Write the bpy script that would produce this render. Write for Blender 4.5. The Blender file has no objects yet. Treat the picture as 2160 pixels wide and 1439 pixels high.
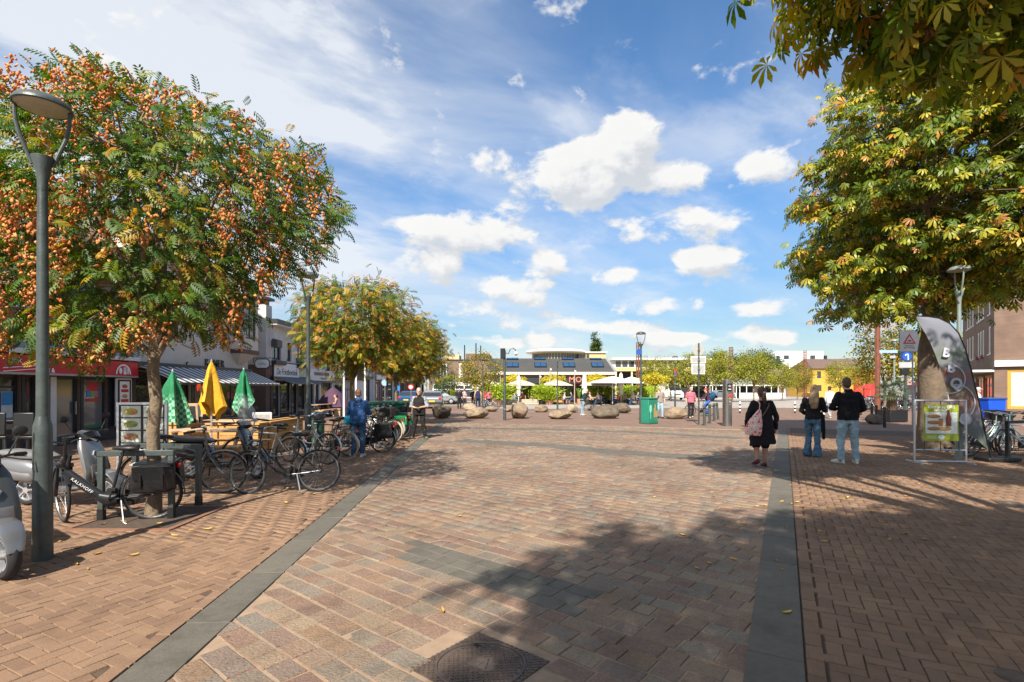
import bpy, bmesh, math, random
import numpy as np
from mathutils import Vector, Matrix
random.seed(7); RNG = np.random.default_rng(7)
R = math.radians; PI = math.pi
S = bpy.context.scene; COL = S.collection
# ---------------- camera
EYE = 1.7; FP = 1090.0; HOR = 820.0          # eye height (m), focal length and horizon in photo pixels
cam = bpy.data.cameras.new('camera'); camo = bpy.data.objects.new('camera', cam); COL.objects.link(camo)
camo.location = (0, 0, EYE); camo.rotation_euler = (R(90), 0, 0)
cam.sensor_width = 36; cam.lens = FP/2160*36; cam.shift_y = (HOR-719.5)/2160
cam.clip_start = .05; cam.clip_end = 3000
S.camera = camo
# ---------------- light
SUN_AZ = R(14.5); SUN_EL = R(43)              # shadows run forward and a little to the right
sun = bpy.data.lights.new('sun', 'SUN'); sun.energy = 5.0; sun.angle = R(.6); sun.color = (1, .93, .82)
suno = bpy.data.objects.new('sun', sun); COL.objects.link(suno)
sd = Vector((math.sin(SUN_AZ)*math.cos(SUN_EL), math.cos(SUN_AZ)*math.cos(SUN_EL), -math.sin(SUN_EL)))
suno.rotation_euler = sd.to_track_quat('-Z', 'Y').to_euler(); suno.location = (-5, -20, 30)
S.view_settings.view_transform = 'Standard'; S.view_settings.look = 'None'
S.view_settings.exposure = .93; S.view_settings.gamma = 1; S.view_settings.use_curve_mapping = False
# ---------------- sky: Nishita with cloud layers
W = bpy.data.worlds.new('World'); S.world = W; W.use_nodes = True
nt = W.node_tree; nt.nodes.clear(); L = nt.links
def nd(t, **k):
    n = nt.nodes.new(t)
    for a, b in k.items(): setattr(n, a, b)
    return n
def put(sock, v):
    if hasattr(v, 'is_linked') or hasattr(v, 'links'): L.new(v, sock)
    else: sock.default_value = v
def mth(op, a, b=0., c=0., clamp=False):
    n = nd('ShaderNodeMath', operation=op, use_clamp=clamp)
    put(n.inputs[0], a); put(n.inputs[1], b)
    if op in ('MULTIPLY_ADD', 'SMOOTH_MIN'): put(n.inputs[2], c)
    return n.outputs[0]
def ramp(x, a, b, lo=0., hi=1.):
    n = nd('ShaderNodeMapRange', interpolation_type='SMOOTHSTEP')
    put(n.inputs[0], x); n.inputs[1].default_value = a; n.inputs[2].default_value = b
    n.inputs[3].default_value = lo; n.inputs[4].default_value = hi
    return n.outputs[0]
def comb(x, y, z=0.):
    n = nd('ShaderNodeCombineXYZ'); put(n.inputs[0], x); put(n.inputs[1], y); put(n.inputs[2], z); return n.outputs[0]
def noise(v, sc, det=6, rough=.55, dist=0.):
    n = nd('ShaderNodeTexNoise'); put(n.inputs['Vector'], v); n.inputs['Scale'].default_value = sc
    n.inputs['Detail'].default_value = det; n.inputs['Roughness'].default_value = rough; n.inputs['Distortion'].default_value = dist
    return n.outputs['Fac']
def mixc(f, a, b):
    n = nd('ShaderNodeMix', data_type='RGBA'); put(n.inputs[0], f); put(n.inputs[6], a); put(n.inputs[7], b); return n.outputs[2]
sky = nd('ShaderNodeTexSky', sky_type='NISHITA'); sky.sun_disc = False
sky.sun_elevation = SUN_EL; sky.sun_rotation = PI+SUN_AZ; sky.air_density = 1.0; sky.dust_density = .35; sky.ozone_density = 2.2
tc = nd('ShaderNodeTexCoord'); sp = nd('ShaderNodeSeparateXYZ'); L.new(tc.outputs['Generated'], sp.inputs[0])
dx, dy, dz = sp.outputs
az = mth('ARCTAN2', dx, dy); el = mth('ARCSINE', dz)
dzp = mth('ADD', mth('MAXIMUM', dz, 0.), .16)
pu = mth('DIVIDE', dx, dzp); pv = mth('DIVIDE', dy, dzp)
# high thin veils, drawn out along one diagonal
ru = mth('ADD', mth('MULTIPLY', pu, .82), mth('MULTIPLY', pv, .57)); rv = mth('SUBTRACT', mth('MULTIPLY', pv, .82), mth('MULTIPLY', pu, .57))
veil = noise(comb(mth('MULTIPLY', ru, .7), mth('MULTIPLY', rv, 1.7), 2.3), 1.0, 6, .55, .5)
veil2 = noise(comb(mth('MULTIPLY', ru, .5), mth('MULTIPLY', rv, .35), 7.1), 1., 3, .5)
vm = mth('MULTIPLY', ramp(veil, .32, .74), ramp(veil2, .28, .60, .35, 1.))
alto = noise(comb(mth('MULTIPLY', ru, .9), mth('MULTIPLY', rv, 1.15), 11.), 2.1, 7, .58, .25)
# more veil towards one side of the sky (thin layer coming in from the left)
vm = mth('ADD', mth('MULTIPLY', vm, ramp(az, .35, -.7, .5, 1.5)), mth('MULTIPLY', mth('MULTIPLY', ramp(az, .05, -.55, 0., .95), ramp(el, .08, .4)), ramp(mth('ADD', mth('MULTIPLY', veil, .55), mth('MULTIPLY', alto, .45)), .30, .62)), clamp=True)
vm = mth('ADD', vm, mth('MULTIPLY', ramp(alto, .48, .70), mth('MULTIPLY', ramp(veil2, .3, .62, .15, 1.), ramp(el, .1, .25, .3, .8))), clamp=True)
# cumulus: lumps in azimuth / elevation, thinning upward, lit from above
def cumulus(da, de):
    a = mth('ADD', az, da); e = mth('ADD', el, de)
    tot = None
    # big cloud masses (azimuth, elevation, half width, half height)
    for (ca, ce, ra, re, w) in CLOUDS:
        q = mth('ADD', mth('POWER', mth('ABSOLUTE', mth('DIVIDE', mth('SUBTRACT', a, ca), ra)), 2.), mth('POWER', mth('ABSOLUTE', mth('DIVIDE', mth('SUBTRACT', e, ce), re)), 2.))
        g = mth('MULTIPLY', mth('SUBTRACT', 1., mth('MINIMUM', q, 1.6)), w)
        tot = g if tot is None else mth('MAXIMUM', tot, g)
    v = comb(a, mth('MULTIPLY', e, 1.6), 1.7)
    f = noise(v, 9.0, 9, .58, .2)
    f2 = noise(comb(a, mth('MULTIPLY', e, 2.2), 5.2), 5.5, 5, .5)
    lumps = mth('MAXIMUM', mth('MULTIPLY', tot, .52), mth('SUBTRACT', mth('MULTIPLY', f2, .62), ramp(e, .03, .42, .30, .62)))
    return mth('ADD', lumps, mth('MULTIPLY', mth('SUBTRACT', f, .5), 1.9))
def ae(px, py):
    x = (px-1080)/FP; z = (HOR-py)/FP
    return math.atan2(x, 1), math.atan(z/math.hypot(x, 1))
CLOUDS = []
for (px, py, wx, wy, w) in [(1225, 362, 205, 84, 1.0), (1330, 300, 85, 60, 1.0), (1395, 385, 105, 42, .9), (1010, 495, 145, 62, 1.0), (915, 540, 105, 42, .85), (1130, 555, 70, 34, .9),
                            (1480, 555, 85, 34, .8), (1300, 580, 60, 26, .7), (1600, 365, 75, 35, .45), (960, 650, 90, 22, .5), (1115, 630, 60, 18, .5), (1600, 645, 85, 24, .7),
                            (1420, 715, 70, 16, .8), (1650, 710, 50, 18, .7), (1150, 722, 50, 18, .9), (1080, 725, 40, 12, .6), (700, 545, 60, 20, .5), (1860, 655, 80, 60, .8), (1330, 480, 190, 40, .42), (1160, 420, 170, 60, .4), (1500, 470, 150, 36, .36), (860, 470, 90, 60, .36), (1050, 600, 130, 26, .4), (1380, 640, 120, 24, .4), (1560, 590, 90, 30, .4), (900, 690, 110, 20, .5), (1280, 690, 90, 18, .45), (1010, 715, 70, 14, .5)]:
    a0, e0 = ae(px, py); a1, _ = ae(px+wx*1.12, py); _, e1 = ae(px, py-wy*1.12)
    CLOUDS.append((a0, e0, abs(a1-a0), abs(e1-e0), w))
c0 = cumulus(0., 0.); c1 = cumulus(-.018, .030)
cm = ramp(c0, .07, .33)
lit = ramp(mth('SUBTRACT', c0, c1), -.26, .26)
thick = ramp(c0, .15, .6, .0, 1.)
litw = mth('ADD', mth('MULTIPLY', lit, .75), mth('SUBTRACT', .25, mth('MULTIPLY', thick, .10)), clamp=True)
CLD = 10.5
ccol = mixc(litw, (CLD*.60, CLD*.64, CLD*.70, 1), (CLD, CLD*.985, CLD*.955, 1))
horizon_haze = ramp(el, .0, .12, .2, 0.)
base = nd('ShaderNodeHueSaturation'); L.new(sky.outputs[0], base.inputs['Color']); base.inputs['Saturation'].default_value = 1.2; L.new(ramp(el, .0, .4, 1.05, 1.95), base.inputs['Value'])
s1 = mixc(mth('MULTIPLY', vm, .86, clamp=True), base.outputs[0], (CLD*.90, CLD*.93, CLD*.97, 1))
s2 = mixc(horizon_haze, s1, (CLD*.80, CLD*.86, CLD*.92, 1))
s3 = mixc(mth('MULTIPLY', cm, .96), s2, ccol)
bg = nd('ShaderNodeBackground'); L.new(s3, bg.inputs[0]); bg.inputs[1].default_value = .05
wo = nd('ShaderNodeOutputWorld'); L.new(bg.outputs[0], wo.inputs[0])

# ---------------- placing helpers: a photo pixel on the ground gives a spot
def G(px, py):
    d = py-HOR
    return ((px-1080)*EYE/d, EYE*FP/d)
def XA(px, Y): return (px-1080)*Y/FP
def ZA(py, Y): return EYE+(HOR-py)*Y/FP

# ---------------- materials
MATS = {}
def mat(name, col, rough=.6, metal=0., var=.12, scale=6., bump=0., bscale=40., spec=.5, coat=0., isl=0., trans=0., objvar=0., alpha=1., dirt=0.):
    if name in MATS: return MATS[name]
    m = bpy.data.materials.new(name); m.use_nodes = True; MATS[name] = m
    t = m.node_tree; b = t.nodes['Principled BSDF']; lk = t.links
    b.inputs['Roughness'].default_value = rough; b.inputs['Metallic'].default_value = metal
    b.inputs['Specular IOR Level'].default_value = spec; b.inputs['Coat Weight'].default_value = coat
    if alpha < 1: b.inputs['Alpha'].default_value = alpha
    if trans: b.inputs['Transmission Weight'].default_value = trans
    c = (*col, 1); b.inputs['Base Color'].default_value = c
    tcn = t.nodes.new('ShaderNodeTexCoord')
    if var or isl or objvar or dirt:
        hs = t.nodes.new('ShaderNodeHueSaturation'); hs.inputs['Color'].default_value = c
        src = None
        def addv(sock, amt):
            nonlocal src
            mr = t.nodes.new('ShaderNodeMapRange'); lk.new(sock, mr.inputs[0]); mr.inputs[3].default_value = -amt; mr.inputs[4].default_value = amt
            if src is None: src = mr.outputs[0]
            else:
                ad = t.nodes.new('ShaderNodeMath'); ad.operation = 'ADD'; lk.new(src, ad.inputs[0]); lk.new(mr.outputs[0], ad.inputs[1]); src = ad.outputs[0]
        if var:
            nz = t.nodes.new('ShaderNodeTexNoise'); nz.inputs['Scale'].default_value = scale; nz.inputs['Detail'].default_value = 6; nz.inputs['Roughness'].default_value = .65
            lk.new(tcn.outputs['Object'], nz.inputs['Vector']); addv(nz.outputs['Fac'], var*2.2)
        if isl:
            gm = t.nodes.new('ShaderNodeNewGeometry'); addv(gm.outputs['Random Per Island'], isl)
        if objvar:
            oi = t.nodes.new('ShaderNodeObjectInfo'); addv(oi.outputs['Random'], objvar)
        ad = t.nodes.new('ShaderNodeMath'); ad.operation = 'ADD'; ad.inputs[1].default_value = 1
        if src: lk.new(src, ad.inputs[0]); lk.new(ad.outputs[0], hs.inputs['Value'])
        lk.new(hs.outputs[0], b.inputs['Base Color'])
    if bump:
        bz = t.nodes.new('ShaderNodeTexNoise'); bz.inputs['Scale'].default_value = bscale; bz.inputs['Detail'].default_value = 5
        lk.new(tcn.outputs['Object'], bz.inputs['Vector'])
        bp = t.nodes.new('ShaderNodeBump'); bp.inputs['Strength'].default_value = bump; bp.inputs['Distance'].default_value = .02
        lk.new(bz.outputs['Fac'], bp.inputs['Height']); lk.new(bp.outputs[0], b.inputs['Normal'])
    return m
def palette_mat(name, cols, rough=.8, grain=.18, gscale=30., bump=.25, bscale=60., trans=0., spec=.4, worn=0.):
    """colour picked per piece (mesh island and object) from a ramp, with grain on top"""
    if name in MATS: return MATS[name]
    m = bpy.data.materials.new(name); m.use_nodes = True; MATS[name] = m
    t = m.node_tree; b = t.nodes['Principled BSDF']; lk = t.links
    b.inputs['Roughness'].default_value = rough; b.inputs['Specular IOR Level'].default_value = spec
    gm = t.nodes.new('ShaderNodeNewGeometry'); oi = t.nodes.new('ShaderNodeObjectInfo')
    ad = t.nodes.new('ShaderNodeMath'); ad.operation = 'ADD'; lk.new(gm.outputs['Random Per Island'], ad.inputs[0]); lk.new(oi.outputs['Random'], ad.inputs[1])
    fr = t.nodes.new('ShaderNodeMath'); fr.operation = 'FRACT'; lk.new(ad.outputs[0], fr.inputs[0])
    cr = t.nodes.new('ShaderNodeValToRGB'); lk.new(fr.outputs[0], cr.inputs[0]); e = cr.color_ramp
    e.elements[0].position = 0; e.elements[0].color = (*cols[0][1], 1); e.elements[1].position = 1; e.elements[1].color = (*cols[-1][1], 1)
    for p, c in cols[1:-1]:
        q = e.elements.new(p); q.color = (*c, 1)
    tcn = t.nodes.new('ShaderNodeTexCoord'); nz = t.nodes.new('ShaderNodeTexNoise'); nz.inputs['Scale'].default_value = gscale; nz.inputs['Detail'].default_value = 6; nz.inputs['Roughness'].default_value = .7
    lk.new(gm.outputs['Position'], nz.inputs['Vector'])
    mr = t.nodes.new('ShaderNodeMapRange'); lk.new(nz.outputs['Fac'], mr.inputs[0]); mr.inputs[3].default_value = 1-grain*2; mr.inputs[4].default_value = 1+grain*2
    nz2 = t.nodes.new('ShaderNodeTexNoise'); nz2.inputs['Scale'].default_value = .55; nz2.inputs['Detail'].default_value = 4; lk.new(gm.outputs['Position'], nz2.inputs['Vector'])
    mr2 = t.nodes.new('ShaderNodeMapRange'); lk.new(nz2.outputs['Fac'], mr2.inputs[0]); mr2.inputs[1].default_value = .3; mr2.inputs[2].default_value = .7; mr2.inputs[3].default_value = 1-grain*.7; mr2.inputs[4].default_value = 1+grain*.7
    mu = t.nodes.new('ShaderNodeMath'); mu.operation = 'MULTIPLY'; lk.new(mr.outputs[0], mu.inputs[0]); lk.new(mr2.outputs[0], mu.inputs[1])
    if worn:
        n3 = t.nodes.new('ShaderNodeTexNoise'); n3.inputs['Scale'].default_value = 2.3; n3.inputs['Detail'].default_value = 8; n3.inputs['Roughness'].default_value = .7; lk.new(gm.outputs['Position'], n3.inputs['Vector'])
        m3 = t.nodes.new('ShaderNodeMapRange'); lk.new(n3.outputs['Fac'], m3.inputs[0]); m3.inputs[1].default_value = .34; m3.inputs[2].default_value = .52; m3.inputs[3].default_value = 1-worn; m3.inputs[4].default_value = 1.04
        vo = t.nodes.new('ShaderNodeTexVoronoi'); vo.inputs['Scale'].default_value = 2.2; lk.new(gm.outputs['Position'], vo.inputs['Vector'])
        m4 = t.nodes.new('ShaderNodeMapRange'); lk.new(vo.outputs['Distance'], m4.inputs[0]); m4.inputs[1].default_value = .035; m4.inputs[2].default_value = .06; m4.inputs[3].default_value = .62; m4.inputs[4].default_value = 1.
        for q_ in (m3, m4):
            m5 = t.nodes.new('ShaderNodeMath'); m5.operation = 'MULTIPLY'; lk.new(mu.outputs[0], m5.inputs[0]); lk.new(q_.outputs[0], m5.inputs[1]); mu = m5
    hs = t.nodes.new('ShaderNodeHueSaturation'); lk.new(cr.outputs[0], hs.inputs['Color']); lk.new(mu.outputs[0], hs.inputs['Value']); lk.new(hs.outputs[0], b.inputs['Base Color'])
    if trans:
        tr = t.nodes.new('ShaderNodeBsdfTranslucent'); mx = t.nodes.new('ShaderNodeMixShader'); mx.inputs[0].default_value = trans
        h2 = t.nodes.new('ShaderNodeHueSaturation'); h2.inputs['Saturation'].default_value = 1.15; h2.inputs['Value'].default_value = 1.35; lk.new(hs.outputs[0], h2.inputs['Color'])
        lk.new(h2.outputs[0], tr.inputs[0]); lk.new(b.outputs[0], mx.inputs[1]); lk.new(tr.outputs[0], mx.inputs[2]); lk.new(mx.outputs[0], t.nodes['Material Output'].inputs[0])
    if bump:
        bz = t.nodes.new('ShaderNodeTexNoise'); bz.inputs['Scale'].default_value = bscale; bz.inputs['Detail'].default_value = 6; lk.new(gm.outputs['Position'], bz.inputs['Vector'])
        bp = t.nodes.new('ShaderNodeBump'); bp.inputs['Strength'].default_value = bump; bp.inputs['Distance'].default_value = .012
        lk.new(bz.outputs['Fac'], bp.inputs['Height']); lk.new(bp.outputs[0], b.inputs['Normal'])
    return m
def brick_mat(name, c1, c2, mortar, bw=.22, bh=.065, rough=.85, horiz=False):
    if name in MATS: return MATS[name]
    m = bpy.data.materials.new(name); m.use_nodes = True; MATS[name] = m
    t = m.node_tree; b = t.nodes['Principled BSDF']; lk = t.links; b.inputs['Roughness'].default_value = rough
    gm = t.nodes.new('ShaderNodeNewGeometry'); sp_ = t.nodes.new('ShaderNodeSeparateXYZ'); lk.new(gm.outputs['Position'], sp_.inputs[0])
    cb = t.nodes.new('ShaderNodeCombineXYZ')
    if horiz:
        lk.new(sp_.outputs[0], cb.inputs[0]); lk.new(sp_.outputs[1], cb.inputs[1])
    else:
        ad = t.nodes.new('ShaderNodeMath'); ad.operation = 'ADD'; lk.new(sp_.outputs[0], ad.inputs[0]); lk.new(sp_.outputs[1], ad.inputs[1])
        lk.new(ad.outputs[0], cb.inputs[0]); lk.new(sp_.outputs[2], cb.inputs[1])
    bk = t.nodes.new('ShaderNodeTexBrick'); lk.new(cb.outputs[0], bk.inputs['Vector'])
    bk.inputs['Color1'].default_value = (*c1, 1); bk.inputs['Color2'].default_value = (*c2, 1); bk.inputs['Mortar'].default_value = (*mortar, 1)
    bk.inputs['Scale'].default_value = 1; bk.inputs['Brick Width'].default_value = bw; bk.inputs['Row Height'].default_value = bh; bk.inputs['Mortar Size'].default_value = bh*.08; bk.inputs['Bias'].default_value = 0
    nz = t.nodes.new('ShaderNodeTexNoise'); nz.inputs['Scale'].default_value = 1.2; nz.inputs['Detail'].default_value = 7; lk.new(gm.outputs['Position'], nz.inputs['Vector'])
    mr = t.nodes.new('ShaderNodeMapRange'); lk.new(nz.outputs['Fac'], mr.inputs[0]); mr.inputs[3].default_value = .6; mr.inputs[4].default_value = 1.4
    hs = t.nodes.new('ShaderNodeHueSaturation'); lk.new(bk.outputs['Color'], hs.inputs['Color']); lk.new(mr.outputs[0], hs.inputs['Value']); lk.new(hs.outputs[0], b.inputs['Base Color'])
    bp = t.nodes.new('ShaderNodeBump'); bp.inputs['Strength'].default_value = .5; bp.inputs['Distance'].default_value = .01; bp.invert = True
    lk.new(bk.outputs['Fac'], bp.inputs['Height']); lk.new(bp.outputs[0], b.inputs['Normal'])
    return m
def stripe_mat(name, ca, cb_, width, axis='Y', rough=.7):
    if name in MATS: return MATS[name]
    m = bpy.data.materials.new(name); m.use_nodes = True; MATS[name] = m
    t = m.node_tree; b = t.nodes['Principled BSDF']; lk = t.links; b.inputs['Roughness'].default_value = rough
    tcn = t.nodes.new('ShaderNodeTexCoord'); sp_ = t.nodes.new('ShaderNodeSeparateXYZ'); lk.new(tcn.outputs['Object'], sp_.inputs[0])
    dv = t.nodes.new('ShaderNodeMath'); dv.operation = 'DIVIDE'; lk.new(sp_.outputs['XYZ'.index(axis)], dv.inputs[0]); dv.inputs[1].default_value = width
    fr = t.nodes.new('ShaderNodeMath'); fr.operation = 'FRACT'; lk.new(dv.outputs[0], fr.inputs[0])
    gt = t.nodes.new('ShaderNodeMath'); gt.operation = 'GREATER_THAN'; lk.new(fr.outputs[0], gt.inputs[0]); gt.inputs[1].default_value = .5
    mx = t.nodes.new('ShaderNodeMix'); mx.data_type = 'RGBA'; lk.new(gt.outputs[0], mx.inputs[0]); mx.inputs[6].default_value = (*ca, 1); mx.inputs[7].default_value = (*cb_, 1)
    lk.new(mx.outputs[2], b.inputs['Base Color'])
    return m
def glass_mat(name, col=(.02, .025, .03), rough=.04, alpha=1., spec=.9):
    return mat(name, col, rough, 0, 0, spec=spec, alpha=alpha)

# ---------------- mesh builder
class MB:
    def __init__(s): s.v = []; s.f = []
    def add(s, vs, fs):
        o = len(s.v); s.v += [tuple(v) for v in vs]; s.f += [tuple(i+o for i in f) for f in fs]; return s
    def box(s, c, d, rz=0., M=None):
        x, y, z = d[0]/2, d[1]/2, d[2]/2
        vs = [Vector(p) for p in ((-x, -y, -z), (x, -y, -z), (x, y, -z), (-x, y, -z), (-x, -y, z), (x, -y, z), (x, y, z), (-x, y, z))]
        if M is None: M = Matrix.Rotation(rz, 3, 'Z')
        vs = [M @ v+Vector(c) for v in vs]
        return s.add(vs, [(3, 2, 1, 0), (4, 5, 6, 7), (0, 1, 5, 4), (1, 2, 6, 5), (2, 3, 7, 6), (3, 0, 4, 7)])
    def b2(s, x0, x1, y0, y1, z0, z1): return s.box(((x0+x1)/2, (y0+y1)/2, (z0+z1)/2), (abs(x1-x0), abs(y1-y0), abs(z1-z0)))
    def bar(s, a, b, w, h, up=(0, 0, 1)):
        a, b = Vector(a), Vector(b); t = (b-a); ln = t.length; t.normalize()
        u = Vector(up)
        if abs(t.dot(u)) > .98: u = Vector((1, 0, 0))
        x = t.cross(u).normalized(); z = x.cross(t).normalized()
        M = Matrix((x, t, z)).transposed()
        return s.box((a+b)/2, (w, ln, h), M=M)
    def tube(s, pts, r, n=8, caps=True, flat=1., side=None):
        P = [Vector(p) for p in pts]; m = len(P)
        rr = r if isinstance(r, (list, tuple)) else [r]*m
        T = [(P[min(i+1, m-1)]-P[max(i-1, 0)]).normalized() for i in range(m)]
        u = Vector(side) if side else (Vector((0, 0, 1)) if abs(T[0].z) < .9 else Vector((1, 0, 0)))
        vs = []
        for i in range(m):
            x = T[i].cross(u)
            if x.length < 1e-4: x = T[i].orthogonal()
            x.normalize(); u = x.cross(T[i]).normalized()
            for k in range(n):
                a = 2*PI*k/n; vs.append(P[i]+x*math.cos(a)*rr[i]+u*math.sin(a)*rr[i]*flat)
        fs = []
        for i in range(m-1):
            for k in range(n):
                k2 = (k+1) % n; fs.append((i*n+k, i*n+k2, (i+1)*n+k2, (i+1)*n+k))
        if caps: fs += [tuple(range(n-1, -1, -1)), tuple(range((m-1)*n, m*n))]
        return s.add(vs, fs)
    def lathe(s, prof, n=16, c=(0, 0, 0), M=None):
        vs = []; fs = []; m = len(prof); M = M or Matrix.Identity(3); c = Vector(c)
        for (r, z) in prof:
            for k in range(n):
                a = 2*PI*k/n; vs.append(M @ Vector((r*math.cos(a), r*math.sin(a), z))+c)
        for i in range(m-1):
            for k in range(n):
                k2 = (k+1) % n; fs.append((i*n+k, i*n+k2, (i+1)*n+k2, (i+1)*n+k))
        fs += [tuple(range(n-1, -1, -1)), tuple(range((m-1)*n, m*n))]
        return s.add(vs, fs)
    def prism(s, poly, d, o=(0, 0, 0), ux=(1, 0, 0), uy=(0, 0, 1)):
        """polygon in the ux/uy plane at o, thickened by d along ux x uy (centred)"""
        ux, uy, o = Vector(ux).normalized(), Vector(uy).normalized(), Vector(o); nz = ux.cross(uy).normalized(); n = len(poly)
        vs = [o+ux*p[0]+uy*p[1]-nz*d/2 for p in poly]+[o+ux*p[0]+uy*p[1]+nz*d/2 for p in poly]
        fs = [tuple(range(n-1, -1, -1)), tuple(range(n, 2*n))]+[(i, (i+1) % n, n+(i+1) % n, n+i) for i in range(n)]
        return s.add(vs, fs)
    def ell(s, c, r, n=14, m=9, M=None):
        M = M or Matrix.Identity(3); c = Vector(c)
        vs = [M @ Vector((0, 0, -r[2]))+c]; fs = []
        for i in range(1, m):
            t = -PI/2+PI*i/m
            for k in range(n):
                a = 2*PI*k/n; vs.append(M @ Vector((r[0]*math.cos(t)*math.cos(a), r[1]*math.cos(t)*math.sin(a), r[2]*math.sin(t)))+c)
        vs.append(M @ Vector((0, 0, r[2]))+c)
        for k in range(n):
            k2 = (k+1) % n; fs.append((0, 1+k2, 1+k)); b = 1+(m-2)*n; fs.append((b+k, b+k2, len(vs)-1))
            for i in range(m-2): fs.append((1+i*n+k, 1+i*n+k2, 1+(i+1)*n+k2, 1+(i+1)*n+k))
        return s.add(vs, fs)
    def torus(s, c, Rr, r, n=32, m=8, M=None, arc=2*PI, a0=0., rx=None):
        M = M or Matrix.Identity(3); c = Vector(c); vs = []; fs = []; full = arc > 6.28; nn = n if full else n+1; rx = rx or r
        for i in range(nn):
            a = a0+arc*i/n
            for k in range(m):
                b = 2*PI*k/m; q = Rr+r*math.cos(b); vs.append(M @ Vector((q*math.cos(a), rx*math.sin(b), q*math.sin(a)))+c)
        for i in range(n):
            i2 = (i+1) % nn
            for k in range(m):
                k2 = (k+1) % m; fs.append((i*m+k, i*m+k2, i2*m+k2, i2*m+k))
        if not full: fs += [tuple(range(m)), tuple(range(n*m+m-1, n*m-1, -1))]
        return s.add(vs, fs)
    def mesh(s, name='mesh', smooth=True, ang=35):
        me = bpy.data.meshes.new(name); me.from_pydata(s.v, [], s.f); me.update()
        if smooth:
            me.polygons.foreach_set('use_smooth', [True]*len(me.polygons)); 
            try: me.set_sharp_from_angle(angle=R(ang))
            except Exception: pass
        return me
def setmat(o, m):
    me = o.data
    if len(me.materials) == 0: me.materials.append(m)
    if m is not None:
        o.material_slots[0].link = 'OBJECT'; o.material_slots[0].material = m
CACHE = {}
def link(name, data, parent=None, loc=(0, 0, 0), rot=(0, 0, 0), sc=None):
    o = bpy.data.objects.new(name, data); COL.objects.link(o); o.location = loc; o.rotation_euler = rot
    if sc is not None: o.scale = sc if isinstance(sc, (tuple, list)) else (sc, sc, sc)
    if parent is not None: o.parent = parent
    return o
def part(name, mb, m, parent=None, loc=(0, 0, 0), rot=(0, 0, 0), key=None, smooth=True, bev=0, sc=None, ang=35):
    if key is not None and key in CACHE: me = CACHE[key]
    else:
        if callable(mb): mb = mb()
        me = mb if isinstance(mb, bpy.types.Mesh) else mb.mesh(name, smooth, ang)
        if key is not None: CACHE[key] = me
    o = link(name, me, parent, loc, rot, sc); setmat(o, m)
    if bev:
        bm_ = o.modifiers.new('bevel', 'BEVEL'); bm_.width = bev; bm_.segments = 2; bm_.limit_method = 'ANGLE'; bm_.harden_normals = False
    return o
def tag(o, label=None, cat=None, group=None, kind=None):
    if label: o['label'] = label
    if cat: o['category'] = cat
    if group: o['group'] = group
    if kind: o['kind'] = kind
    return o
def thing(name, label, cat, loc=(0, 0, 0), rz=0., group=None, sc=None, rot=None):
    o = link(name, None, None, loc if len(loc) == 3 else (*loc, 0), rot or (0, 0, rz), sc); o.empty_display_size = .1
    return tag(o, label, cat, group)
def struct(name, mb, m, **k):
    o = part(name, mb, m, **k); o['kind'] = 'structure'; return o
def npmesh(name, V, F, smooth=False):
    """V (n,3), F (m,k) arrays"""
    me = bpy.data.meshes.new(name); V = np.asarray(V, dtype=np.float32); F = np.asarray(F, dtype=np.int32); k = F.shape[1]
    me.vertices.add(len(V)); me.vertices.foreach_set('co', V.ravel()); me.loops.add(F.size); me.loops.foreach_set('vertex_index', F.ravel())
    me.polygons.add(len(F)); me.polygons.foreach_set('loop_start', np.arange(0, F.size, k, dtype=np.int32)); me.polygons.foreach_set('loop_total', np.full(len(F), k, dtype=np.int32))
    if smooth: me.polygons.foreach_set('use_smooth', np.ones(len(F), dtype=bool))
    me.update(calc_edges=True); me.validate(); return me
TMP = bpy.data.scenes.new('workbench')
def evalmesh(o):
    TMP.collection.objects.link(o); vl = TMP.view_layers[0]; vl.update(); dg = vl.depsgraph
    me = bpy.data.meshes.new_from_object(o.evaluated_get(dg)); bpy.data.objects.remove(o); return me
def text(name, body, size, m, parent=None, loc=(0, 0, 0), rot=(R(90), 0, 0), depth=.01, shear=0., align='CENTER', sx=1., bold=0., lsp=1.):
    cu = bpy.data.curves.new(name, 'FONT'); cu.body = body; cu.size = size; cu.extrude = depth; cu.shear = shear; cu.align_x = align; cu.align_y = 'CENTER'; cu.offset = bold; cu.space_character = lsp; cu.resolution_u = 3
    to = bpy.data.objects.new(name, cu); me = evalmesh(to); me.materials.clear()
    o = link(name, me, parent, loc, rot, (sx, 1, 1)); setmat(o, m); return o
RX90 = Matrix.Rotation(R(90), 3, 'X')
# ======================= GROUND
def sheet(name, pts, z, m, kind='structure', parent=None):
    mb = MB(); mb.add([(x, y, z) for x, y in pts], [tuple(range(len(pts)))])
    o = part(name, mb, m, parent, smooth=False)
    if parent is None: o['kind'] = kind
    return o
def xl(Y): return -1.83-.0577*Y-.31          # outer edge of the left stone strip
def xr(Y): return -.243+.527*Y+.37           # outer edge of the right stone strip
def yend(X): return 25.0-.42*X               # where the sett carriageway stops
M_JOINT = mat('joint_sand_dark', (.085, .055, .038), .95, var=.25, scale=9)
M_SANDJ = mat('joint_sand_pale', (.28, .195, .13), .95, var=.2, scale=7)
M_FARBRICK = brick_mat('far_brick_paving', (.215, .132, .09), (.18, .108, .075), (.11, .075, .055), .21, .105, horiz=True)
M_PLAZA = brick_mat('far_plaza_slabs', (.36, .32, .28), (.31, .28, .25), (.22, .2, .18), .9, .6, horiz=True)
M_GROUND = mat('far_ground', (.24, .205, .165), .95, var=.2, scale=.05)
sheet('ground', [(-1500, -600), (1500, -600), (1500, 2500), (-1500, 2500)], -.06, M_GROUND)
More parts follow.
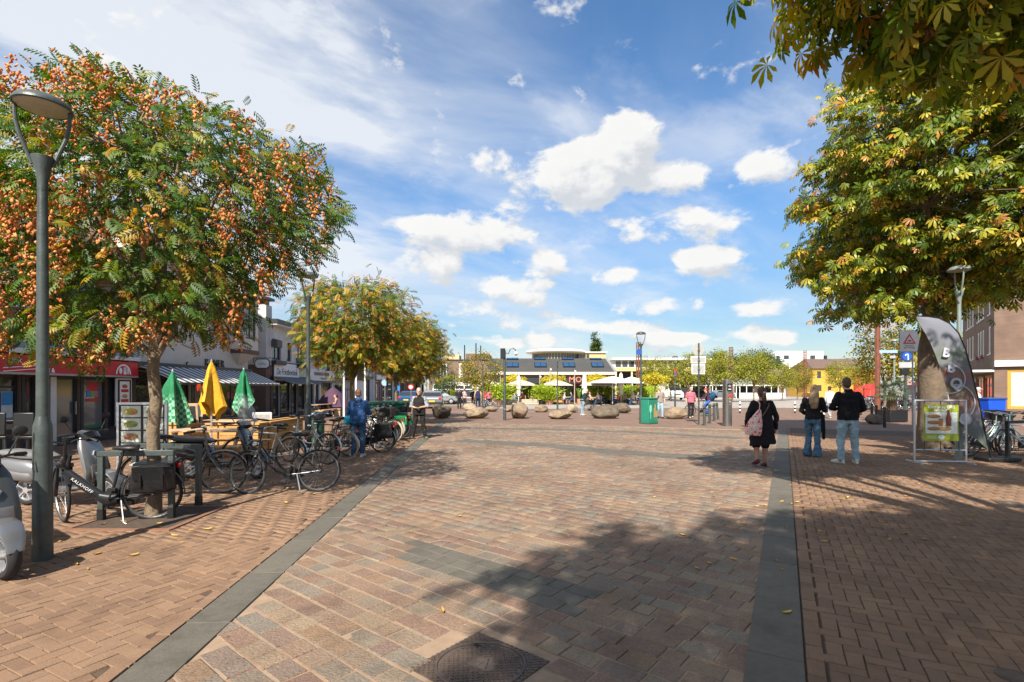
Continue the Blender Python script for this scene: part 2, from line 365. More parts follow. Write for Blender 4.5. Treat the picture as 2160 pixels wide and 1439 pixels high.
sheet('brick_square', [(-13.6, 20), (60, 8), (60, 47), (14, 46), (2, 44), (-13.6, 60)], -.022, M_FARBRICK)
sheet('plaza', [(-1.5, 44.5), (2, 44), (14, 46), (60, 47), (150, 60), (150, 190), (-2, 190), (-8, 62)], -.018, M_PLAZA)
M_STRIP = mat('pale_gutter_stone', (.40, .36, .30), .9, var=.15)
for i, (a, b, wd) in enumerate([((958, 867.5), (1345, 869.5), .25), ((1385, 868), (1600, 869), .22), ((700, 886), (905, 873), .2)]):
    A, B = G(*a), G(*b); d = Vector((B[0]-A[0], B[1]-A[1])).normalized(); n = Vector((-d.y, d.x))*wd/2
    sheet('gutter_strip', [(A[0]-n.x, A[1]-n.y), (B[0]-n.x, B[1]-n.y), (B[0]+n.x, B[1]+n.y), (A[0]+n.x, A[1]+n.y)], -.014+i*.001, M_STRIP)
# pieces --------------------------------------------------------------
def unit_piece(seed, ch=.05, irr=.02, sub=False):
    r = random.Random(seed); mb = MB()
    c = [(-.5, -.5), (.5, -.5), (.5, .5), (-.5, .5)]
    j = [(x+r.uniform(-irr, irr), y+r.uniform(-irr, irr)) for x, y in c]
    lo = [(x, y, -1.) for x, y in j]; mid = [(x, y, -.28) for x, y in j]; hi = [(x*(1-ch*1.2), y*(1-ch*2), r.uniform(-.06, .06)) for x, y in j]
    mb.add(lo+mid+hi, [(8, 9, 10, 11)]+[(i, (i+1) % 4, 4+(i+1) % 4, 4+i) for i in range(4)]+[(4+i, 4+(i+1) % 4, 8+(i+1) % 4, 8+i) for i in range(4)])
    return mb.mesh('piece', True, 28)
DEP = .022
def paving(parent, name, rects, m, keep=300, zj=.003, tilt=.012, irr=.02, ch=.03, variants=6):
    """rects: (cx, cy, angle, length, width). The ones showing largest become objects, the rest one mesh."""
    rects = np.array(rects); cx, cy, an, ln, wd = rects.T
    px = 1080+FP*cx/np.maximum(cy, .1); py = HOR+EYE*FP/np.maximum(cy, .1)
    vis = (cy > 2.6) & (px > -60) & (px < 2220) & (py < 1480)
    size = np.where(vis, ln*wd/np.maximum(cy, .1)**3, 0)
    order = np.argsort(-size); big = order[:keep]; rest = order[keep:]
    us = [unit_piece(i*7+len(name), ch, irr) for i in range(variants)]
    z = RNG.uniform(-zj, zj, len(rects)); tx = RNG.normal(0, tilt, len(rects)); ty = RNG.normal(0, tilt, len(rects))
    for q, i in enumerate(big):
        part(name, us[q % variants], m, parent, (cx[i], cy[i], z[i]), (tx[i]*.5, ty[i]*.5, an[i]), sc=(ln[i], wd[i], DEP), smooth=True)
    if len(rest):
        VV = []; FF = []
        tv = [np.array([v.co[:] for v in u.vertices]) for u in us]
        tf = np.array([list(p.vertices) for p in us[0].polygons])
        for k in range(variants):
            ids = rest[k::variants]; n = len(ids)
            T = np.repeat(tv[k][None], n, 0)*np.stack([ln[ids], wd[ids], np.full(n, DEP)], 1)[:, None, :]
            T[:, :, 2] += (T[:, :, 0]*np.sin(ty[ids])[:, None]*-1+T[:, :, 1]*np.sin(tx[ids])[:, None])*(tv[k][None, :, 2] > -.5)
            c, s = np.cos(an[ids])[:, None], np.sin(an[ids])[:, None]
            X = T[:, :, 0]*c-T[:, :, 1]*s+cx[ids][:, None]; Y = T[:, :, 0]*s+T[:, :, 1]*c+cy[ids][:, None]; Z = T[:, :, 2]+z[ids][:, None]
            off = sum(len(a) for a in VV); V = np.stack([X, Y, Z], 2).reshape(-1, 3); VV.append(V)
            FF.append((tf[None]+(np.arange(n)*len(tv[k]))[:, None, None]).reshape(-1, 4)+off)
        me = npmesh(name, np.concatenate(VV), np.concatenate(FF))
        o = part(name, me, m, parent); o['kind'] = 'stuff'
def herring(u, o, test, bl=.205, bw=.1, x0=-20, x1=20, y0=-20, y1=20):
    """herringbone, axes along u; blocks of one lying and one standing brick stepped diagonally"""
    out = []; w = bl/2; ang = math.atan2(u[1], u[0]); c, s = math.cos(ang), math.sin(ang)
    n0, n1 = int(x0/w), int(x1/w); m0, m1 = int(y0/w), int(y1/w)
    for i in range(n0, n1):
        for j in range(m0, m1):
            k = (i-j) % 4
            if k == 0: lx, ly, a = (i+1)*w, (j+.5)*w, 0
            elif k == 3: lx, ly, a = (i+.5)*w, (j+1)*w, PI/2
            else: continue
            X = o[0]+lx*c-ly*s; Y = o[1]+lx*s+ly*c
            if test(X, Y): out.append((X, Y, ang+a+random.gauss(0, .012), bl-.005+random.gauss(0, .0015), bw-.004))
    return out
M_BRICK = palette_mat('clay_paver', [(0, (0.195, 0.116, 0.069)), (.25, (0.224, 0.136, 0.083)), (.5, (0.205, 0.123, 0.076)), (.75, (0.236, 0.146, 0.088)), (.9, (0.186, 0.114, 0.073)), (1, (0.173, 0.103, 0.063))], .86, .15, 45, .35, 90, worn=.22)
M_SETT = palette_mat('stone_sett', [(0, (0.228, 0.155, 0.103)), (.12, (0.192, 0.120, 0.087)), (.26, (0.238, 0.164, 0.106)), (.38, (0.183, 0.123, 0.095)), (.5, (0.183, 0.153, 0.118)), (.6, (0.249, 0.182, 0.119)), (.7, (0.175, 0.110, 0.082)), (.8, (0.226, 0.143, 0.087)), (.9, (0.162, 0.139, 0.112)), (1, (0.210, 0.151, 0.103))], .8, .32, 38, .9, 55, worn=.25)
M_SLAB = palette_mat('grey_stone_slab', [(0, (0.109, 0.098, 0.078)), (.5, (0.123, 0.110, 0.087)), (1, (0.101, 0.092, 0.074))], .78, .14, 14, .3, 70, worn=.25)
# left and right footways
PL = sheet('pavement', [(-13.6, -2), (xl(-2), -2), (xl(26.4), 26.4), (-13.6, 31)], -.0115, M_JOINT)
inL = lambda X, Y: Y > 1.8 and X < xl(Y)-.10 and X > -13.5 and Y < 26.4-.1*(X+3.4) and X > -1.02*Y-1.2
ul = Vector((-.0577, 1)).normalized()
ur = Vector((.527, 1)).normalized()
RL = herring((ur.x, ur.y), (-5, 3), inL, x0=-8, x1=27, y0=-12, y1=22)
Y = 1.6
while Y < 26: RL.append((xl(Y)-.072, Y, math.atan2(ul.y, ul.x), .2, .098)); Y += .208
paving(PL, 'brick', RL, M_BRICK)
PR = sheet('pavement', [(xr(-2), -2), (40, -2), (40, 9.6), (xr(22.5), 22.5)], -.0112, M_JOINT)
inR = lambda X, Y: Y > 1.8 and X > xr(Y)+.13 and X < 1.03*Y+1.2 and X < 21 and Y < yend(X)-.6
ur = Vector((.527, 1)).normalized()
RR = herring((ur.x, ur.y), (4, 4), inR, x0=-8, x1=26, y0=-26, y1=12)
t = 0
while t < 24:
    Y = 1.7+t*ur.y; n = Vector((ur.y, -ur.x)); RR.append((xr(Y)+n.x*.06, Y+n.y*.06, math.atan2(ur.y, ur.x), .2, .1)); t += .208
paving(PR, 'brick', RR, M_BRICK)
# sett carriageway in courses, with dark slab bands let in
PS = sheet('sett_carriageway', [(xl(-2)+.3, -2), (xr(-2)-.35, -2), (xr(21.2)-.35, 21.2), (xl(26.4)+.3, 26.4)], -.0062, M_SANDJ)
cu = Vector((.773, -.635)); cv = Vector((.635, .773))          # course direction, across
MH = Vector(((1014-1080)*EYE/582, EYE*FP/582)); MH_A = math.atan2(-.635, .773)
def band(pts, w):   # polyline -> strip test
    def t(X, Y):
        for (a, b) in zip(pts, pts[1:]):
            ax, ay = a; bx, by = b; L2 = (bx-ax)**2+(by-ay)**2; k = ((X-ax)*(bx-ax)+(Y-ay)*(by-ay))/L2
            if 0 <= k <= 1 and abs((X-ax)*(by-ay)-(Y-ay)*(bx-ax))/math.sqrt(L2) < w: return True
        return False
    return t
ST1 = [G(964, 929), G(1140, 938), G(1269, 951), G(1400, 960), G(1524, 968.5)]
ST2 = [G(975, 903), G(1140, 905.5), G(1355, 912), G(1564, 925)]
b1, b2 = band(ST1, .48), band(ST2, .42)
pc = Vector(G(844.4, 1180)).dot(cv), Vector(G(867.5, 1130)).dot(cv)
pa, pb = G(844.4, 1180), G(1235.6, 1308)
def in_patch(X, Y):
    q = X*cv.x+Y*cv.y
    if not (min(pc) < q < max(pc)): return False
    return X > pa[0]-.0577*(Y-pa[1]) and X < pb[0]+.527*(Y-pb[1])
RS = []; RD = []
q = -6.
cw = .182
q0 = min(pc); nrow = 0
q = q0-int((q0+3)/cw)*cw
while q < 26:
    s_ = -26+random.random()*.3
    while s_ < 20:
        ln = random.choice([.15, .18, .21, .25, .29]); P = cu*(s_+ln/2)+cv*(q+cw/2); X, Y = P.x, P.y
        s_ += ln
        if Y < 1.8 or X < xl(Y)+.30 or X > xr(Y)-.36 or Y > yend(X)+.1 or abs(X) > 1.1*Y+1: continue
        dm = Vector((X, Y))-MH
        if abs(dm.dot(cu)) < .30+ln*.28 and abs(dm.dot(cv)) < .36: continue
        r_ = (X, Y, MH_A+random.gauss(0, .008), ln-.010, cw-.010)
        (RD if (in_patch(X, Y) or b1(X, Y) or b2(X, Y)) else RS).append(r_)
    q += cw
paving(PS, 'sett', RS, M_SETT, zj=.0035, tilt=.02, irr=.03, ch=.045)
paving(PS, 'slab', RD, M_SLAB, zj=.0012, tilt=.003, irr=.008, ch=.02)
# stone strips along both edges
def strip(x_of, off, y0, y1, sl, step, wid):
    root = thing('kerb_strip', None, None); root['kind'] = 'structure'
    dirv = Vector((sl, 1)).normalized(); ang = math.atan2(dirv.y, dirv.x); y = y0; us = [unit_piece(90+k, .006, .002) for k in range(4)]; k = 0
    while y < y1:
        yc = y+step*dirv.y/2
        part('slab', us[k % 4], M_SLAB, root, (x_of(yc)+off, yc, .0075+random.uniform(-.001, .001)), (0, 0, ang), sc=(step-.006, wid, .02)); y += step*dirv.y; k += 1
strip(xl, .155, 1.7, 26.2, -.0577, 1.02, .305)
strip(xr, -.185, 1.5, 20.8, .527, 1.0, .322)
# manhole cover
t = thing('manhole_cover', 'square cast iron manhole cover with round lid in the foreground setts', 'manhole', (MH.x, MH.y, .002), MH_A)
M_IRON = mat('cast_iron', (.13, .095, .075), .55, .45, var=.3, scale=18, bump=.3, bscale=120)
fr = MB().box((0, 0, -.012), (.61, .61, .02))
for i in range(-14, 15):
    for j in range(-14, 15):
        x, y = i*.0208, j*.0208
        if math.hypot(x, y) > .272 and max(abs(x), abs(y)) < .296 and (i+j) % 2 == 0: fr.box((x, y, .001), (.022, .012, .006))
part('frame', fr, M_IRON, t, smooth=False)
ld = MB().lathe([(.262, -.012), (.262, -.001), (.255, .001), (.0, .001)], 40); 
for i in range(-12, 13):
    for j in range(-12, 13):
        x, y = i*.0205, j*.0205
        if .09 < math.hypot(x, y) < .245 and (i+j) % 2 == 0: ld.box((x, y, .004), (.022, .011, .006))
part('lid', ld, M_IRON, t, smooth=False)
part('ring', MB().torus((0, 0, .002), .272, .006, 48, 6, M=RX90), M_IRON, t)
em = MB().prism([(-.08, -.055), (.08, -.055), (0, .075)], .006, (0, 0, .005), (1, 0, 0), (0, 1, 0)); em.box((0, .01, .008), (.012, .12, .006)); part('emblem', em, M_IRON, t, smooth=False)
for (x, y) in ((-.17, .15), (.17, -.15)): part('lift_hole', MB().box((x, y, .0045), (.04, .028, .007)), mat('black_hole', (.008, .008, .008), .9, var=0), t)
gx, gy = G(2135, 1065)
t = thing('drain_cover', 'small flat iron cover in the brick pavement at the right edge', 'drain cover', (gx, gy, .005), R(62))
part('plate', MB().box((0, 0, -.004), (.5, .3, .012)), M_IRON, t); part('rim', MB().torus((0, 0, .002), .1, .008, 24, 6, M=RX90), M_IRON, t)
gx, gy = G(2140, 1428)
t = thing('road_box', 'small round iron valve cover at the bottom right corner', 'valve cover', (gx, gy, .004), 0)
part('rim', MB().lathe([(.09, -.012), (.09, .002), (.075, .004), (.07, .002)], 24), M_IRON, t); part('cap', MB().lathe([(.068, -.01), (.066, .003), (0, .004)], 20), M_IRON, t)
# fallen leaves, a few that can be picked out
M_FALL = palette_mat('fallen_leaf', [(0, (.55, .33, .05)), (.4, (.60, .42, .08)), (.7, (.42, .18, .05)), (1, (.5, .28, .07))], .7, .1, 20, 0)
fl = []
for (px, py) in [(1569, 1106), (1545, 987), (1508, 1004), (1649, 1203), (1638, 1005), (1652, 1006), (1690, 1000), (1730, 1122), (1876, 1140), (1912, 1125), (1994, 1064), (1981, 984), (2055, 1018), (2062, 1020), (970, 1090), (1440, 1130), (1470, 1200), (933, 1290), (1660, 1295), (1040, 942), (1700, 1045), (1695, 1070), (2005, 1000), (2110, 1010), (1840, 1050), (1380, 1050)]: fl.append(G(px, py))
for k in range(70):
    Y = random.uniform(5, 15); X = random.uniform(.35*Y, .9*Y); fl.append((X, Y))
for k in range(45):
    a = random.uniform(0, 6.28); r_ = random.uniform(.3, 2.2); fl.append((-4.7+r_*math.cos(a), 6.9+r_*math.sin(a)))
lv = []
for k in range(5):
    mb = MB(); n = 6; w = random.uniform(.3, .45); cz = random.uniform(.15, .4)
    for i in range(n+1):
        tt = i/n; ww = w*math.sin(PI*min(1, tt*.95+.03))**.8*.5; zz = cz*(tt-.5)**2
        mb.v += [(tt-.5, -ww, zz+.12), (tt-.5, 0, zz), (tt-.5, ww, zz+.1)]
    for i in range(n):
        for c in range(2): mb.f.append((i*3+c, i*3+c+1, i*3+c+4, i*3+c+3))
    lv.append(mb.mesh('fallen_leaf'))
for i, (x, y) in enumerate(fl):
    o = part('fallen_leaf', lv[i % 5], M_FALL, None, (x, y, .006), (random.uniform(-.1, .1), random.uniform(-.1, .1), random.uniform(0, 6.28)), sc=random.uniform(.045, .1))
    tag(o, 'small dry yellow-brown leaf fallen on the paving', 'leaf', 'fallen leaves on the paving')

# ======================= TREES
def rotmats(ax, nz):
    """local x -> ax, local z ~ nz ; arrays (n,3)"""
    ax = ax/np.linalg.norm(ax, axis=1, keepdims=True); y = np.cross(nz, ax); y /= np.linalg.norm(y, axis=1, keepdims=True)+1e-9; z = np.cross(ax, y)
    return np.stack([ax, y, z], 2)
def scatter(tv, tf, P, Mx, sc):
    n = len(P); V = np.einsum('nij,kj->nki', Mx, tv)*sc[:, None, None]+P[:, None, :]
    F = tf[None]+(np.arange(n)*len(tv))[:, None, None]
    return V.reshape(-1, 3), F.reshape(-1, tf.shape[1])
def palmate(nl=7):
    V = [(0, 0, 0)]; F = []
    for k in range(nl):
        a = R(-115+230*k/(nl-1)); L_ = .50+.50*math.cos(a*.72); c, s = math.cos(a), math.sin(a); w = .17*L_
        def pt(u, v, z): return (u*c-v*s, u*s+v*c, z)
        o = len(V); V += [pt(.74*L_, w, -.22*L_), pt(L_, 0, -.52*L_), pt(.74*L_, -w, -.22*L_), pt(.36*L_, w*.42, -.01), pt(.36*L_, -w*.42, -.01)]
        F += [(o+3, 0, o+4, o+2), (o+3, o+2, o+1, o+0)]
    return np.array(V), np.array(F)
def pinnate(np_=5, lw=.085, ll=.3):
    V = []; F = []; n = np_+1
    for i in range(n):
        x = i/(n-1)*.8; z = -.28*(x**2); V += [(x, 0, z), (x, .008, z)]
    for i in range(n-1): F.append((2*i, 2*i+2, 2*i+3, 2*i+1))
    for i in range(n):
        x = i/(n-1)*.8; z = -.28*(x**2)
        for sd_ in (1, -1):
            o = len(V); L_ = ll*(.75+.4*math.sin(PI*(i+.6)/n))
            V += [(x+.35*L_, sd_*(.5*L_), z-.03), (x+.30*L_+lw*.5, sd_*(.45*L_), z-.10), (x+.55*L_, sd_*L_, z-.16)]
            V[-3] = (x+.12*L_, sd_*.55*L_, z-.02); V[-2] = (x+.12*L_+lw*1.5, sd_*.45*L_, z-.06)
            F.append((2*i, o+1, o+2, o) if sd_ > 0 else (2*i, o, o+2, o+1))
    return np.array(V), np.array(F)
def simple_leaf():
    return np.array([(0, 0, 0), (.5, .28, .05), (1, 0, -.12), (.5, -.28, .05)]), np.array([(0, 1, 2, 3)])
def pod():
    V = [(0, 0, 0)]+[((.31 if k % 2 == 0 else .10)*math.cos(k*PI/3), (.31 if k % 2 == 0 else .10)*math.sin(k*PI/3), -.34-.08*(k % 3)) for k in range(6)]+[(0, 0, -1.)]
    F = [(0, 1+(k+1) % 6, 1+k) for k in range(6)]+[(7, 1+k, 1+(k+1) % 6) for k in range(6)]
    return np.array(V), np.array(F)
def lump(P, seed, amp=.22, n=9):
    """smooth random bumps over directions -> irregular outline"""
    r = np.random.default_rng(seed); D = r.normal(size=(n, 3)); D /= np.linalg.norm(D, axis=1, keepdims=True)
    A = r.uniform(-amp, amp, n); d = P/np.linalg.norm(P, axis=1, keepdims=True)
    return 1+(np.exp(4*(d @ D.T-1))*A).sum(1)
def clumps(c, rad, n, seed, shell=.5, bot=-.7, amp=.25, mind=.0, ls=None):
    r = np.random.default_rng(seed); out = []
    P = r.normal(size=(n*8, 3)); P /= np.linalg.norm(P, axis=1, keepdims=True)
    k = lump(P, (seed if ls is None else ls)+1, amp); q = (shell**3+(1-shell**3)*r.random(len(P)))**(1/3)
    P = P*(k*q)[:, None]; P = P[P[:, 2] > bot]
    P = P*np.array(rad)+np.array(c)
    keep = []
    for p in P:
        if all(np.sum((p-x)**2) > mind*mind for x in keep): keep.append(p)
        if len(keep) >= n: break
    return np.array(keep)
def limbs(base, top, tr, C, seed, nl=8, twig=.012, crownc=None, tseg=6, bend=.05):
    """trunk with limbs and a twig to every clump"""
    r = random.Random(seed); mb = MB(); base, top = Vector(base), Vector(top); H = (top-base).length
    pts = []; rad = []
    for i in range(tseg+1):
        t_ = i/tseg; p = base.lerp(top, t_)+Vector((r.uniform(-bend, bend), r.uniform(-bend, bend), 0))*(0 if i == 0 else 1); pts.append(p); rad.append(tr*(1.28 if i == 0 else 1-.22*t_))
    mb.tube(pts, rad, 12)
    cc = Vector(crownc) if crownc is not None else Vector(C.mean(0)); nodes = []
    order = list(range(len(C))); r.shuffle(order); mains = order[:nl]
    for i in mains:
        tgt = Vector(C[i]); st = top+Vector((0, 0, -r.uniform(0, .12)*H)); ln = (tgt-st).length
        mid = st.lerp(tgt, .45)+Vector((0, 0, ln*.10)); m2 = st.lerp(tgt, .75)+Vector((r.uniform(-.1, .1), r.uniform(-.1, .1), .06*ln))
        mb.tube([st, st.lerp(mid, .5)+Vector((0, 0, .03*ln)), mid, m2, tgt], [tr*.55, tr*.42, tr*.3, tr*.18, tr*.06], 7); nodes += [st.lerp(mid, .5), mid, m2]
    for i in order[nl:]:
        tgt = Vector(C[i]); nn = min(nodes, key=lambda p: (p-tgt).length); ln = (tgt-nn).length
        mb.tube([nn, nn.lerp(tgt, .5)+Vector((r.uniform(-.08, .08), r.uniform(-.08, .08), .08))*ln, tgt], [max(twig*1.6, tr*.10), twig*1.2, twig*.5], 5)
    return mb
def leaves_at(C, cc, n_each, spread, size, seed, tmpl, droop=.5, jit=.45, up=.8, flatz=.7, mask=None):
    r = np.random.default_rng(seed); N = len(C)*n_each
    P = np.repeat(C, n_each, 0); off = r.normal(size=(N, 3))*spread; off[:, 2] *= flatz; P = P+off
    if mask is not None: P = P[mask(P)]; N = len(P)
    out = P-np.array(cc); out[:, 2] *= .4; out /= np.linalg.norm(out, axis=1, keepdims=True)+1e-6
    ax = out+r.normal(size=(N, 3))*jit; ax[:, 2] -= droop
    nz = np.tile(np.array([[0, 0, up*.62]]), (N, 1))+r.normal(size=(N, 3))*.4+out*.7
    return scatter(*tmpl, P, rotmats(ax, nz), r.uniform(.7, 1.2, N)*size)
M_BARK = mat('bark_grey_brown', (.17, .125, .08), .95, var=.3, scale=7, bump=1., bscale=18)
M_BARK2 = mat('bark_chestnut', (.13, .095, .065), .95, var=.35, scale=5, bump=1., bscale=14)
M_TWIG = M_BARK
LEAF_KOEL = palette_mat('goldenrain_leaf', [(0, (0.037, 0.085, 0.011)), (.4, (0.054, 0.114, 0.013)), (.68, (0.091, 0.160, 0.015)), (.84, (0.213, 0.228, 0.018)), (.93, (0.382, 0.251, 0.018)), (1, (0.318, 0.138, 0.018))], .5, .12, 12, 0, trans=.35, spec=.4)
LEAF_KOEL2 = palette_mat('goldenrain_leaf_turning', [(0, (0.053, 0.104, 0.012)), (.3, (0.085, 0.146, 0.014)), (.55, (0.181, 0.208, 0.018)), (.75, (0.384, 0.281, 0.018)), (.88, (0.512, 0.250, 0.018)), (1, (0.384, 0.115, 0.018))], .5, .12, 12, 0, trans=.35, spec=.4)
PODM = palette_mat('seed_pod_papery', [(0, (0.554, 0.188, 0.055)), (.35, (0.699, 0.277, 0.086)), (.7, (0.718, 0.374, 0.134)), (.9, (0.718, 0.444, 0.125)), (1, (0.433, 0.118, 0.047))], .7, .12, 30, 0, trans=.3)
LEAF_CHEST = palette_mat('chestnut_leaf', [(0, (0.066, 0.115, 0.013)), (.3, (0.115, 0.183, 0.018)), (.52, (0.217, 0.259, 0.023)), (.72, (0.390, 0.365, 0.029)), (.86, (0.491, 0.381, 0.034)), (.95, (0.550, 0.290, 0.046)), (1, (0.405, 0.167, 0.046))], .45, .14, 10, 0, trans=.32, spec=.45)
LEAF_GREEN = palette_mat('green_leaf', [(0, (.035, .06, .012)), (.5, (.06, .10, .018)), (1, (.10, .14, .025))], .55, .12, 10, 0, trans=.3)
LEAF_LIME = palette_mat('yellowish_leaf', [(0, (0.133, 0.166, 0.016)), (.5, (0.243, 0.265, 0.022)), (.85, (0.354, 0.332, 0.033)), (1, (0.376, 0.243, 0.033))], .55, .12, 10, 0, trans=.35)
LEAF_GOLD = palette_mat('golden_leaf', [(0, (0.375, 0.338, 0.025)), (.5, (0.575, 0.450, 0.025)), (1, (0.500, 0.475, 0.050))], .55, .12, 10, 0, trans=.35)
def tree(name, label, group, loc, mbt, bark, leaf, leafm, pods=None, rz=0, sc=None):
    t = thing(name, label, 'tree', (*loc, 0), rz, group, sc)
    part('trunk', mbt, bark, t, key=(name, 'trunk') if isinstance(mbt, str) else None)
    o = part('crown', leaf, leafm, t); o['kind'] = 'stuff'
    if pods: o = part('seed_pods', pods, PODM, t); o['kind'] = 'stuff'
    return t
def koel(seed, H0, cr, rad, ncl, nleaf, lsize, npan, podn, pods, mask=None, tr=.11, spread=.3, mind=.5):
    C = clumps(cr, rad, ncl, seed, .38, -.9, .3, mind); cc = np.array(cr)
    if mask is not None: C = C[mask(C)]
    tb = limbs((0, 0, -.05), (0.03, 0.02, H0), tr, C, seed, 9, .010, bend=.03)
    V, F = leaves_at(C, cc, nleaf, spread, lsize, seed+5, pinnate(), .35, .5, .9, .75, mask)
    me = npmesh('crown', V, F)
    # papery pods in hanging panicles at the outside
    r = np.random.default_rng(seed+9); P = clumps(cr, np.array(rad)*1.06, npan, seed+3, .82, -1.0, .3, .0, seed)
    if mask is not None: P = P[mask(P)]
    n = len(P)*podn; Q = np.repeat(P, podn, 0); off = r.normal(size=(n, 3))*np.array([.085, .085, .13])*(rad[0]/2.5)**.5; off[:, :2] *= (.6+np.clip(off[:, 2:3]/.13, -1, 1)*.35); Q = Q+off
    # a few long wispy shoots that stand out of the crown
    if mask is not None: Q = Q[mask(Q)]
    n = len(Q); ax = np.tile(np.array([[0, 0, -1.]]), (n, 1))+r.normal(size=(n, 3))*.35
    M = rotmats(r.normal(size=(n, 3)), -ax); 
    V2, F2 = scatter(*pod(), Q, M, r.uniform(.55, 1.3, n)*pods)
    mp = npmesh('seed_pods', V2, F2)
    tw = MB()
    for p in P[::2]:
        d = Vector(p)-Vector(cc); s_ = Vector(cc)+d*.72; tw.tube([s_, s_.lerp(Vector(p), .6)+Vector((0, 0, .06)), Vector(p)], [.007, .005, .002], 4)
    tb.add(tw.v, tw.f)
    return tb.mesh('trunk'), me, mp
# near tree in front of the shops
tx_, ty_ = G(322, 1092)
LAMP1 = G(90, 1180)
def outline(P, o, jit, seed):
    r = np.random.default_rng(seed); wx = P[:, 0]+o[0]; wy = P[:, 1]+o[1]; d = np.maximum(wy, .5)
    return wx, wy, 1080+FP*wx/d+r.normal(0, jit, len(P)), HOR-FP*(P[:, 2]-EYE)/d+r.normal(0, jit, len(P))
def mask1(P):
    """crown outline as it grows, kept clear of the lamp post"""
    wx, wy, px, py = outline(P, (tx_, ty_), 12, 3); lampd = np.hypot(wx-LAMP1[0], wy-LAMP1[1])
    right = np.interp(py, [100, 160, 220, 260, 300, 400, 470, 520, 580, 620, 660, 740, 800], [240, 340, 480, 560, 640, 715, 725, 695, 640, 570, 530, 510, 470])
    top = np.interp(px, [-100, 0, 60, 180, 250, 330, 400, 480, 560, 640, 700, 740], [120, 120, 85, 85, 155, 170, 205, 220, 275, 295, 370, 420]); bot = np.interp(px, [0, 100, 200, 270, 330, 420, 520], [755, 760, 778, 745, 715, 722, 740])
    return (px < right) & (py > top) & (py < bot) & (lampd > .5) & ~((wy < LAMP1[1]+.15) & (px > -40)) & (wy > 4.4)
a, b, c = koel(11, 2.35, (-.45, .4, 4.0), (2.75, 1.75, 2.0), 215, 46, .20, 330, 40, .066, mask1, .085, .24, .55)
tree('goldenrain_tree', 'large near goldenrain tree with orange seed pods beside the left lamp post', 'goldenrain trees along the shops', (tx_, ty_), a, M_BARK, b, LEAF_KOEL, c, 0)
# the row further down the street
a, b, c = koel(23, 2.2, (0, 0, 3.75), (1.85, 1.7, 1.55), 130, 34, .22, 90, 16, .06, None, .085, .24, .34)
for (px, Y, s_, rz, lab) in [(742, 17.4, 1.0, .4, 'goldenrain tree behind the man in the blue hoodie'), (836, 23.5, .98, 2.2, 'goldenrain tree beside the green recycling bins'), (884, 29.5, .95, 4.1, 'reddish goldenrain tree nearest the dark boulder')]:
    tree('goldenrain_tree', lab, 'goldenrain trees along the shops', (XA(px, Y), Y), a, M_BARK, b, LEAF_KOEL2, c, rz, s_)
# horse chestnuts on the right
def chest(seed, base, top, tr, cr, rad, ncl, nleaf, lsize, spread, mask=None, bot=-.62, mind=.8, shell=.4, amp=.28):
    C = clumps(cr, rad, ncl, seed, shell, bot, amp, mind)
    if mask is not None: C = C[mask(C)]
    tb = limbs(base, top, tr, C, seed, 10, .016, bend=.06)
    V, F = leaves_at(C, np.array(cr), nleaf, spread, lsize, seed+5, palmate(), .55, .45, .8, .6, mask)
    return tb.mesh('trunk'), npmesh('crown', V, F)
cx_, cy_ = G(1968, 948)
def mask2(P):
    wx, wy, px, py = outline(P, (cx_, cy_), 26, 4)
    left = np.interp(py, [100, 160, 250, 330, 450, 550, 620, 680], [1850, 1790, 1735, 1700, 1668, 1660, 1655, 1720]); bot = np.interp(px, [1650, 1700, 1750, 1800, 1860, 1910, 1960, 2030, 2100, 2160], [640, 670, 690, 660, 665, 690, 655, 650, 640, 610])
    return (px > left) & (py < bot) & ~((wy < 13.2) & (np.abs(px-2023) < 48) & (py > 530))
a, b = chest(31, (0, 0, -.1), (.1, .1, 4.2), .36, (1.6, .5, 7.0), (5.0, 4.4, 4.2), 340, 88, .205, .30, mask2, -.80, .88, .4, .42)
tree('chestnut_tree', 'big horse chestnut turning yellow behind the feather flag', 'horse chestnuts on the right', (cx_, cy_), a, M_BARK2, b, LEAF_CHEST)
C1 = clumps((-2.6, -3.5, 7.2), (5.0, 2.9, 2.6), 165, 47, .45, -.95, .36, .8); C2 = clumps((.15, 5.75, 6.75), (2.45, 1.8, 1.4), 110, 52, .3, -1.1, .35, .36); C3 = clumps((4.6, 3.2, 7.2), (3.2, 4.0, 2.4), 85, 55, .3, -.95, .34, .85)
tb = limbs((0, 0, -.1), (-.2, .3, 4.4), .34, np.concatenate([C1, C2, C3]), 47, 14, .016, bend=.06)
V1, F1 = leaves_at(C1, np.array((-2.6, -3.5, 7.2)), 60, .34, .26, 49, palmate(), .55, .45, .8, .6); V2, F2 = leaves_at(C2, np.array((-.2, 5.2, 6.4)), 26, .26, .24, 50, palmate(), .55, .45, .8, .7); V3, F3 = leaves_at(C3, np.array((4., 2., 7.2)), 40, .26, .26, 51, palmate(), .55, .45, .8, .6)
tree('chestnut_tree', 'near horse chestnut whose branches hang into the top right corner', 'horse chestnuts on the right', (5.2, -.55), tb.mesh('trunk'), M_BARK2, npmesh('crown', np.concatenate([V1, V2, V3]), np.concatenate([F1, F2+len(V1), F3+len(V1)+len(V2)])), LEAF_CHEST)
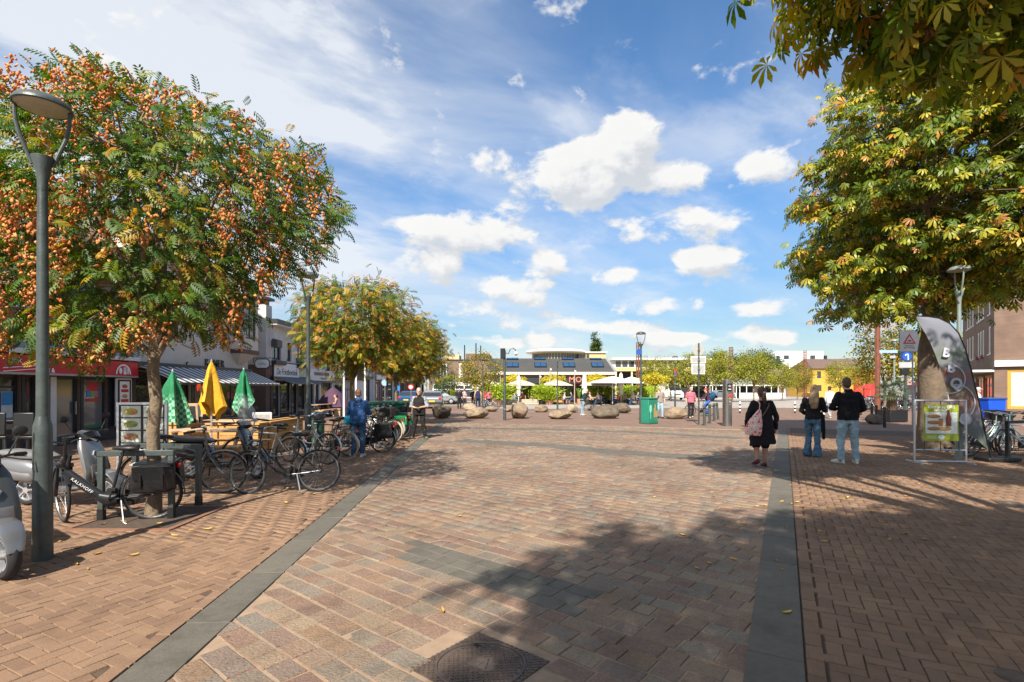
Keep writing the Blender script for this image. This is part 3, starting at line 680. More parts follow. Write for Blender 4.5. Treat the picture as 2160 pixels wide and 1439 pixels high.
# background trees
def generic(seed, H0, cr, rad, ncl, nleaf, lsize, spread, tr, tmpl=None, bot=-.85, mind=.4):
    C = clumps(cr, rad, ncl, seed, .3, bot, .25, mind); tb = limbs((0, 0, -.1), (0, 0, H0), tr, C, seed, 6, .02)
    V, F = leaves_at(C, np.array(cr), nleaf, spread, lsize, seed+2, tmpl or simple_leaf(), .3, .7, .8, .8)
    return tb.mesh('trunk'), npmesh('crown', V, F)
GA = generic(61, 2.4, (0, 0, 4.9), (2.3, 2.3, 2.6), 70, 60, .24, .42, .12)
GB = generic(62, 2.2, (0, 0, 4.3), (2.6, 2.6, 2.2), 70, 60, .24, .42, .12)
GC = generic(63, 4., (0, 0, 8.), (4.5, 4.5, 4.), 90, 60, .40, .7, .3)
for i, (px, Y, top, g, m, nm, lab) in enumerate([
    (1012, 47, 757, GB, LEAF_KOEL2, 'plane_tree', 'round reddish green tree left of the camera pole'),
    (938, 58, 782, GB, LEAF_GREEN, 'plane_tree', 'small dark green tree in front of the brown brick building'),
    (1375, 66, 757, GA, LEAF_LIME, 'plane_tree', 'young yellow-green tree right of the rusty lattice mast'),
    (1415, 72, 764, GA, LEAF_LIME, 'plane_tree', 'yellow-green tree behind the white van'),
    (1452, 68, 757, GB, LEAF_LIME, 'plane_tree', 'yellow-green tree behind the round sign post'),
    (1495, 70, 750, GA, LEAF_LIME, 'plane_tree', 'yellow-green tree behind the cyclist with the red helmet'),
    (1530, 66, 752, GB, LEAF_LIME, 'plane_tree', 'yellow-green tree behind the steel column'),
    (1590, 66, 745, GA, LEAF_LIME, 'plane_tree', 'full yellow-green tree left of the white apartment block'),
    (1650, 72, 778, GB, LEAF_LIME, 'plane_tree', 'low yellow-green tree in front of the white apartment block'),
    (1682, 78, 776, GB, LEAF_KOEL2, 'plane_tree', 'low brownish tree beside the far rusty mast'),
    (1772, 74, 764, GA, LEAF_LIME, 'plane_tree', 'yellow-green tree in front of the yellow house'),
    (1822, 66, 770, GA, LEAF_LIME, 'plane_tree', 'yellow-green tree covering the red house wall'),
    (1866, 40, 690, GA, LEAF_KOEL2, 'plane_tree', 'airy yellow tree beside the tall rusty mast'),
    (1935, 60, 715, GB, LEAF_GOLD, 'plane_tree', 'golden tree seen behind the chestnut trunk'),
    (2005, 62, 720, GB, LEAF_LIME, 'plane_tree', 'yellow-green tree behind the feather flag')]):
    t = thing(nm, lab, 'tree', (XA(px, Y), Y, 0), i*1.3, 'young trees round the square'); hh = ZA(top, Y)/(7.3 if g is GA else 6.3)
    t.scale = (min(hh, 1.15), min(hh, 1.15), hh)
    part('trunk', g[0], M_BARK, t); o = part('crown', g[1], m, t); o['kind'] = 'stuff'
for i, (px, Y, top, lab) in enumerate([(1520, 125, 742, 'dark green tree top showing above the low building'), (1590, 130, 738, 'tall dark green tree crown left of the white apartment block'), (1625, 140, 748, 'dark green tree crown touching the white apartment block')]):
    t = thing('distant_tree', lab, 'tree', (XA(px, Y), Y, 0), i*2., 'dark trees behind the square'); t.scale = (1, 1, ZA(top, Y)/12.); part('trunk', GC[0], M_BARK2, t); o = part('crown', GC[1], LEAF_GREEN, t); o['kind'] = 'stuff'
a, b = generic(77, 4, (0, 0, 9), (1.1, 1.1, 7.), 140, 60, .45, .4, .2, None, -.95, .3)
t = thing('poplar_tree', 'narrow dark poplar rising behind the yellow apartment building', 'tree', (XA(1257, 135), 135, 0)); t.scale = (.95, .95, ZA(716, 135)/16); part('trunk', a, M_BARK2, t); o = part('crown', b, LEAF_GREEN, t); o['kind'] = 'stuff'
from mathutils import noise as mnoise
# ======================= STREET FURNITURE
M_POST = mat('post_grey_green_paint', (.058, .072, .068), .42, .15, var=.32, scale=9, bump=.12, bscale=50)
M_POSTL = mat('post_pale_grey_paint', (.22, .26, .24), .45, .2, var=.15, scale=5)
M_STEEL = mat('brushed_steel', (.42, .40, .38), .3, 1., var=.1, scale=3, bump=.05, bscale=200)
M_GALV = mat('galvanised_steel', (.34, .35, .36), .42, .85, var=.18, scale=12)
M_ALU = mat('aluminium', (.62, .63, .64), .35, .7, var=.08)
M_WHITE = mat('white_paint', (.78, .77, .75), .5, var=.06, scale=3)
M_BLACKP = mat('black_paint', (.012, .012, .013), .4, var=.1)
M_RUST = mat('corten_steel', (.20, .075, .045), .85, .1, var=.3, scale=4, bump=.2)
M_GREENM = mat('green_cabinet_paint', (.02, .20, .13), .4, var=.12, scale=3)
M_LENS = mat('lamp_lens', (.42, .38, .31), .35, var=.15, scale=20)
def lamp_meshes():
    lo = MB().lathe([(.088, -.05), (.086, .3), (.082, 1.32), (.080, 1.40), (.062, 1.47), (.056, 1.50)], 20)
    up = MB().lathe([(.056, 1.49), (.05, 3.0), (.043, 3.93)], 18)
    cone = MB().lathe([(.046, 3.86), (.047, 3.98), (.056, 4.02), (.058, 4.06), (.098, 4.20), (.098, 4.215), (.06, 4.2)], 20)
    arm = MB()
    arm.tube([(.085, 0, 4.13), (.125, 0, 4.25), (.185, 0, 4.42), (.215, 0, 4.56), (.222, 0, 4.68), (.215, 0, 4.76)], [.017, .019, .02, .02, .018, .014], 8)
    cap = MB().lathe([(.0, 4.86), (.09, 4.853), (.17, 4.83), (.225, 4.795), (.25, 4.755), (.252, 4.735), (.24, 4.725), (.235, 4.735)][::-1], 32)
    lens = MB().lathe([(.0, 4.700), (.10, 4.704), (.2, 4.717), (.236, 4.737), (.1, 4.74)], 28)
    return lo, up, cone, arm, cap, lens
LM = [m.mesh('lamp') for m in lamp_meshes()]
HL = 4.86
def lamp(px, py=None, Y=None, label='', H=4.6, rz=0., m=None, slim=1.):
    x, y = G(px, py) if py else (XA(px, Y), Y); k = H/HL
    t = thing('street_lamp', label, 'street lamp', (x, y, 0), rz, 'street lamps round the square'); t.scale = (k*slim, k*slim, k); m = m or M_POST
    for nm, i in (('lower_post', 0), ('upper_post', 1), ('post_top', 2)): part(nm, LM[i], m, t)
    for s_ in (0, PI): part('arm', LM[3], m, t, rot=(0, 0, s_))
    c = part('lamp_cap', LM[4], m, t); part('lens', LM[5], M_LENS, c)
    return t
lamp(90, 1180, label='tall dark grey street lamp nearest the camera at the left edge', H=4.62, rz=R(28))
lamp(650, 967, label='street lamp between the parked bikes and the white chip shop', H=4.55, rz=R(70))
lamp(817, Y=25.5, label='street lamp half hidden in the goldenrain trees', H=4.5, rz=R(20))
lamp(1018, 863, label='street lamp behind the boulders beside the reddish tree', H=4.3, rz=.3)
lamp(1176, 864, label='thin dark street lamp behind the boulders in front of the restaurant', H=4.1, rz=1.4)
lamp(1352, 893, label='street lamp with an open loop head beside the green cabinet', H=4.5, rz=0)
lamp(1424, 862, label='street lamp with stickers in front of the white van', H=4.5, rz=0)
lamp(1908, 868, label='street lamp whose loop head shows above the warning sign', H=7.3*.62, rz=0)
lamp(1886, Y=27, label='pale street lamp carrying the street name plates', H=4.3, rz=1.2, m=M_POSTL)
lamp(2023, Y=12.6, label='pale grey street lamp in front of the right hand chestnut', H=4.7, rz=1.25, m=M_POSTL)
# camera pole
x, y = G(1064.5, 886)
t = thing('camera_pole', 'dark pole with a black box and a white dome camera on a curved arm', 'camera pole', (x, y, 0))
hp = ZA(735, y)
part('pole', MB().lathe([(.085, -.05), (.085, 1.3), (.07, 1.4), (.062, hp-.1)], 16), M_POST, t)
part('equipment_box', MB().box((-.10, 0, hp-.28), (.26, .25, .56)), M_BLACKP, t, bev=.02)
arm = MB().tube([(.05, 0, hp-.25), (.2, 0, hp-.3), (.3, 0, hp-.05), (.45, 0, hp+.02), (.58, 0, hp-.08), (.62, 0, hp-.2)], .025, 8); part('arm', arm, M_POST, t)
d_ = part('dome_camera', MB().ell((.62, 0, hp-.27), (.10, .10, .10)), M_WHITE, t); part('dome_glass', MB().ell((.62, 0, hp-.32), (.075, .075, .075)), M_BLACKP, d_)
for z in (.55, 1.9): part('clamp', MB().lathe([(.09, z), (.092, z+.02), (.09, z+.07)], 14), M_GALV, t)
# sign seen from behind
x, y = G(1474, 895)
t = thing('traffic_sign', 'traffic sign post seen from behind with a round and two square plates', 'traffic sign', (x, y, 0), R(3))
hp = ZA(724, y); part('pole', MB().lathe([(.038, -.05), (.036, hp)], 12), M_POST, t)
M_SB = mat('sign_back_grey', (.42, .43, .42), .5, .3, var=.1)
rr = (789-724)/2*y/FP*.82*.5/.5
part('round_plate', MB().lathe([(.30, -.012), (.31, 0), (.30, .012)], 36, (0, .05, ZA(737.3, y)), RX90), M_SB, t)
for (z0, z1, w) in ((751, 767, .74), (767.5, 790, .66)):
    a0, a1 = ZA(z1, y)+.012, ZA(z0, y)-.012
    p_ = part('plate', MB().box((.0, .05, (a0+a1)/2), (w, .02, a1-a0)), M_WHITE, t, bev=.01); part('plate_back', MB().box((0, .037, (a0+a1)/2), (w-.09, .012, a1-a0-.09)), M_SB, p_)
for z in (738, 760, 778): part('clamp', MB().box((0, .0, ZA(z, y)), (.1, .09, .05)), M_GALV, t)
# bollards in front of the square
bol = MB().lathe([(.062, -.05), (.062, .86), (.056, .90), (.0, .915)], 16).mesh('post'); band_ = MB().lathe([(.0635, .74), (.0635, .80)], 16).mesh('band')
for (px, py, lean, lab) in [(1485.5, 897, -.015, 'grey bollard nearest the camera beside the sign post'), (1497, 892.5, .01, 'second grey bollard from the sign post'), (1506.5, 887.5, 0, 'third grey bollard from the sign post'), (1515, 884.5, .09, 'leaning grey bollard nearest the steel column')]:
    x, y = G(px, py); t = thing('bollard', lab, 'bollard', (x, y, 0), rot=(0, -lean, 0), group='grey bollards'); t.scale = (1, 1, 1.02); part('post', bol, M_POST, t); part('band', band_, M_BLACKP, t)
for (px, py, lab) in [(1839, 886, 'dark bollard left of the palm planter'), (1848.5, 893, 'dark bollard in the middle of three by the palm planter'), (1866, 901, 'dark bollard in front of the palm planter')]:
    x, y = G(px, py); t = thing('bollard', lab, 'bollard', (x, y, 0), group='dark bollards by the palm'); t.scale = (1.05, 1.05, .98); part('post', bol, M_BLACKP, t); part('band', band_, M_POST, t)
for (px, py, lab) in [(1561, 871, 'black and white striped bollard left of the woman in the dress'), (1677, 871, 'black and white striped bollard right of the woman in the dress'), (1738, 879, 'striped bollard behind the blonde woman')]:
    x, y = G(px, py); t = thing('striped_bollard', lab, 'bollard', (x, y, 0), group='striped bollards')
    for k in range(6): part('band', MB().lathe([(.06, k*.125), (.06, k*.125+.124)], 14), M_BLACKP if k % 2 == 0 else M_WHITE, t)
    part('cap', MB().lathe([(.06, .75), (.05, .79), (0, .8)], 14), M_WHITE, t)
# steel column
x, y = G(1534, 898)
t = thing('access_column', 'brushed steel access column with a red signal light', 'column', (x, y, 0), 0)
hp = ZA(801, y); part('column', MB().lathe([(.205, -.05), (.205, hp-.02), (.19, hp)], 36), M_STEEL, t)
part('screen', MB().box((.02, -.192, hp-.36), (.2, .05, .36)), M_BLACKP, t, bev=.01)
text('symbol', 'O', .12, M_WHITE, t, (.02, -.220, hp-.30), depth=.003); part('symbol_bar', MB().box((.02, -.219, hp-.44), (.13, .006, .03)), M_WHITE, t)
for k, (c_, r_) in enumerate([((.75, .03, .02), .055), ((.22, .17, .14), .045), ((.22, .18, .13), .045), ((.1, .1, .1), .03)]):
    part('signal_light', MB().lathe([(r_+.014, 0), (r_+.012, .03), (r_, .034), (r_*.6, .04), (0, .042)], 18, (.045, -.19, hp-.74-k*.14), RX90), mat('signal_%d' % k, c_, .3, var=0), t)
# green utility cabinet
x, y = G(1369, 893); wcab = 1.1
t = thing('utility_cabinet', 'green utility cabinet painted with a tree and a skyline', 'cabinet', (x, y-.0, 0), R(38))
hc = ZA(840, y)
part('body', MB().box((0, 0, hc/2+.03), (.72, .5, hc-.1)), M_GREENM, t, bev=.02); part('plinth', MB().box((0, 0, .04), (.76, .54, .09)), mat('green_plinth', (.02, .14, .09), .6, var=.1), t, bev=.01)
part('roof', MB().box((0, 0, hc), (.8, .58, .05)), mat('green_cabinet_roof', (.04, .24, .17), .4, var=.1), t, bev=.015)
part('door_edge', MB().box((0, -.256, hc/2+.03), (.012, .01, hc-.2)), mat('green_plinth', (.02, .14, .09)), t)
M_ART = mat('mural_ochre', (.42, .24, .08), .6, var=.1); M_ART2 = mat('mural_mint', (.20, .62, .42), .6, var=.05)
part('painted_tree', MB().ell((-.2, -.253, .72), (.1, .006, .2)).box((-.2, -.253, .40), (.025, .01, .3)), M_ART2, t)
for (xx, w, h0, h1) in [(.07, .05, .3, .75), (.15, .06, .3, .95), (.26, .1, .3, .62)]: part('painted_tower', MB().box((xx, -.253, (h0+h1)/2), (w, .012, h1-h0)), M_ART, t)
for (yy, w, h0, h1) in [(-.15, .06, .3, .8), (-.02, .05, .3, 1.0), (.12, .16, .25, .68)]: part('painted_tower', MB().box((.363, yy, (h0+h1)/2), (.012, w, h1-h0)), M_ART, t)
for (yy, h1) in [(-.08, .9), (.2, 1.1)]: part('painted_tower', MB().box((.363, yy, .3+h1/2), (.012, .03, h1)), M_ART2, t)
# boulders
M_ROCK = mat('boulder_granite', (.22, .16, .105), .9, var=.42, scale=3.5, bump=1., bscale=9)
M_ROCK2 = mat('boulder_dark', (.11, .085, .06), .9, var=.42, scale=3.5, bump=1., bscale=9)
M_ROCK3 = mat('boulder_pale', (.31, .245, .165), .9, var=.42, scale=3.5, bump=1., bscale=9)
def boulder_mesh(seed, sx, sy, sz):
    bm = bmesh.new(); bmesh.ops.create_icosphere(bm, subdivisions=4, radius=1); r = np.random.default_rng(seed)
    D = r.normal(size=(14, 3)); D /= np.linalg.norm(D, axis=1, keepdims=True); dd = r.uniform(.66, .92, 14)
    for v in bm.verts:
        p = np.array(v.co); s_ = 1.
        for k in range(14):
            q = p @ D[k]
            if q > dd[k]: s_ = min(s_, dd[k]/q+.15*(1-dd[k]/q))
        q3 = Vector(p*1.7)+Vector((seed*3.1, 0, 0)); n_ = 1+.10*mnoise.noise(q3)+.07*mnoise.noise(q3*2.3)-.10*max(0, .12-abs(mnoise.noise(q3*1.3+Vector((5, 2, 1)))))*4+.03*mnoise.noise(q3*6)
        v.co = Vector(p*s_*n_*np.array([sx, sy, sz]))
    zm = -.82*sz
    for v in bm.verts:
        v.co.z = max(v.co.z, zm)-zm
    for _ in range(1): bmesh.ops.smooth_vert(bm, verts=bm.verts, factor=.25, use_axis_x=True, use_axis_y=True, use_axis_z=True)
    me = bpy.data.meshes.new('boulder'); bm.to_mesh(me); bm.free(); me.polygons.foreach_set('use_smooth', [True]*len(me.polygons)); return me
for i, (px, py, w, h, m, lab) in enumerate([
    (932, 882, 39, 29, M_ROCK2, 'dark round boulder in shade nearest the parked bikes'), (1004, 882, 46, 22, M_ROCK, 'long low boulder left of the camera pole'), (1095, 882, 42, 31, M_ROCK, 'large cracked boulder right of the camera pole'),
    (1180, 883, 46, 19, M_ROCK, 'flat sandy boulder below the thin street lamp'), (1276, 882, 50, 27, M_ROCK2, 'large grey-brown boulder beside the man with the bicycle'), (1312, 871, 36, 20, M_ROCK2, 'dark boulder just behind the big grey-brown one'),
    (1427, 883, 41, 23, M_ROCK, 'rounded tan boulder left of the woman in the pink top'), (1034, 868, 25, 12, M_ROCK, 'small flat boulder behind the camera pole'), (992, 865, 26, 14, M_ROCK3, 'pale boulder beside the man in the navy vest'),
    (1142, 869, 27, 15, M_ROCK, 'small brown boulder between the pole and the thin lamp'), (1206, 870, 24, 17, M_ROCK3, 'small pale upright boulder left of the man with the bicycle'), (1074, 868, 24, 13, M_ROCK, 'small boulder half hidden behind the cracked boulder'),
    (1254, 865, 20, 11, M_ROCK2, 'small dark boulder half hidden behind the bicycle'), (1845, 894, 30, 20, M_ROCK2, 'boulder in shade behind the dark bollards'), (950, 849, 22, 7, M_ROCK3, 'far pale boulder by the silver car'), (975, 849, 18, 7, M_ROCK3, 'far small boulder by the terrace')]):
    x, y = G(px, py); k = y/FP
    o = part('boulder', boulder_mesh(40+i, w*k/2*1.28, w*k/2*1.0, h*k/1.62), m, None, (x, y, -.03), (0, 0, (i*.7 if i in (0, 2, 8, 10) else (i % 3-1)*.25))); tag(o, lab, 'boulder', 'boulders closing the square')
# corten masts
def mast(px, Y, top, lab, w=.32, bare=0):
    x = XA(px, Y); h = ZA(top, Y); t = thing('steel_mast', lab, 'mast', (x, Y, 0), .4, 'rusty lattice masts')
    for (a, b) in ((-1, -1), (1, -1), (1, 1), (-1, 1)): part('leg', MB().box((a*w/2, b*w/2, h/2), (.09, .09, h)), M_RUST, t)
    lad = MB(); z = .5; k = 0
    while z < h:
        for (a, b, c_, d_) in ((-1, -1, 1, -1), (1, -1, 1, 1), (1, 1, -1, 1), (-1, 1, -1, -1)): lad.bar((a*w/2, b*w/2, z), (c_*w/2, d_*w/2, z+(.0)), .05, .05)
        z += .42
    part('rungs', lad, M_RUST, t, smooth=False)
mast(1347, 62, 722, 'rusty lattice mast beside the loop street lamp'); mast(1542, 75, 732, 'rusty lattice mast behind the steel column'); mast(1698, 85, 740, 'far rusty lattice mast above the blonde woman')
t = thing('steel_mast', 'tall solid rusty mast rising into the chestnut leaves', 'mast', (XA(1850, 38), 38, 0), .3, 'rusty lattice masts')
part('shaft', MB().box((0, 0, 4.7), (.22, .22, 9.4)), M_RUST, t, bev=.02); part('base_plate', MB().box((0, 0, .05), (.6, .6, .1)), M_RUST, t); part('flange', MB().box((.12, -.12, 4.7), (.05, .05, 9.3)), M_RUST, t)
# warning sign and blue sign on the right
M_RED = mat('sign_red', (.62, .02, .03), .45, var=.05); M_BLUE = mat('sign_blue', (.015, .08, .36), .45, var=.05)
x, y = G(1925, 905)
t = thing('warning_sign', 'white warning sign with a red triangle on a galvanised post', 'traffic sign', (x, y, 0), R(-6))
hp = ZA(700, y); part('pole', MB().lathe([(.03, -.05), (.03, hp)], 12), M_GALV, t)
k = y/FP; bw, bh = 38*k, 44*k; bz = ZA(720, y); bx = -8*k
part('board', MB().box((bx, -.045, bz), (bw, .015, bh)), mat('sign_white_dull', (.62, .62, .6), .5, var=.12, scale=6), t, bev=.012)
part('border', MB().box((bx, -.04, bz), (bw+.03, .012, bh+.03)), M_POST, t, bev=.01)
def tri(cx, cz, s_, yy): return MB().prism([(cx-s_, cz-s_*.85), (cx+s_, cz-s_*.85), (cx, cz+s_*.9)], .006, (0, yy, 0))
part('triangle', tri(bx, bz+.10, .25, -.056), M_RED, t); part('triangle_field', tri(bx, bz+.075, .155, -.061), mat('sign_white_dull', (.62, .62, .6)), t)
part('symbol', MB().box((bx, -.066, bz-.0), (.16, .006, .025)).prism([(bx-.06, bz+.01), (bx+.07, bz+.01), (bx+.04, bz+.045), (bx-.03, bz+.045)], .006, (0, -.066, 0)), M_BLACKP, t)
text('lettering', 'Bij groen', .085, M_BLACKP, t, (bx, -.055, bz-.19), depth=.002); text('lettering', 'één voertuig', .085, M_BLACKP, t, (bx, -.055, bz-.27), depth=.002)
x, y = G(1911, 883)
t = thing('direction_sign', 'blue arrow sign with a bicycle plate on a dark post', 'traffic sign', (x, y, 0), R(-4))
hp = ZA(742, y); part('pole', MB().lathe([(.06, -.05), (.058, 1.2), (.05, hp)], 14), M_POST, t)
k = y/FP; z1 = ZA(752, y)
part('square_plate', MB().box((0, -.07, z1), (26*k, .02, 18*k)), mat('sign_dark_blue', (.01, .03, .12), .5), t); part('disc', MB().lathe([(.25, 0), (.25, .012)], 36, (0, -.083, z1), RX90), M_BLUE, t)
ar = MB().tube([(.06, -.1, z1-.2), (.06, -.1, z1+.06), (.03, -.1, z1+.12), (-.05, -.1, z1+.1), (-.1, -.1, z1+.03)], .028, 6, flat=.3, side=(0, 1, 0)); part('arrow', ar, M_WHITE, t)
part('bicycle_plate', MB().box((0, -.07, ZA(770, y)), (31*k, .02, 12*k)), M_SB, t)
for s_ in (-.14, .14): part('bicycle_symbol', MB().torus((s_, -.084, ZA(771, y)), .085, .014, 16, 5), M_WHITE, t)
part('signal_box', MB().box((-.08, -.02, ZA(784, y)), (.42, .2, .36)), M_BLACKP, t, bev=.02)
Y = 27; t = thing('street_name_sign', 'light blue street name plate on the pale lamp post', 'street sign', (XA(1871, Y), Y-.1, ZA(742, Y))); M_LB = mat('light_blue_plate', (.28, .42, .55), .4)
part('plate', MB().box((0, 0, 0), (38*Y/FP, .03, 6*Y/FP)), M_LB, t); part('bracket', MB().box((.36, .05, 0), (.06, .12, .1)), M_GALV, t); part('lower_plate', MB().box((.22, 0, -.28), (.3, .025, .14)), M_SB, t)
# palm in a planter
x, y = G(1881, 889)
t = thing('palm_planter', 'square black planter holding a palm', 'planter', (x, y, 0), .05); part('box', MB().box((0, 0, .28), (.96, .96, .56)), M_BLACKP, t, bev=.02); part('soil', MB().box((0, 0, .555), (.86, .86, .03)), mat('soil', (.05, .035, .025), .95), t); part('rim', MB().box((0, -.44, .57), (.98, .08, .05)).box((0, .44, .57), (.98, .08, .05)).box((.44, 0, .57), (.08, .8, .05)).box((-.44, 0, .57), (.08, .8, .05)), M_BLACKP, t)
t = thing('fan_palm', 'hairy-trunked fan palm growing in the black planter', 'palm', (x, y, .5))
part('trunk', MB().tube([(0, 0, .02), (.01, 0, .4), (0, .01, .8), (0, 0, 1.05)], [.2, .21, .2, .13], 12), mat('palm_fibre', (.10, .06, .035), .95, var=.35, scale=25, bump=1, bscale=40), t)
M_PALM = mat('palm_leaf', (.045, .085, .03), .5, var=.2, scale=5)
for k in range(22):
    a = k*2.4; e = R(62-k*4.2); ln = .5+.12*math.sin(k*3); mb = MB(); d = Vector((math.cos(a)*math.cos(e), math.sin(a)*math.cos(e), math.sin(e))); b0 = Vector((0, 0, 1.02)); b1 = b0+d*ln
    mb.tube([b0, b0.lerp(b1, .5)+Vector((0, 0, .05)), b1], [.014, .01, .008], 5)
    s_ = d.cross(Vector((0, 0, 1))).normalized(); up = s_.cross(d)
    for j in range(15):
        q = R(-105+15*j); v = (d*math.cos(q)+s_*math.sin(q)); tip = b1+v*.48+Vector((0, 0, -.12)); md = b1+v*.26; w = (s_*math.cos(q)-d*math.sin(q))*.022
        mb.add([b1, md+w, tip, md-w], [(0, 1, 2, 3)])
    part('frond', mb, M_PALM, t, smooth=False)
# recycling bins
x, y = 0, 22.; x = XA(820, y)
for (px, Y, lab) in [(805, 21.6, 'green recycling container with a yellow sticker beside the bikes'), (832, 22.2, 'darker green recycling container right of the other one')]:
    t = thing('recycling_container', lab, 'container', (XA(px, Y), Y, 0), .0, 'green recycling containers'); part('body', MB().prism([(-.46, .12), (.46, .12), (.52, 1.05), (-.52, 1.05)], .8), M_GREENM, t, bev=.02); part('lid', MB().prism([(-.56, 1.05), (.56, 1.05), (.5, 1.16), (-.5, 1.16)], .92), mat('bin_lid_green', (.03, .16, .09), .5), t, bev=.02)
    for s_ in (-.36, .36): part('wheel', MB().lathe([(.1, -.03), (.1, .03)], 14, (s_, -.3, .1), RX90), M_BLACKP, t)
    part('sticker', MB().box((-.1, -.412, .72), (.5, .01, .34)), mat('sticker_yellow', (.75, .45, .02), .5, var=.1), t)
# litter bin
Y = 15.2; t = thing('litter_bin', 'round dark green perforated litter bin behind the second lamp', 'litter bin', (XA(664, Y), Y, 0)); M_BIN = mat('bin_green', (.012, .075, .04), .5, var=.15)
part('body', MB().lathe([(.2, .08), (.27, .12), (.27, .82), (.285, .84)], 24), M_BIN, t); part('lid', MB().lathe([(.31, .83), (.31, .9), (.26, .99), (.1, 1.03), (0, 1.03)], 24), M_BLACKP, t); part('foot', MB().lathe([(.12, -.02), (.1, .1)], 12), M_BLACKP, t)
# bike racks (square tube hoops)
def rack(a, b, h, lab, m=None, foot=False):
    A, B = Vector((*a, 0)), Vector((*b, 0)); t = thing('bike_rack', lab, 'bike rack', ((A+B)/2)[:], math.atan2(B.y-A.y, B.x-A.x), 'hoop bike racks'); w = (B-A).length/2; m = m or M_POST
    for s_ in (-1, 1): part('post', MB().box((s_*w, 0, h/2-.02), (.065, .065, h+.03)), m, t, bev=.006)
    part('rail', MB().box((0, 0, h-.002), (w*2+.075, .075, .07)), m, t, bev=.006)
    for s_ in (-1, 1): part('collar', MB().box((s_*w, 0, .07), (.072, .072, .16)), M_BLACKP, t)
    if foot: part('foot', MB().box((-w, 0, .06), (.5, .3, .12)), M_BLACKP, t, bev=.03)
rack(G(214, 1098), G(362, 1094), .865, 'grey steel hoop rack in front of the near tree trunk'); rack((-5.55, 7.62), G(419, 1068), .865, 'grey steel hoop rack behind the near tree trunk')
rack((11.55, 12.05), (13.3, 12.6), .92, 'black bike rack with a heavy foot at the right edge', M_BLACKP, True)
# tree pit plate at the near tree
t = thing('tree_grate', 'rust coloured tree pit frame round the near trunk', 'tree grate', (tx_, ty_, 0), 0)
for (cx0, cy0, dx0, dy0) in ((0, -.62, 1.3, .07), (0, .62, 1.3, .07), (-.62, 0, .07, 1.17), (.62, 0, .07, 1.17)): part('edge', MB().box((cx0, cy0, .006), (dx0, dy0, .024)), mat('grate_rust', (.22, .11, .065), .8, var=.2), t)
part('soil', MB().box((0, 0, -.002), (1.17, 1.17, .02)), mat('pit_soil', (.075, .05, .035), .95, var=.3, scale=12, bump=.6), t)
# ======================= BICYCLES AND SCOOTERS
def loft(secs, n=18, pw=2.4, side=(0, 1, 0)):
    """secs: (pos, half width along side, half height) -> closed superellipse loft"""
    mb = MB(); P = [Vector(s[0]) for s in secs]; m = len(P); sd_ = Vector(side).normalized(); vs = []; fs = []
    for i in range(m):
        T = (P[min(i+1, m-1)]-P[max(i-1, 0)]).normalized(); u = T.cross(sd_).normalized(); x = u.cross(T).normalized()
        for k in range(n):
            a = 2*PI*k/n; ca, sa = math.cos(a), math.sin(a)
            vs.append(P[i]+x*secs[i][1]*math.copysign(abs(ca)**(2/pw), ca)+u*secs[i][2]*math.copysign(abs(sa)**(2/pw), sa))
    for i in range(m-1):
        for k in range(n): fs.append((i*n+k, i*n+(k+1) % n, (i+1)*n+(k+1) % n, (i+1)*n+k))
    fs += [tuple(range(n-1, -1, -1)), tuple(range((m-1)*n, m*n))]
    return mb.add(vs, fs)
M_TYRE = mat('tyre_rubber', (.018, .018, .019), .8, var=.15, scale=20); M_RUB = mat('black_plastic', (.016, .016, .017), .5, var=.1); M_LEATHER = mat('black_vinyl', (.014, .014, .015), .38, var=.15, scale=10, bump=.2, bscale=25)
M_CHROME = mat('chrome', (.7, .7, .7), .18, 1., var=.05); M_RIM = mat('rim_alloy', (.20, .20, .20), .4, .8, var=.08); M_SPOKE = mat('spoke_steel', (.25, .25, .25), .35, .9, var=0)
M_CREAM = mat('cream_tyre', (.45, .36, .24), .8); M_REFL = mat('red_reflector', (.55, .02, .02), .3); M_FRAMEB = mat('frame_black', (.016, .016, .018), .3, .2, var=.1, coat=.4)
PX = .925
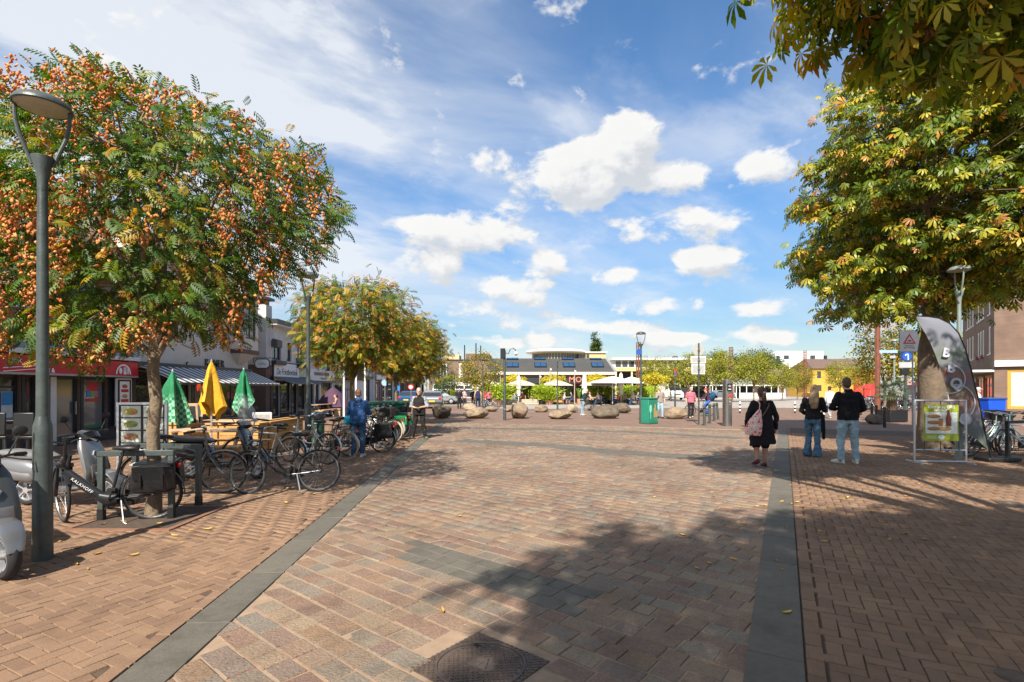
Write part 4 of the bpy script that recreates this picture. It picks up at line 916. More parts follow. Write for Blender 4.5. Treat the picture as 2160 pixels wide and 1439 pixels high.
def bike_meshes():
    d = {}
    d['rim'] = MB().torus((0, 0, 0), .312, .012, 40, 6).torus((0, 0, 0), .318, .006, 40, 5, rx=.016); d['tyre'] = MB().torus((0, 0, 0), .330, .019, 44, 8)
    sp_ = MB()
    for k in range(28):
        a = 2*PI*k/28; a2 = a+.35*(1 if k % 2 else -1); s_ = .025*(1 if k % 4 < 2 else -1); sp_.tube([(.022*math.cos(a2), s_, .022*math.sin(a2)), (.31*math.cos(a), 0, .31*math.sin(a))], .0016, 3, False)
    d['spokes'] = sp_; d['hub'] = MB().lathe([(.012, -.055), (.03, -.03), (.018, -.02), (.018, .02), (.03, .03), (.012, .055)], 12, M=RX90)
    BB = (.46, 0, .30)
    f = MB().tube([BB, (.335, 0, .80)], .016, 10).tube([(.895, 0, .70), (.80, 0, .50), (.64, 0, .35), BB], .018, 10).tube([(.885, 0, .78), (.76, 0, .60), (.58, 0, .46), (.42, 0, .46)], .014, 10).tube([(.925, 0, .63), (.872, 0, .86)], .021, 12)
    for s_ in (-1, 1): f.tube([(.45, s_*.03, .30), (.2, s_*.045, .32), (0, s_*.062, .345)], .010, 8).tube([(.37, s_*.02, .68), (.2, s_*.05, .53), (0, s_*.062, .345)], .008, 8)
    f.lathe([(.03, -.04), (.03, .04)], 12, BB, RX90); d['frame_step'] = f
    f = MB().tube([BB, (.335, 0, .80)], .016, 10).tube([(.92, 0, .66), BB], .019, 10).tube([(.885, 0, .80), (.345, 0, .77)], .016, 10).tube([(.925, 0, .63), (.872, 0, .86)], .021, 12)
    for s_ in (-1, 1): f.tube([(.45, s_*.03, .30), (.2, s_*.045, .32), (0, s_*.062, .345)], .010, 8).tube([(.34, s_*.02, .77), (.2, s_*.05, .58), (0, s_*.062, .345)], .008, 8)
    f.lathe([(.03, -.04), (.03, .04)], 12, BB, RX90); d['frame_diamond'] = f
    f = loft([((.93, 0, .68), .035, .05), ((.82, 0, .57), .038, .058), ((.66, 0, .42), .038, .055), ((.53, 0, .32), .04, .05)], 14, 3).tube([BB, (.335, 0, .80)], .018, 10).tube([(.925, 0, .60), (.872, 0, .88)], .026, 12)
    f.add(*(lambda q: (q.v, q.f))(loft([((.58, 0, .34), .05, .05), ((.48, 0, .29), .06, .085), ((.38, 0, .30), .05, .06)], 14, 2.5)))
    for s_ in (-1, 1): f.tube([(.45, s_*.03, .30), (.2, s_*.045, .32), (0, s_*.062, .345)], .013, 8).tube([(.36, s_*.02, .62), (.2, s_*.05, .5), (0, s_*.062, .345)], .010, 8)
    d['frame_ebike'] = f
    p = Vector((PX, 0, 0))
    fk = MB()
    for s_ in (-1, 1): fk.tube([Vector((.932, s_*.03, .62))-p, Vector((.955, s_*.055, .60))-p, Vector((1.05, s_*.056, .43))-p, Vector((1.12, s_*.056, .345))-p], .012, 8)
    fk.box(Vector((.935, 0, .63))-p, (.05, .09, .03)).tube([Vector((.93, 0, .62))-p, Vector((.862, 0, 1.02))-p], .014, 10); d['fork'] = fk
    fk = MB()
    for s_ in (-1, 1): fk.tube([Vector((.945, s_*.065, .74))-p, Vector((1.02, s_*.065, .53))-p], .017, 8).tube([Vector((1.01, s_*.065, .56))-p, Vector((1.12, s_*.065, .345))-p], .024, 8)
    fk.box(Vector((.945, 0, .745))-p, (.06, .17, .04)).tube([Vector((.93, 0, .72))-p, Vector((.862, 0, 1.03))-p], .02, 10); d['fork_sus'] = fk
    for nm, back, h in (('bar', .20, 1.07), ('bar_flat', .08, 1.06)):
        mb = MB()
        for s_ in (-1, 1): mb.tube([Vector((.862, 0, h-.04))-p, Vector((.875, s_*.10, h))-p, Vector((.85, s_*.24, h+.01))-p, Vector((.86-back, s_*.29, h-.02))-p], .012, 8)
        d[nm] = mb; g = MB()
        for s_ in (-1, 1): a_ = Vector((.85, s_*.245, h+.01))-p; b_ = Vector((.86-back, s_*.29, h-.02))-p; g.tube([a_.lerp(b_, .35), b_.lerp(a_, -.12)], .018, 8)
        d[nm+'_grip'] = g
    d['stem'] = MB().tube([Vector((.864, 0, 1.0))-p, Vector((.862, 0, 1.08))-p], .018, 8).box(Vector((.875, 0, 1.06))-p, (.05, .05, .04))
    sa = loft([((.42, 0, .945), .022, .018), ((.36, 0, .95), .04, .03), ((.28, 0, .95), .085, .038), ((.20, 0, .955), .10, .042), ((.15, 0, .95), .09, .035)], 16, 2.3); sa.tube([(.335, 0, .78), (.30, 0, .93)], .013, 8); d['saddle'] = sa
    rk = MB(); z = .735
    for yy in (-.075, -.025, .025, .075): rk.tube([(.22, yy, z), (-.30, yy, z)], .006, 6)
    for xx in (.2, .05, -.12, -.29): rk.tube([(xx, -.08, z), (xx, .08, z)], .006, 6)
    for s_ in (-1, 1): rk.tube([(-.05, s_*.08, z), (0, s_*.07, .36)], .006, 6).tube([(-.24, s_*.08, z), (.0, s_*.07, .36)], .005, 6)
    d['rack'] = rk
    d['mud_r'] = MB().torus((0, 0, .345), .365, .004, 26, 6, arc=R(190), a0=R(-5), rx=.030); d['mud_f'] = MB().torus((.195, 0, .345), .365, .004, 20, 6, arc=R(125), a0=R(25), rx=.028)
    cc = MB().prism([(.56, .30), (.53, .385), (.45, .405), (.1, .395), (-.04, .39), (-.075, .345), (-.04, .30), (.1, .295), (.4, .21), (.48, .20), (.54, .235)], .035, (0, -.055, 0)); d['chain'] = cc
    pd = MB().tube([(.46, -.09, .30), (.53, -.10, .15)], .010, 6).tube([(.46, .07, .30), (.39, .10, .45)], .010, 6); pd.box((.535, -.15, .145), (.09, .085, .022)).box((.385, .15, .455), (.09, .085, .022)); d['pedals'] = pd
    d['stand'] = MB().tube([(.33, .05, .30), (.26, .19, .035), (.22, .20, .012)], [.011, .010, .012], 7)
    d['lamp'] = MB().lathe([(.0, 0), (.03, .01), (.042, .06), (.04, .075), (0, .08)], 14, Vector((.93, 0, .80))-p, Matrix.Rotation(R(90), 3, 'Y'))
    d['tail'] = MB().box((-.31, 0, .70), (.03, .07, .045)); d['ring'] = MB().lathe([(.085, -.006), (.09, 0), (.085, .006)], 24, (.46, -.055, .30), RX90)
    d['pannier'] = loft([((-.30, .15, .58), .06, .15), ((-.2, .17, .57), .085, .18), ((.0, .17, .57), .09, .185), ((.12, .16, .57), .075, .175), ((.16, .14, .58), .05, .14)], 18, 4.).box((-.07, .09, .755), (.44, .18, .02))
    fl_ = MB().box((-.07, .262, .66), (.4, .02, .17), M=Matrix.Rotation(R(-8), 3, 'X')); [fl_.box((xx, .268, .57), (.03, .03, .16)) for xx in (-.19, .05)]; d['flap'] = fl_
    cr = MB().box((0, 0, 0), (.36, .46, .02))
    for s_ in (-1, 1): cr.box((0, s_*.225, .13), (.36, .015, .25)).box((s_*.175, 0, .13), (.015, .44, .25))
    d['crate'] = cr
    sh = MB(); sh.add(*(lambda q: (q.v, q.f))(loft([((-.26, 0, .80), .13, .02), ((-.2, 0, .86), .16, .09), ((-.05, .02, .93), .17, .16), ((.06, 0, .90), .14, .13), ((.12, 0, .82), .1, .04)], 16, 2.2))); sh.tube([(-.1, .02, 1.05), (-.07, .03, 1.16), (-.04, .03, 1.05)], .012, 6); d['bag'] = sh
    cs = MB().box((-.06, 0, .80), (.30, .30, .03)).box((-.2, 0, .98), (.04, .3, .38)).box((-.05, .15, .9), (.28, .03, .2)).box((-.05, -.15, .9), (.28, .03, .2)); d['child'] = cs
    return {k: v.mesh(k) for k, v in d.items()}
BK = bike_meshes()
def bike(label, rear=None, front=None, loc=None, rz=0., kind='step', m=None, tyre=None, lean=.0, steer=0., opts=(), group=None, bagm=None, rimm=None, sad=None, guard=None, cheap=False, cat='bicycle', name='bicycle'):
    if rear is not None: loc = rear; rz = math.atan2(front[1]-rear[1], front[0]-rear[0])
    t = thing(name, label, cat, (loc[0], loc[1], .0), 0, group, rot=(lean, 0, rz)); m = m or M_FRAMEB; rimm = rimm or M_RIM; tyre = tyre or M_TYRE; guard = guard or m
    def P(n, k, mm, par=t, st=False): return part(n, BK[k], mm, par, (PX, 0, 0) if st else (0, 0, 0), (0, 0, steer) if st else (0, 0, 0))
    for i in range(2):
        if i == 0: o = part('wheel', BK['rim'], rimm, t, (0, 0, .347))
        else: o = part('wheel', BK['rim'], rimm, t, (PX+.195*math.cos(steer), .195*math.sin(steer), .347), (0, 0, steer))
        part('tyre', BK['tyre'], tyre, o); part('spokes', BK['spokes'], M_SPOKE, o); 
        if not cheap: part('hub', BK['hub'], M_CHROME, o)
    P('frame', 'frame_'+kind, m); eb = kind == 'ebike'
    P('fork', 'fork_sus' if eb else 'fork', M_FRAMEB if eb else m, st=True)
    h = P('handlebar', 'bar_flat' if eb else 'bar', M_RUB if eb else M_CHROME, st=True); part('grip', BK[('bar_flat' if eb else 'bar')+'_grip'], M_RUB, h); part('stem', BK['stem'], M_FRAMEB, h)
    P('saddle', 'saddle', sad or M_LEATHER); P('luggage_rack', 'rack', M_FRAMEB if m is not M_CHROME else m)
    P('mudguard', 'mud_r', guard); P('mudguard', 'mud_f', guard, st=True)
    P('chain_case', 'chain', M_RUB) if 'ring' not in opts else P('chainring', 'ring', M_CHROME)
    P('pedals', 'pedals', M_RUB); P('kickstand', 'stand', M_GALV); P('headlight', 'lamp', M_CHROME if not eb else M_RUB, st=True); P('tail_light', 'tail', M_REFL)
    if 'panniers' in opts:
        for s_ in (1, -1): b_ = part('pannier', BK['pannier'], bagm or M_LEATHER, t, sc=(1, s_, 1)); part('flap', BK['flap'], bagm or M_LEATHER, b_)
    if 'bag' in opts: P('shopping_bag', 'bag', bagm)
    if 'child' in opts: P('child_seat', 'child', bagm or M_RUB)
    if 'crate' in opts: part('front_crate', BK['crate'], bagm or M_RUB, t, (1.08, 0, .84))
    return t
def paint(n, c, r_=.32): return mat('bike_paint_'+n, c, r_, .25, var=.1, coat=.4)
GRP = 'bicycles parked in front of the shops'
# named foreground ones
bike('black step-through bicycle parked across the pavement on its kickstand', G(672, 1037), G(524, 1044), kind='step', lean=R(5), steer=R(-28), opts=('bell',), group=GRP, guard=mat('guard_black', (.03, .03, .03), .3))
e_ = bike('dark electric bicycle with black panniers leaning at the hoop rack', (-4.68, 6.74), (-5.66, 6.43), kind='ebike', lean=R(-4), steer=R(-55), opts=('panniers',), group=GRP, m=mat('ebike_anthracite', (.03, .032, .035), .35, .4, var=.1), bagm=mat('pannier_shiny', (.014, .014, .016), .22, var=.2, scale=7, bump=.5, bscale=9))
text('lettering', 'KALKHOFF', .052, M_WHITE, e_, (.74, .045, .495), (R(90), R(41.5), R(180)), depth=.001, lsp=1.15)
bike('dark bicycle with a chrome chain case behind the hoop rack', (-5.75, 8.1), G(476, 1042), kind='step', lean=R(4), steer=R(10), opts=(), group=GRP, m=paint('grey', (.10, .11, .12)), guard=M_GALV)
row = [  # rear contact X, Y, heading deg, lean, kind, colour, options, label
    (-4.55, 10.6, 172, 5, 'diamond', paint('silver', (.45, .46, .46)), ('ring',), {}, 'silver bicycle leaning at the timber planter'),
    (-4.15, 11.6, 160, 4, 'step', paint('white', (.62, .60, .54)), ('ring',), dict(tyre=M_TYRE), 'white framed bicycle just left of the second lamp'),
    (-3.95, 12.3, 165, -3, 'step', paint('cream', (.50, .42, .30)), (), dict(tyre=M_CREAM), 'cream bicycle right beside the second lamp'),
    (-4.1, 13.0, 168, 5, 'diamond', paint('dark_blue', (.02, .03, .07)), ('bag',), dict(bagm=mat('turquoise_plastic', (.01, .34, .52), .35, var=.2, scale=12, bump=.8, bscale=14)), 'dark bicycle carrying a turquoise shopping bag'),
    (-3.45, 13.7, 172, 5, 'step', paint('black2', (.014, .014, .016)), ('panniers',), {}, 'black bicycle with panniers behind the man in the blue hoodie'),
    (-3.55, 14.6, 160, 3, 'step', paint('grey2', (.16, .16, .17)), ('crate',), {}, 'grey bicycle with a front crate right of the blue hoodie'),
    (-3.75, 15.4, 158, 5, 'diamond', paint('black3', (.02, .02, .02)), (), {}, 'black bicycle in the middle of the far row'),
    (-3.75, 16.2, 160, 5, 'step', paint('white2', (.6, .58, .55)), (), dict(tyre=M_CREAM, sad=mat('yellow_saddle', (.75, .55, .02), .5)), 'pale bicycle with a bright yellow saddle cover'),
    (-3.85, 17.0, 162, 3, 'step', paint('white3', (.68, .67, .62)), ('ring',), dict(tyre=M_CREAM, guard=paint('white3', (.68, .67, .62)), sad=mat('white_saddle', (.7, .7, .68), .5)), 'white bicycle with a white saddle'),
    (-3.85, 17.9, 162, 4, 'step', paint('black4', (.02, .02, .022)), ('panniers',), dict(bagm=mat('green_pannier', (.01, .17, .05), .4, var=.15, bump=.3, bscale=9)), 'black bicycle with bright green panniers'),
    (-4.1, 18.9, 164, 4, 'diamond', paint('black5', (.02, .02, .022)), (), {}, 'black bicycle left of the man in the dark vest'),
    (-4.2, 20.0, 160, 4, 'step', paint('red', (.25, .03, .03)), ('child',), {}, 'dark red bicycle with a child seat at the end of the row'),
    (-4.9, 15.0, -10, -4, 'diamond', paint('black6', (.02, .02, .02)), (), {}, 'black bicycle facing the others in the second row'),
    (-5.0, 16.6, -6, 4, 'step', paint('brown', (.12, .05, .03)), ('crate',), {}, 'brown bicycle with a crate in the second row'),
    (-5.1, 18.4, -8, 4, 'step', paint('black7', (.02, .02, .02)), ('child',), {}, 'black bicycle with a child seat in the second row')]
for (x, y, hd, ln, kd, mm, op, kw, lab) in row: bike(lab, loc=(x, y), rz=R(hd), kind=kd, m=mm, lean=R(ln), steer=R(random.uniform(-15, 25)), opts=op, group=GRP, **kw)
GR2 = 'bicycles at the right hand rack'
for (x, y, hd, ln, kd, mm, op, lab) in [(11.45, 12.95, 8, 6, 'diamond', paint('silver', (.45, .46, .46)), (), 'silver bicycle nearest the feather flag'), (11.9, 13.55, 12, 5, 'step', paint('mint', (.30, .40, .38)), (), 'pale mint bicycle second from the feather flag'), (12.4, 14.2, 10, 5, 'diamond', paint('black8', (.02, .02, .02)), ('crate',), 'black bicycle with a front crate at the right rack'), (12.9, 14.9, 12, 5, 'step', paint('grey3', (.2, .2, .21)), (), 'grey bicycle at the back of the right rack'), (13.3, 13.0, 188, 5, 'diamond', paint('silver2', (.5, .52, .54)), (), 'silver bicycle facing left at the right edge'), (14.2, 13.9, 190, 5, 'step', paint('teal', (.10, .2, .22)), (), 'teal bicycle behind the one at the right edge')]:
    bike(lab, loc=(x, y), rz=R(hd), kind=kd, m=mm, lean=R(ln), steer=R(random.uniform(-20, 20)), opts=op, group=GR2)
cols = [paint('silver', (.45, .46, .46)), paint('black3', (.02, .02, .02)), paint('grey2', (.16, .16, .17)), paint('white2', (.6, .58, .55)), paint('dark_blue', (.02, .03, .07))]
lab_far = 'bicycle in the crowded racks on the square left of the chestnut trunk'
for k in range(26):
    bike(lab_far, loc=(XA(1818+k*4.0, 42+(k % 3)*2.6), 42+(k % 3)*2.6), rz=R(random.choice([75, 100, -80, 92])), kind=random.choice(['step', 'diamond']), m=cols[k % 5], lean=R(random.uniform(-6, 6)), steer=R(random.uniform(-20, 20)), group='bicycles in the racks on the square', cheap=True, rimm=M_CHROME)
# ---------------- scooters
M_SIL = mat('scooter_silver', (.24, .24, .245), .32, .6, var=.06, coat=.5); M_GRAPH = mat('scooter_graphite', (.075, .08, .085), .38, .4, var=.06, coat=.3); M_SCB = mat('scooter_black', (.012, .012, .014), .2, .1, var=.05, coat=.6)
def scooter(label, loc, rz, body, front, steer=0., shield=False, lean=R(3), star=True, group='parked scooters'):
    t = thing('scooter', label, 'scooter', (*loc, 0), 0, group, rot=(lean, 0, rz)); px = 1.06
    def wheel(x, st):
        o = part('wheel', MB().torus((0, 0, 0), .185, .045, 32, 10, rx=.052), M_TYRE, t, (x[0], x[1], .232), (0, 0, st)); 
        rm = MB().torus((0, 0, 0), .148, .012, 32, 6, rx=.045).lathe([(.04, -.05), (.045, 0), (.04, .05)], 14, M=RX90)
        for k in range(5):
            a = 2*PI*k/5
            for s_ in (-.028, .028): rm.bar((.03*math.cos(a), s_, .03*math.sin(a)), (.145*math.cos(a+.12), s_, .145*math.sin(a+.12)), .018, .042, up=(0, 1, 0))
        part('rim', rm, M_ALU, o, smooth=True); part('brake_disc', MB().lathe([(.09, -.058), (.09, -.054)], 20, M=RX90), M_STEEL, o)
    wheel((0, 0), 0); wheel((px+.19*math.cos(steer), .19*math.sin(steer)), steer)
    def sp(n, mb, mm, par=None): return part(n, mb, mm, par or t, (px, 0, 0), (0, 0, steer))
    o_ = Vector((px, 0, 0))
    fk = MB()
    for s_ in (-1, 1): fk.tube([Vector((.09, s_*.075, .52)), Vector((.19, s_*.085, .232))], .022, 8)
    fk.tube([(.09, 0, .5), (-.12, 0, 1.0)], .03, 10); sp('fork', fk, M_RUB)
    fd = loft([((.40, 0, .27), .06, .012), ((.38, 0, .40), .085, .02), ((.30, 0, .49), .10, .03), ((.18, 0, .515), .105, .032), ((.06, 0, .49), .10, .03), ((-.02, 0, .42), .08, .015)], 16, 2.4); sp('front_mudguard', fd, body)
    # front shield, floor, rear body, seat
    fs_ = loft([((.78, 0, .29), .17, .03), ((.94, 0, .31), .20, .04), ((1.06, 0, .40), .21, .05), ((1.08, 0, .54), .21, .055), ((1.03, 0, .74), .20, .06), ((.97, 0, .90), .17, .06), ((.93, 0, 1.0), .12, .05)], 20, 2.8); s0 = part('front_shield', fs_, front, t)
    lowr = loft([((1.10, 0, .40), .12, .02), ((1.13, 0, .50), .15, .03), ((1.12, 0, .62), .15, .025)], 16, 2.6); part('shield_lower_trim', lowr, body, s0)
    part('floor_board', loft([((.82, 0, .29), .18, .05), ((.6, 0, .28), .19, .055), ((.36, 0, .30), .19, .06)], 18, 4), body, t)
    part('floor_mat', MB().box((.62, 0, .34), (.36, .3, .012)), M_RUB, t)
    rb = loft([((.42, 0, .36), .15, .09), ((.32, 0, .47), .18, .17), ((.1, 0, .52), .19, .19), ((-.18, 0, .58), .165, .15), ((-.36, 0, .64), .10, .07), ((-.42, 0, .66), .05, .03)], 22, 2.7); part('rear_body', rb, body, t)
    part('battery_cover', loft([((.40, 0, .52), .12, .08), ((.2, 0, .45), .2, .10), ((-.05, 0, .47), .205, .09), ((-.2, 0, .52), .19, .05)], 18, 3), front, t)
    st = loft([((.44, 0, .70), .10, .03), ((.3, 0, .735), .145, .05), ((.05, 0, .745), .155, .055), ((-.2, 0, .77), .14, .055), ((-.36, 0, .785), .09, .03)], 20, 2.8); part('seat', st, M_LEATHER if not star else mat('seat_silver_grey', (.16, .16, .16), .45), t)
    hl = MB().prism([(.075*math.cos(R(60*k)), .075*math.sin(R(60*k))*.9) for k in range(6)], .03, (1.085, 0, .76), (0, 1, 0), (-.28, 0, 1)); q = part('headlight', hl, M_ALU, t); part('headlight_glass', MB().prism([(.06*math.cos(R(60*k)), .06*math.sin(R(60*k))*.9) for k in range(6)], .03, (1.095, 0, .765), (0, 1, 0), (-.28, 0, 1)), mat('lamp_dark_glass', (.02, .02, .022), .08, var=0), q)
    hd = loft([((-.02, 0, .98), .10, .05), ((-.09, 0, 1.04), .13, .06), ((-.19, 0, 1.07), .10, .04)], 16, 2.4); sp('headset', hd, M_SCB)
    hb = MB()
    for s_ in (-1, 1): hb.tube([(-.11, s_*.05, 1.04), (-.12, s_*.2, 1.07), (-.19, s_*.34, 1.06)], .012, 8)
    b_ = sp('handlebar', hb, M_RUB); g = MB()
    for s_ in (-1, 1): g.tube([(-.145, s_*.25, 1.068), (-.20, s_*.36, 1.058)], .019, 8).tube([(-.09, s_*.22, 1.06), (-.12, s_*.33, 1.04)], .006, 6)
    sp('grip', g, M_RUB)
    for s_ in (-1, 1):
        mi = sp('mirror', MB().tube([(-.12, s_*.19, 1.07), (-.13, s_*.26, 1.19), (-.135, s_*.29, 1.25)], .007, 6).ell((-.14, s_*.30, 1.29), (.016, .062, .048)), M_RUB)
    part('tail_light', MB().box((-.43, 0, .66), (.03, .1, .04)), M_REFL, t); part('rear_mudguard', loft([((-.1, 0, .50), .07, .01), ((-.26, 0, .40), .07, .012), ((-.33, 0, .24), .06, .008)], 12, 3), M_RUB, t)
    part('centre_stand', MB().tube([(.3, .1, .26), (.24, .16, .015)], .012, 6).tube([(.3, -.1, .26), (.24, -.16, .015)], .012, 6), M_RUB, t)
    part('swing_arm', MB().bar((.35, .1, .27), (0, .1, .235), .05, .04), M_RUB, t)
    if shield:
        vs = []; fs = []; n = 9
        for i in range(9):
            v = i/8; w = .235*math.sin(PI*(.25+.68*v))**.7*(1-.25*v) if v < 1 else .05
            for k in range(n):
                u = -1+2*k/(n-1); vs.append((.10-.16*v-.07*u*u, w*u, 1.03+.55*v))
        for i in range(8):
            for k in range(n-1): fs.append((i*n+k, i*n+k+1, (i+1)*n+k+1, (i+1)*n+k))
        sp('windshield', MB().add(vs, fs), mat('clear_plastic', (.75, .78, .76), .06, 0, 0, alpha=.32))
    return t
scooter('silver and grey electric scooter cut off by the left edge', (-5.60, 5.22), R(-31), M_SIL, M_GRAPH, steer=R(8), lean=R(2))
scooter('silver electric scooter standing behind the near lamp post', (-7.05, 7.55), R(-4), M_SIL, M_SIL, steer=R(-8))
scooter('black moped with a tall clear windshield between the bikes', (-6.05, 9.75), R(4), M_SCB, M_SCB, steer=R(-25), shield=True, star=False)
# ======================= PEOPLE
FOLD = bpy.data.textures.new('folds', 'CLOUDS'); FOLD.noise_scale = .085; FOLD.noise_depth = 2
def remesh(mb, vox, smooth=3, fac=.5, fold=0.):
    me = mb.mesh('tmp', False); o = bpy.data.objects.new('tmp', me)
    r_ = o.modifiers.new('r', 'REMESH'); r_.mode = 'VOXEL'; r_.voxel_size = vox; r_.use_smooth_shade = True
    if smooth:
        s_ = o.modifiers.new('s', 'SMOOTH'); s_.factor = fac; s_.iterations = smooth
    if fold: d_ = o.modifiers.new('d', 'DISPLACE'); d_.texture = FOLD; d_.strength = fold; d_.mid_level = .5
    out = evalmesh(o)
    out.polygons.foreach_set('use_smooth', [True]*len(out.polygons)); return out
def chain(mb, pts, rad, n=14):
    P = [Vector(p) for p in pts]; mb.tube(P, list(rad), n)
    for p, r_ in zip(P, rad): mb.ell(p, (r_, r_, r_), 12, 8)
    return mb
def merge(mb, o): mb.add(o.v, o.f); return mb
SKIN = mat('skin_light', (.55, .33, .24), .55, var=.06, scale=10, spec=.35); SKIN2 = mat('skin_tan', (.40, .215, .14), .5, var=.06, scale=10, spec=.35)
def cloth(n, c, r_=.85, v=.16, sc=6): return mat('cloth_'+n, c, r_, 0, var=v, scale=sc, bump=.7, bscale=9, spec=.2)
SHOEM = mat('shoe_white', (.6, .58, .52), .6, var=.1); SHOEB = mat('shoe_black', (.02, .02, .02), .5)
def person(label, loc, face, H, skin=None, top=None, bottom=None, shoe=None, hair=None, sleeve=1., hairstyle='short', pose=None, bulk=1., near=False, dress=None, legw=1., flare=0., hem=.88, group=None, collar=False, hood=False, cap=None, vest=None, girth=1.):
    """local +Y is the way the person faces; built at 1.75 m and scaled"""
    p = dict(hip=(0, 0, .94), tor=(0, .0, .50), head=(0, .03, .21), el=(-.26, -.03, 1.14), er=(.26, -.03, 1.14), wl=(-.27, .07, .90), wr=(.27, .07, .90), kl=(-.105, .03, .50), kr=(.105, .03, .50), al=(-.115, -.02, .09), ar=(.115, -.02, .09), fl=.1, fr=-.1)
    p.update(pose or {}); V_ = Vector
    t = thing('person', label, 'person', (*loc, 0), face-PI/2, group, H/1.75)
    hip = V_(p['hip']); ch = hip+V_(p['tor']); hd = ch+V_(p['head']); skin = skin or SKIN; vox = .0065 if near else .013
    up = V_(p['tor']).normalized(); L_ = {}
    for s_, k in ((-1, 'l'), (1, 'r')):
        L_[k] = dict(sh=ch+V_((s_*.175, 0, -.035)), e=V_(p['e'+k]), w=V_(p['w'+k]), h=hip+V_((s_*.09, 0, -.03)), kn=V_(p['k'+k]), a=V_(p['a'+k]), s=s_)
    # --- body
    b = MB()
    merge(b, loft([(hip+V_((0, 0, -.10)), .12, .08), (hip+V_((0, 0, .02)), .16*girth, .105*girth), (hip.lerp(ch, .4), .135*girth, .095*girth), (hip.lerp(ch, .75), .155*girth, .11*girth), (ch, .15, .085), (ch+up*.05, .08, .06)], 18, 2.2, (1, 0, 0)))
    chain(b, [ch+up*.02, hd+V_((0, -.015, -.06))], [.058, .052])
    b.ell(hd+V_((0, 0, .03)), (.076, .096, .108), 18, 12).ell(hd+V_((0, .025, -.045)), (.058, .07, .068), 16, 10)
    b.ell(hd+V_((0, .105, -.012)), (.014, .022, .024), 10, 8).ell(hd+V_((0, .088, -.062)), (.026, .014, .012), 10, 8).ell(hd+V_((0, .083, .03)), (.055, .02, .012), 10, 8).ell(hd+V_((0, .08, -.10)), (.026, .02, .018), 10, 8)
    for s_ in (-1, 1): b.ell(hd+V_((s_*.08, -.005, -.005)), (.012, .022, .032), 10, 8)
    for k, d in L_.items():
        chain(b, [d['sh'], d['sh'].lerp(d['e'], .5), d['e'], d['e'].lerp(d['w'], .35), d['w']], [.056, .048, .038, .040, .026])
        chain(b, [d['h'], d['h'].lerp(d['kn'], .5), d['kn'], d['kn'].lerp(d['a'], .3), d['a']], [.085*legw, .072*legw, .052*legw, .054*legw, .036])
        f = (d['w']-d['e']).normalized(); side = V_((d['s'], 0, 0)); inn = (V_((0, 1, .1))-f*f.dot(V_((0, 1, .1)))).normalized(); wdt = f.cross(inn).normalized()
        pc_ = d['w']+f*.055; M = Matrix((inn, wdt, f)).transposed(); b.ell(pc_, (.040, .016, .052), 12, 8, M)
        for j, (o_, ln) in enumerate([(.034, .068), (.012, .078), (-.011, .073), (-.033, .058)]):
            a0 = pc_+f*.035+inn*o_; cur = -wdt*d['s']*.0
            chain(b, [a0, a0+f*ln*.5+inn*o_*.15, a0+f*ln*.88+wdt*d['s']*(-.022)], [.0095, .009, .0075] if near else [.0115, .011, .010], 8)
        a0 = pc_-f*.02+inn*.032; chain(b, [a0, a0+inn*.03+f*.02, a0+inn*.04+f*.055], [.012, .011, .009], 8)
    part('body', remesh(b, vox, 2), skin, t)
    for s_ in (-1, 1):
        part('eye', MB().ell(hd+V_((s_*.032, .083, .008)), (.013, .012, .010), 10, 8), mat('eye_dark', (.05, .04, .035), .2, var=0), t)
    part('mouth', MB().ell(hd+V_((0, .101, -.063)), (.022, .004, .006), 10, 6), mat('lips', (.30, .10, .09), .5, var=0), t)
    cv_ = .0085 if near else .015
    # --- trousers
    if bottom:
        g = MB(); bw = legw
        merge(g, loft([(hip+V_((0, 0, -.11)), .14*bw, .10), (hip+V_((0, 0, 0)), .172*girth, .122*girth), (hip+V_((0, 0, .10)), .158*girth, .112*girth)], 18, 2.3, (1, 0, 0)))
        for k, d in L_.items(): chain(g, [d['h'], d['h'].lerp(d['kn'], .5), d['kn'], d['kn'].lerp(d['a'], .5), d['a']+V_((0, 0, -.015))], [.098*bw, .086*bw, .070*bw, .064*bw+flare*.3, .058*bw+flare], 16)
        part('trousers', remesh(g, cv_, 2, fold=.045), bottom, t)
    # --- top
    def torso(g, grow, hz):
        hp = hip+up*(hz-.94); q = girth*bulk
        merge(g, loft([(hp, .168*q+grow, .125*q+grow), (hip.lerp(ch, .35), .155*q+grow, .118*q+grow), (hip.lerp(ch, .72), .172*bulk+grow, .125*bulk+grow), (ch+up*-.02, .165*bulk+grow, .098*bulk+grow), (ch+up*.035, .10, .075), (ch+up*.06, .066, .06)], 20, 2.4, (1, 0, 0)))
    if top:
        g = MB(); torso(g, .008, hem)
        for k, d in L_.items():
            if sleeve <= 0: continue
            pts = [d['sh'], d['sh'].lerp(d['e'], .5), d['e'], d['e'].lerp(d['w'], .5), d['w']]; rad = [.072*bulk, .064*bulk, .053*bulk, .048*bulk, .040*bulk]
            n = 5 if sleeve >= 1 else (4 if sleeve > .7 else (3 if sleeve > .45 else 2)); chain(g, pts[:n], rad[:n], 16)
        if hood: g.ell(ch+V_((0, -.09, .05)), (.11, .06, .075), 14, 10)
        if collar: merge(g, loft([(ch+up*.03, .088, .08), (ch+up*.10, .072, .075)], 16, 2, (1, 0, 0)))
        part('top', remesh(g, cv_, 3, fold=.045), top, t)
    if vest:
        g = MB(); torso(g, .022, hem-.03); merge(g, loft([(ch+up*.03, .088, .08), (ch+up*.085, .075, .075)], 16, 2, (1, 0, 0)))
        part('vest', remesh(g, cv_, 3, fold=.045), vest, t)
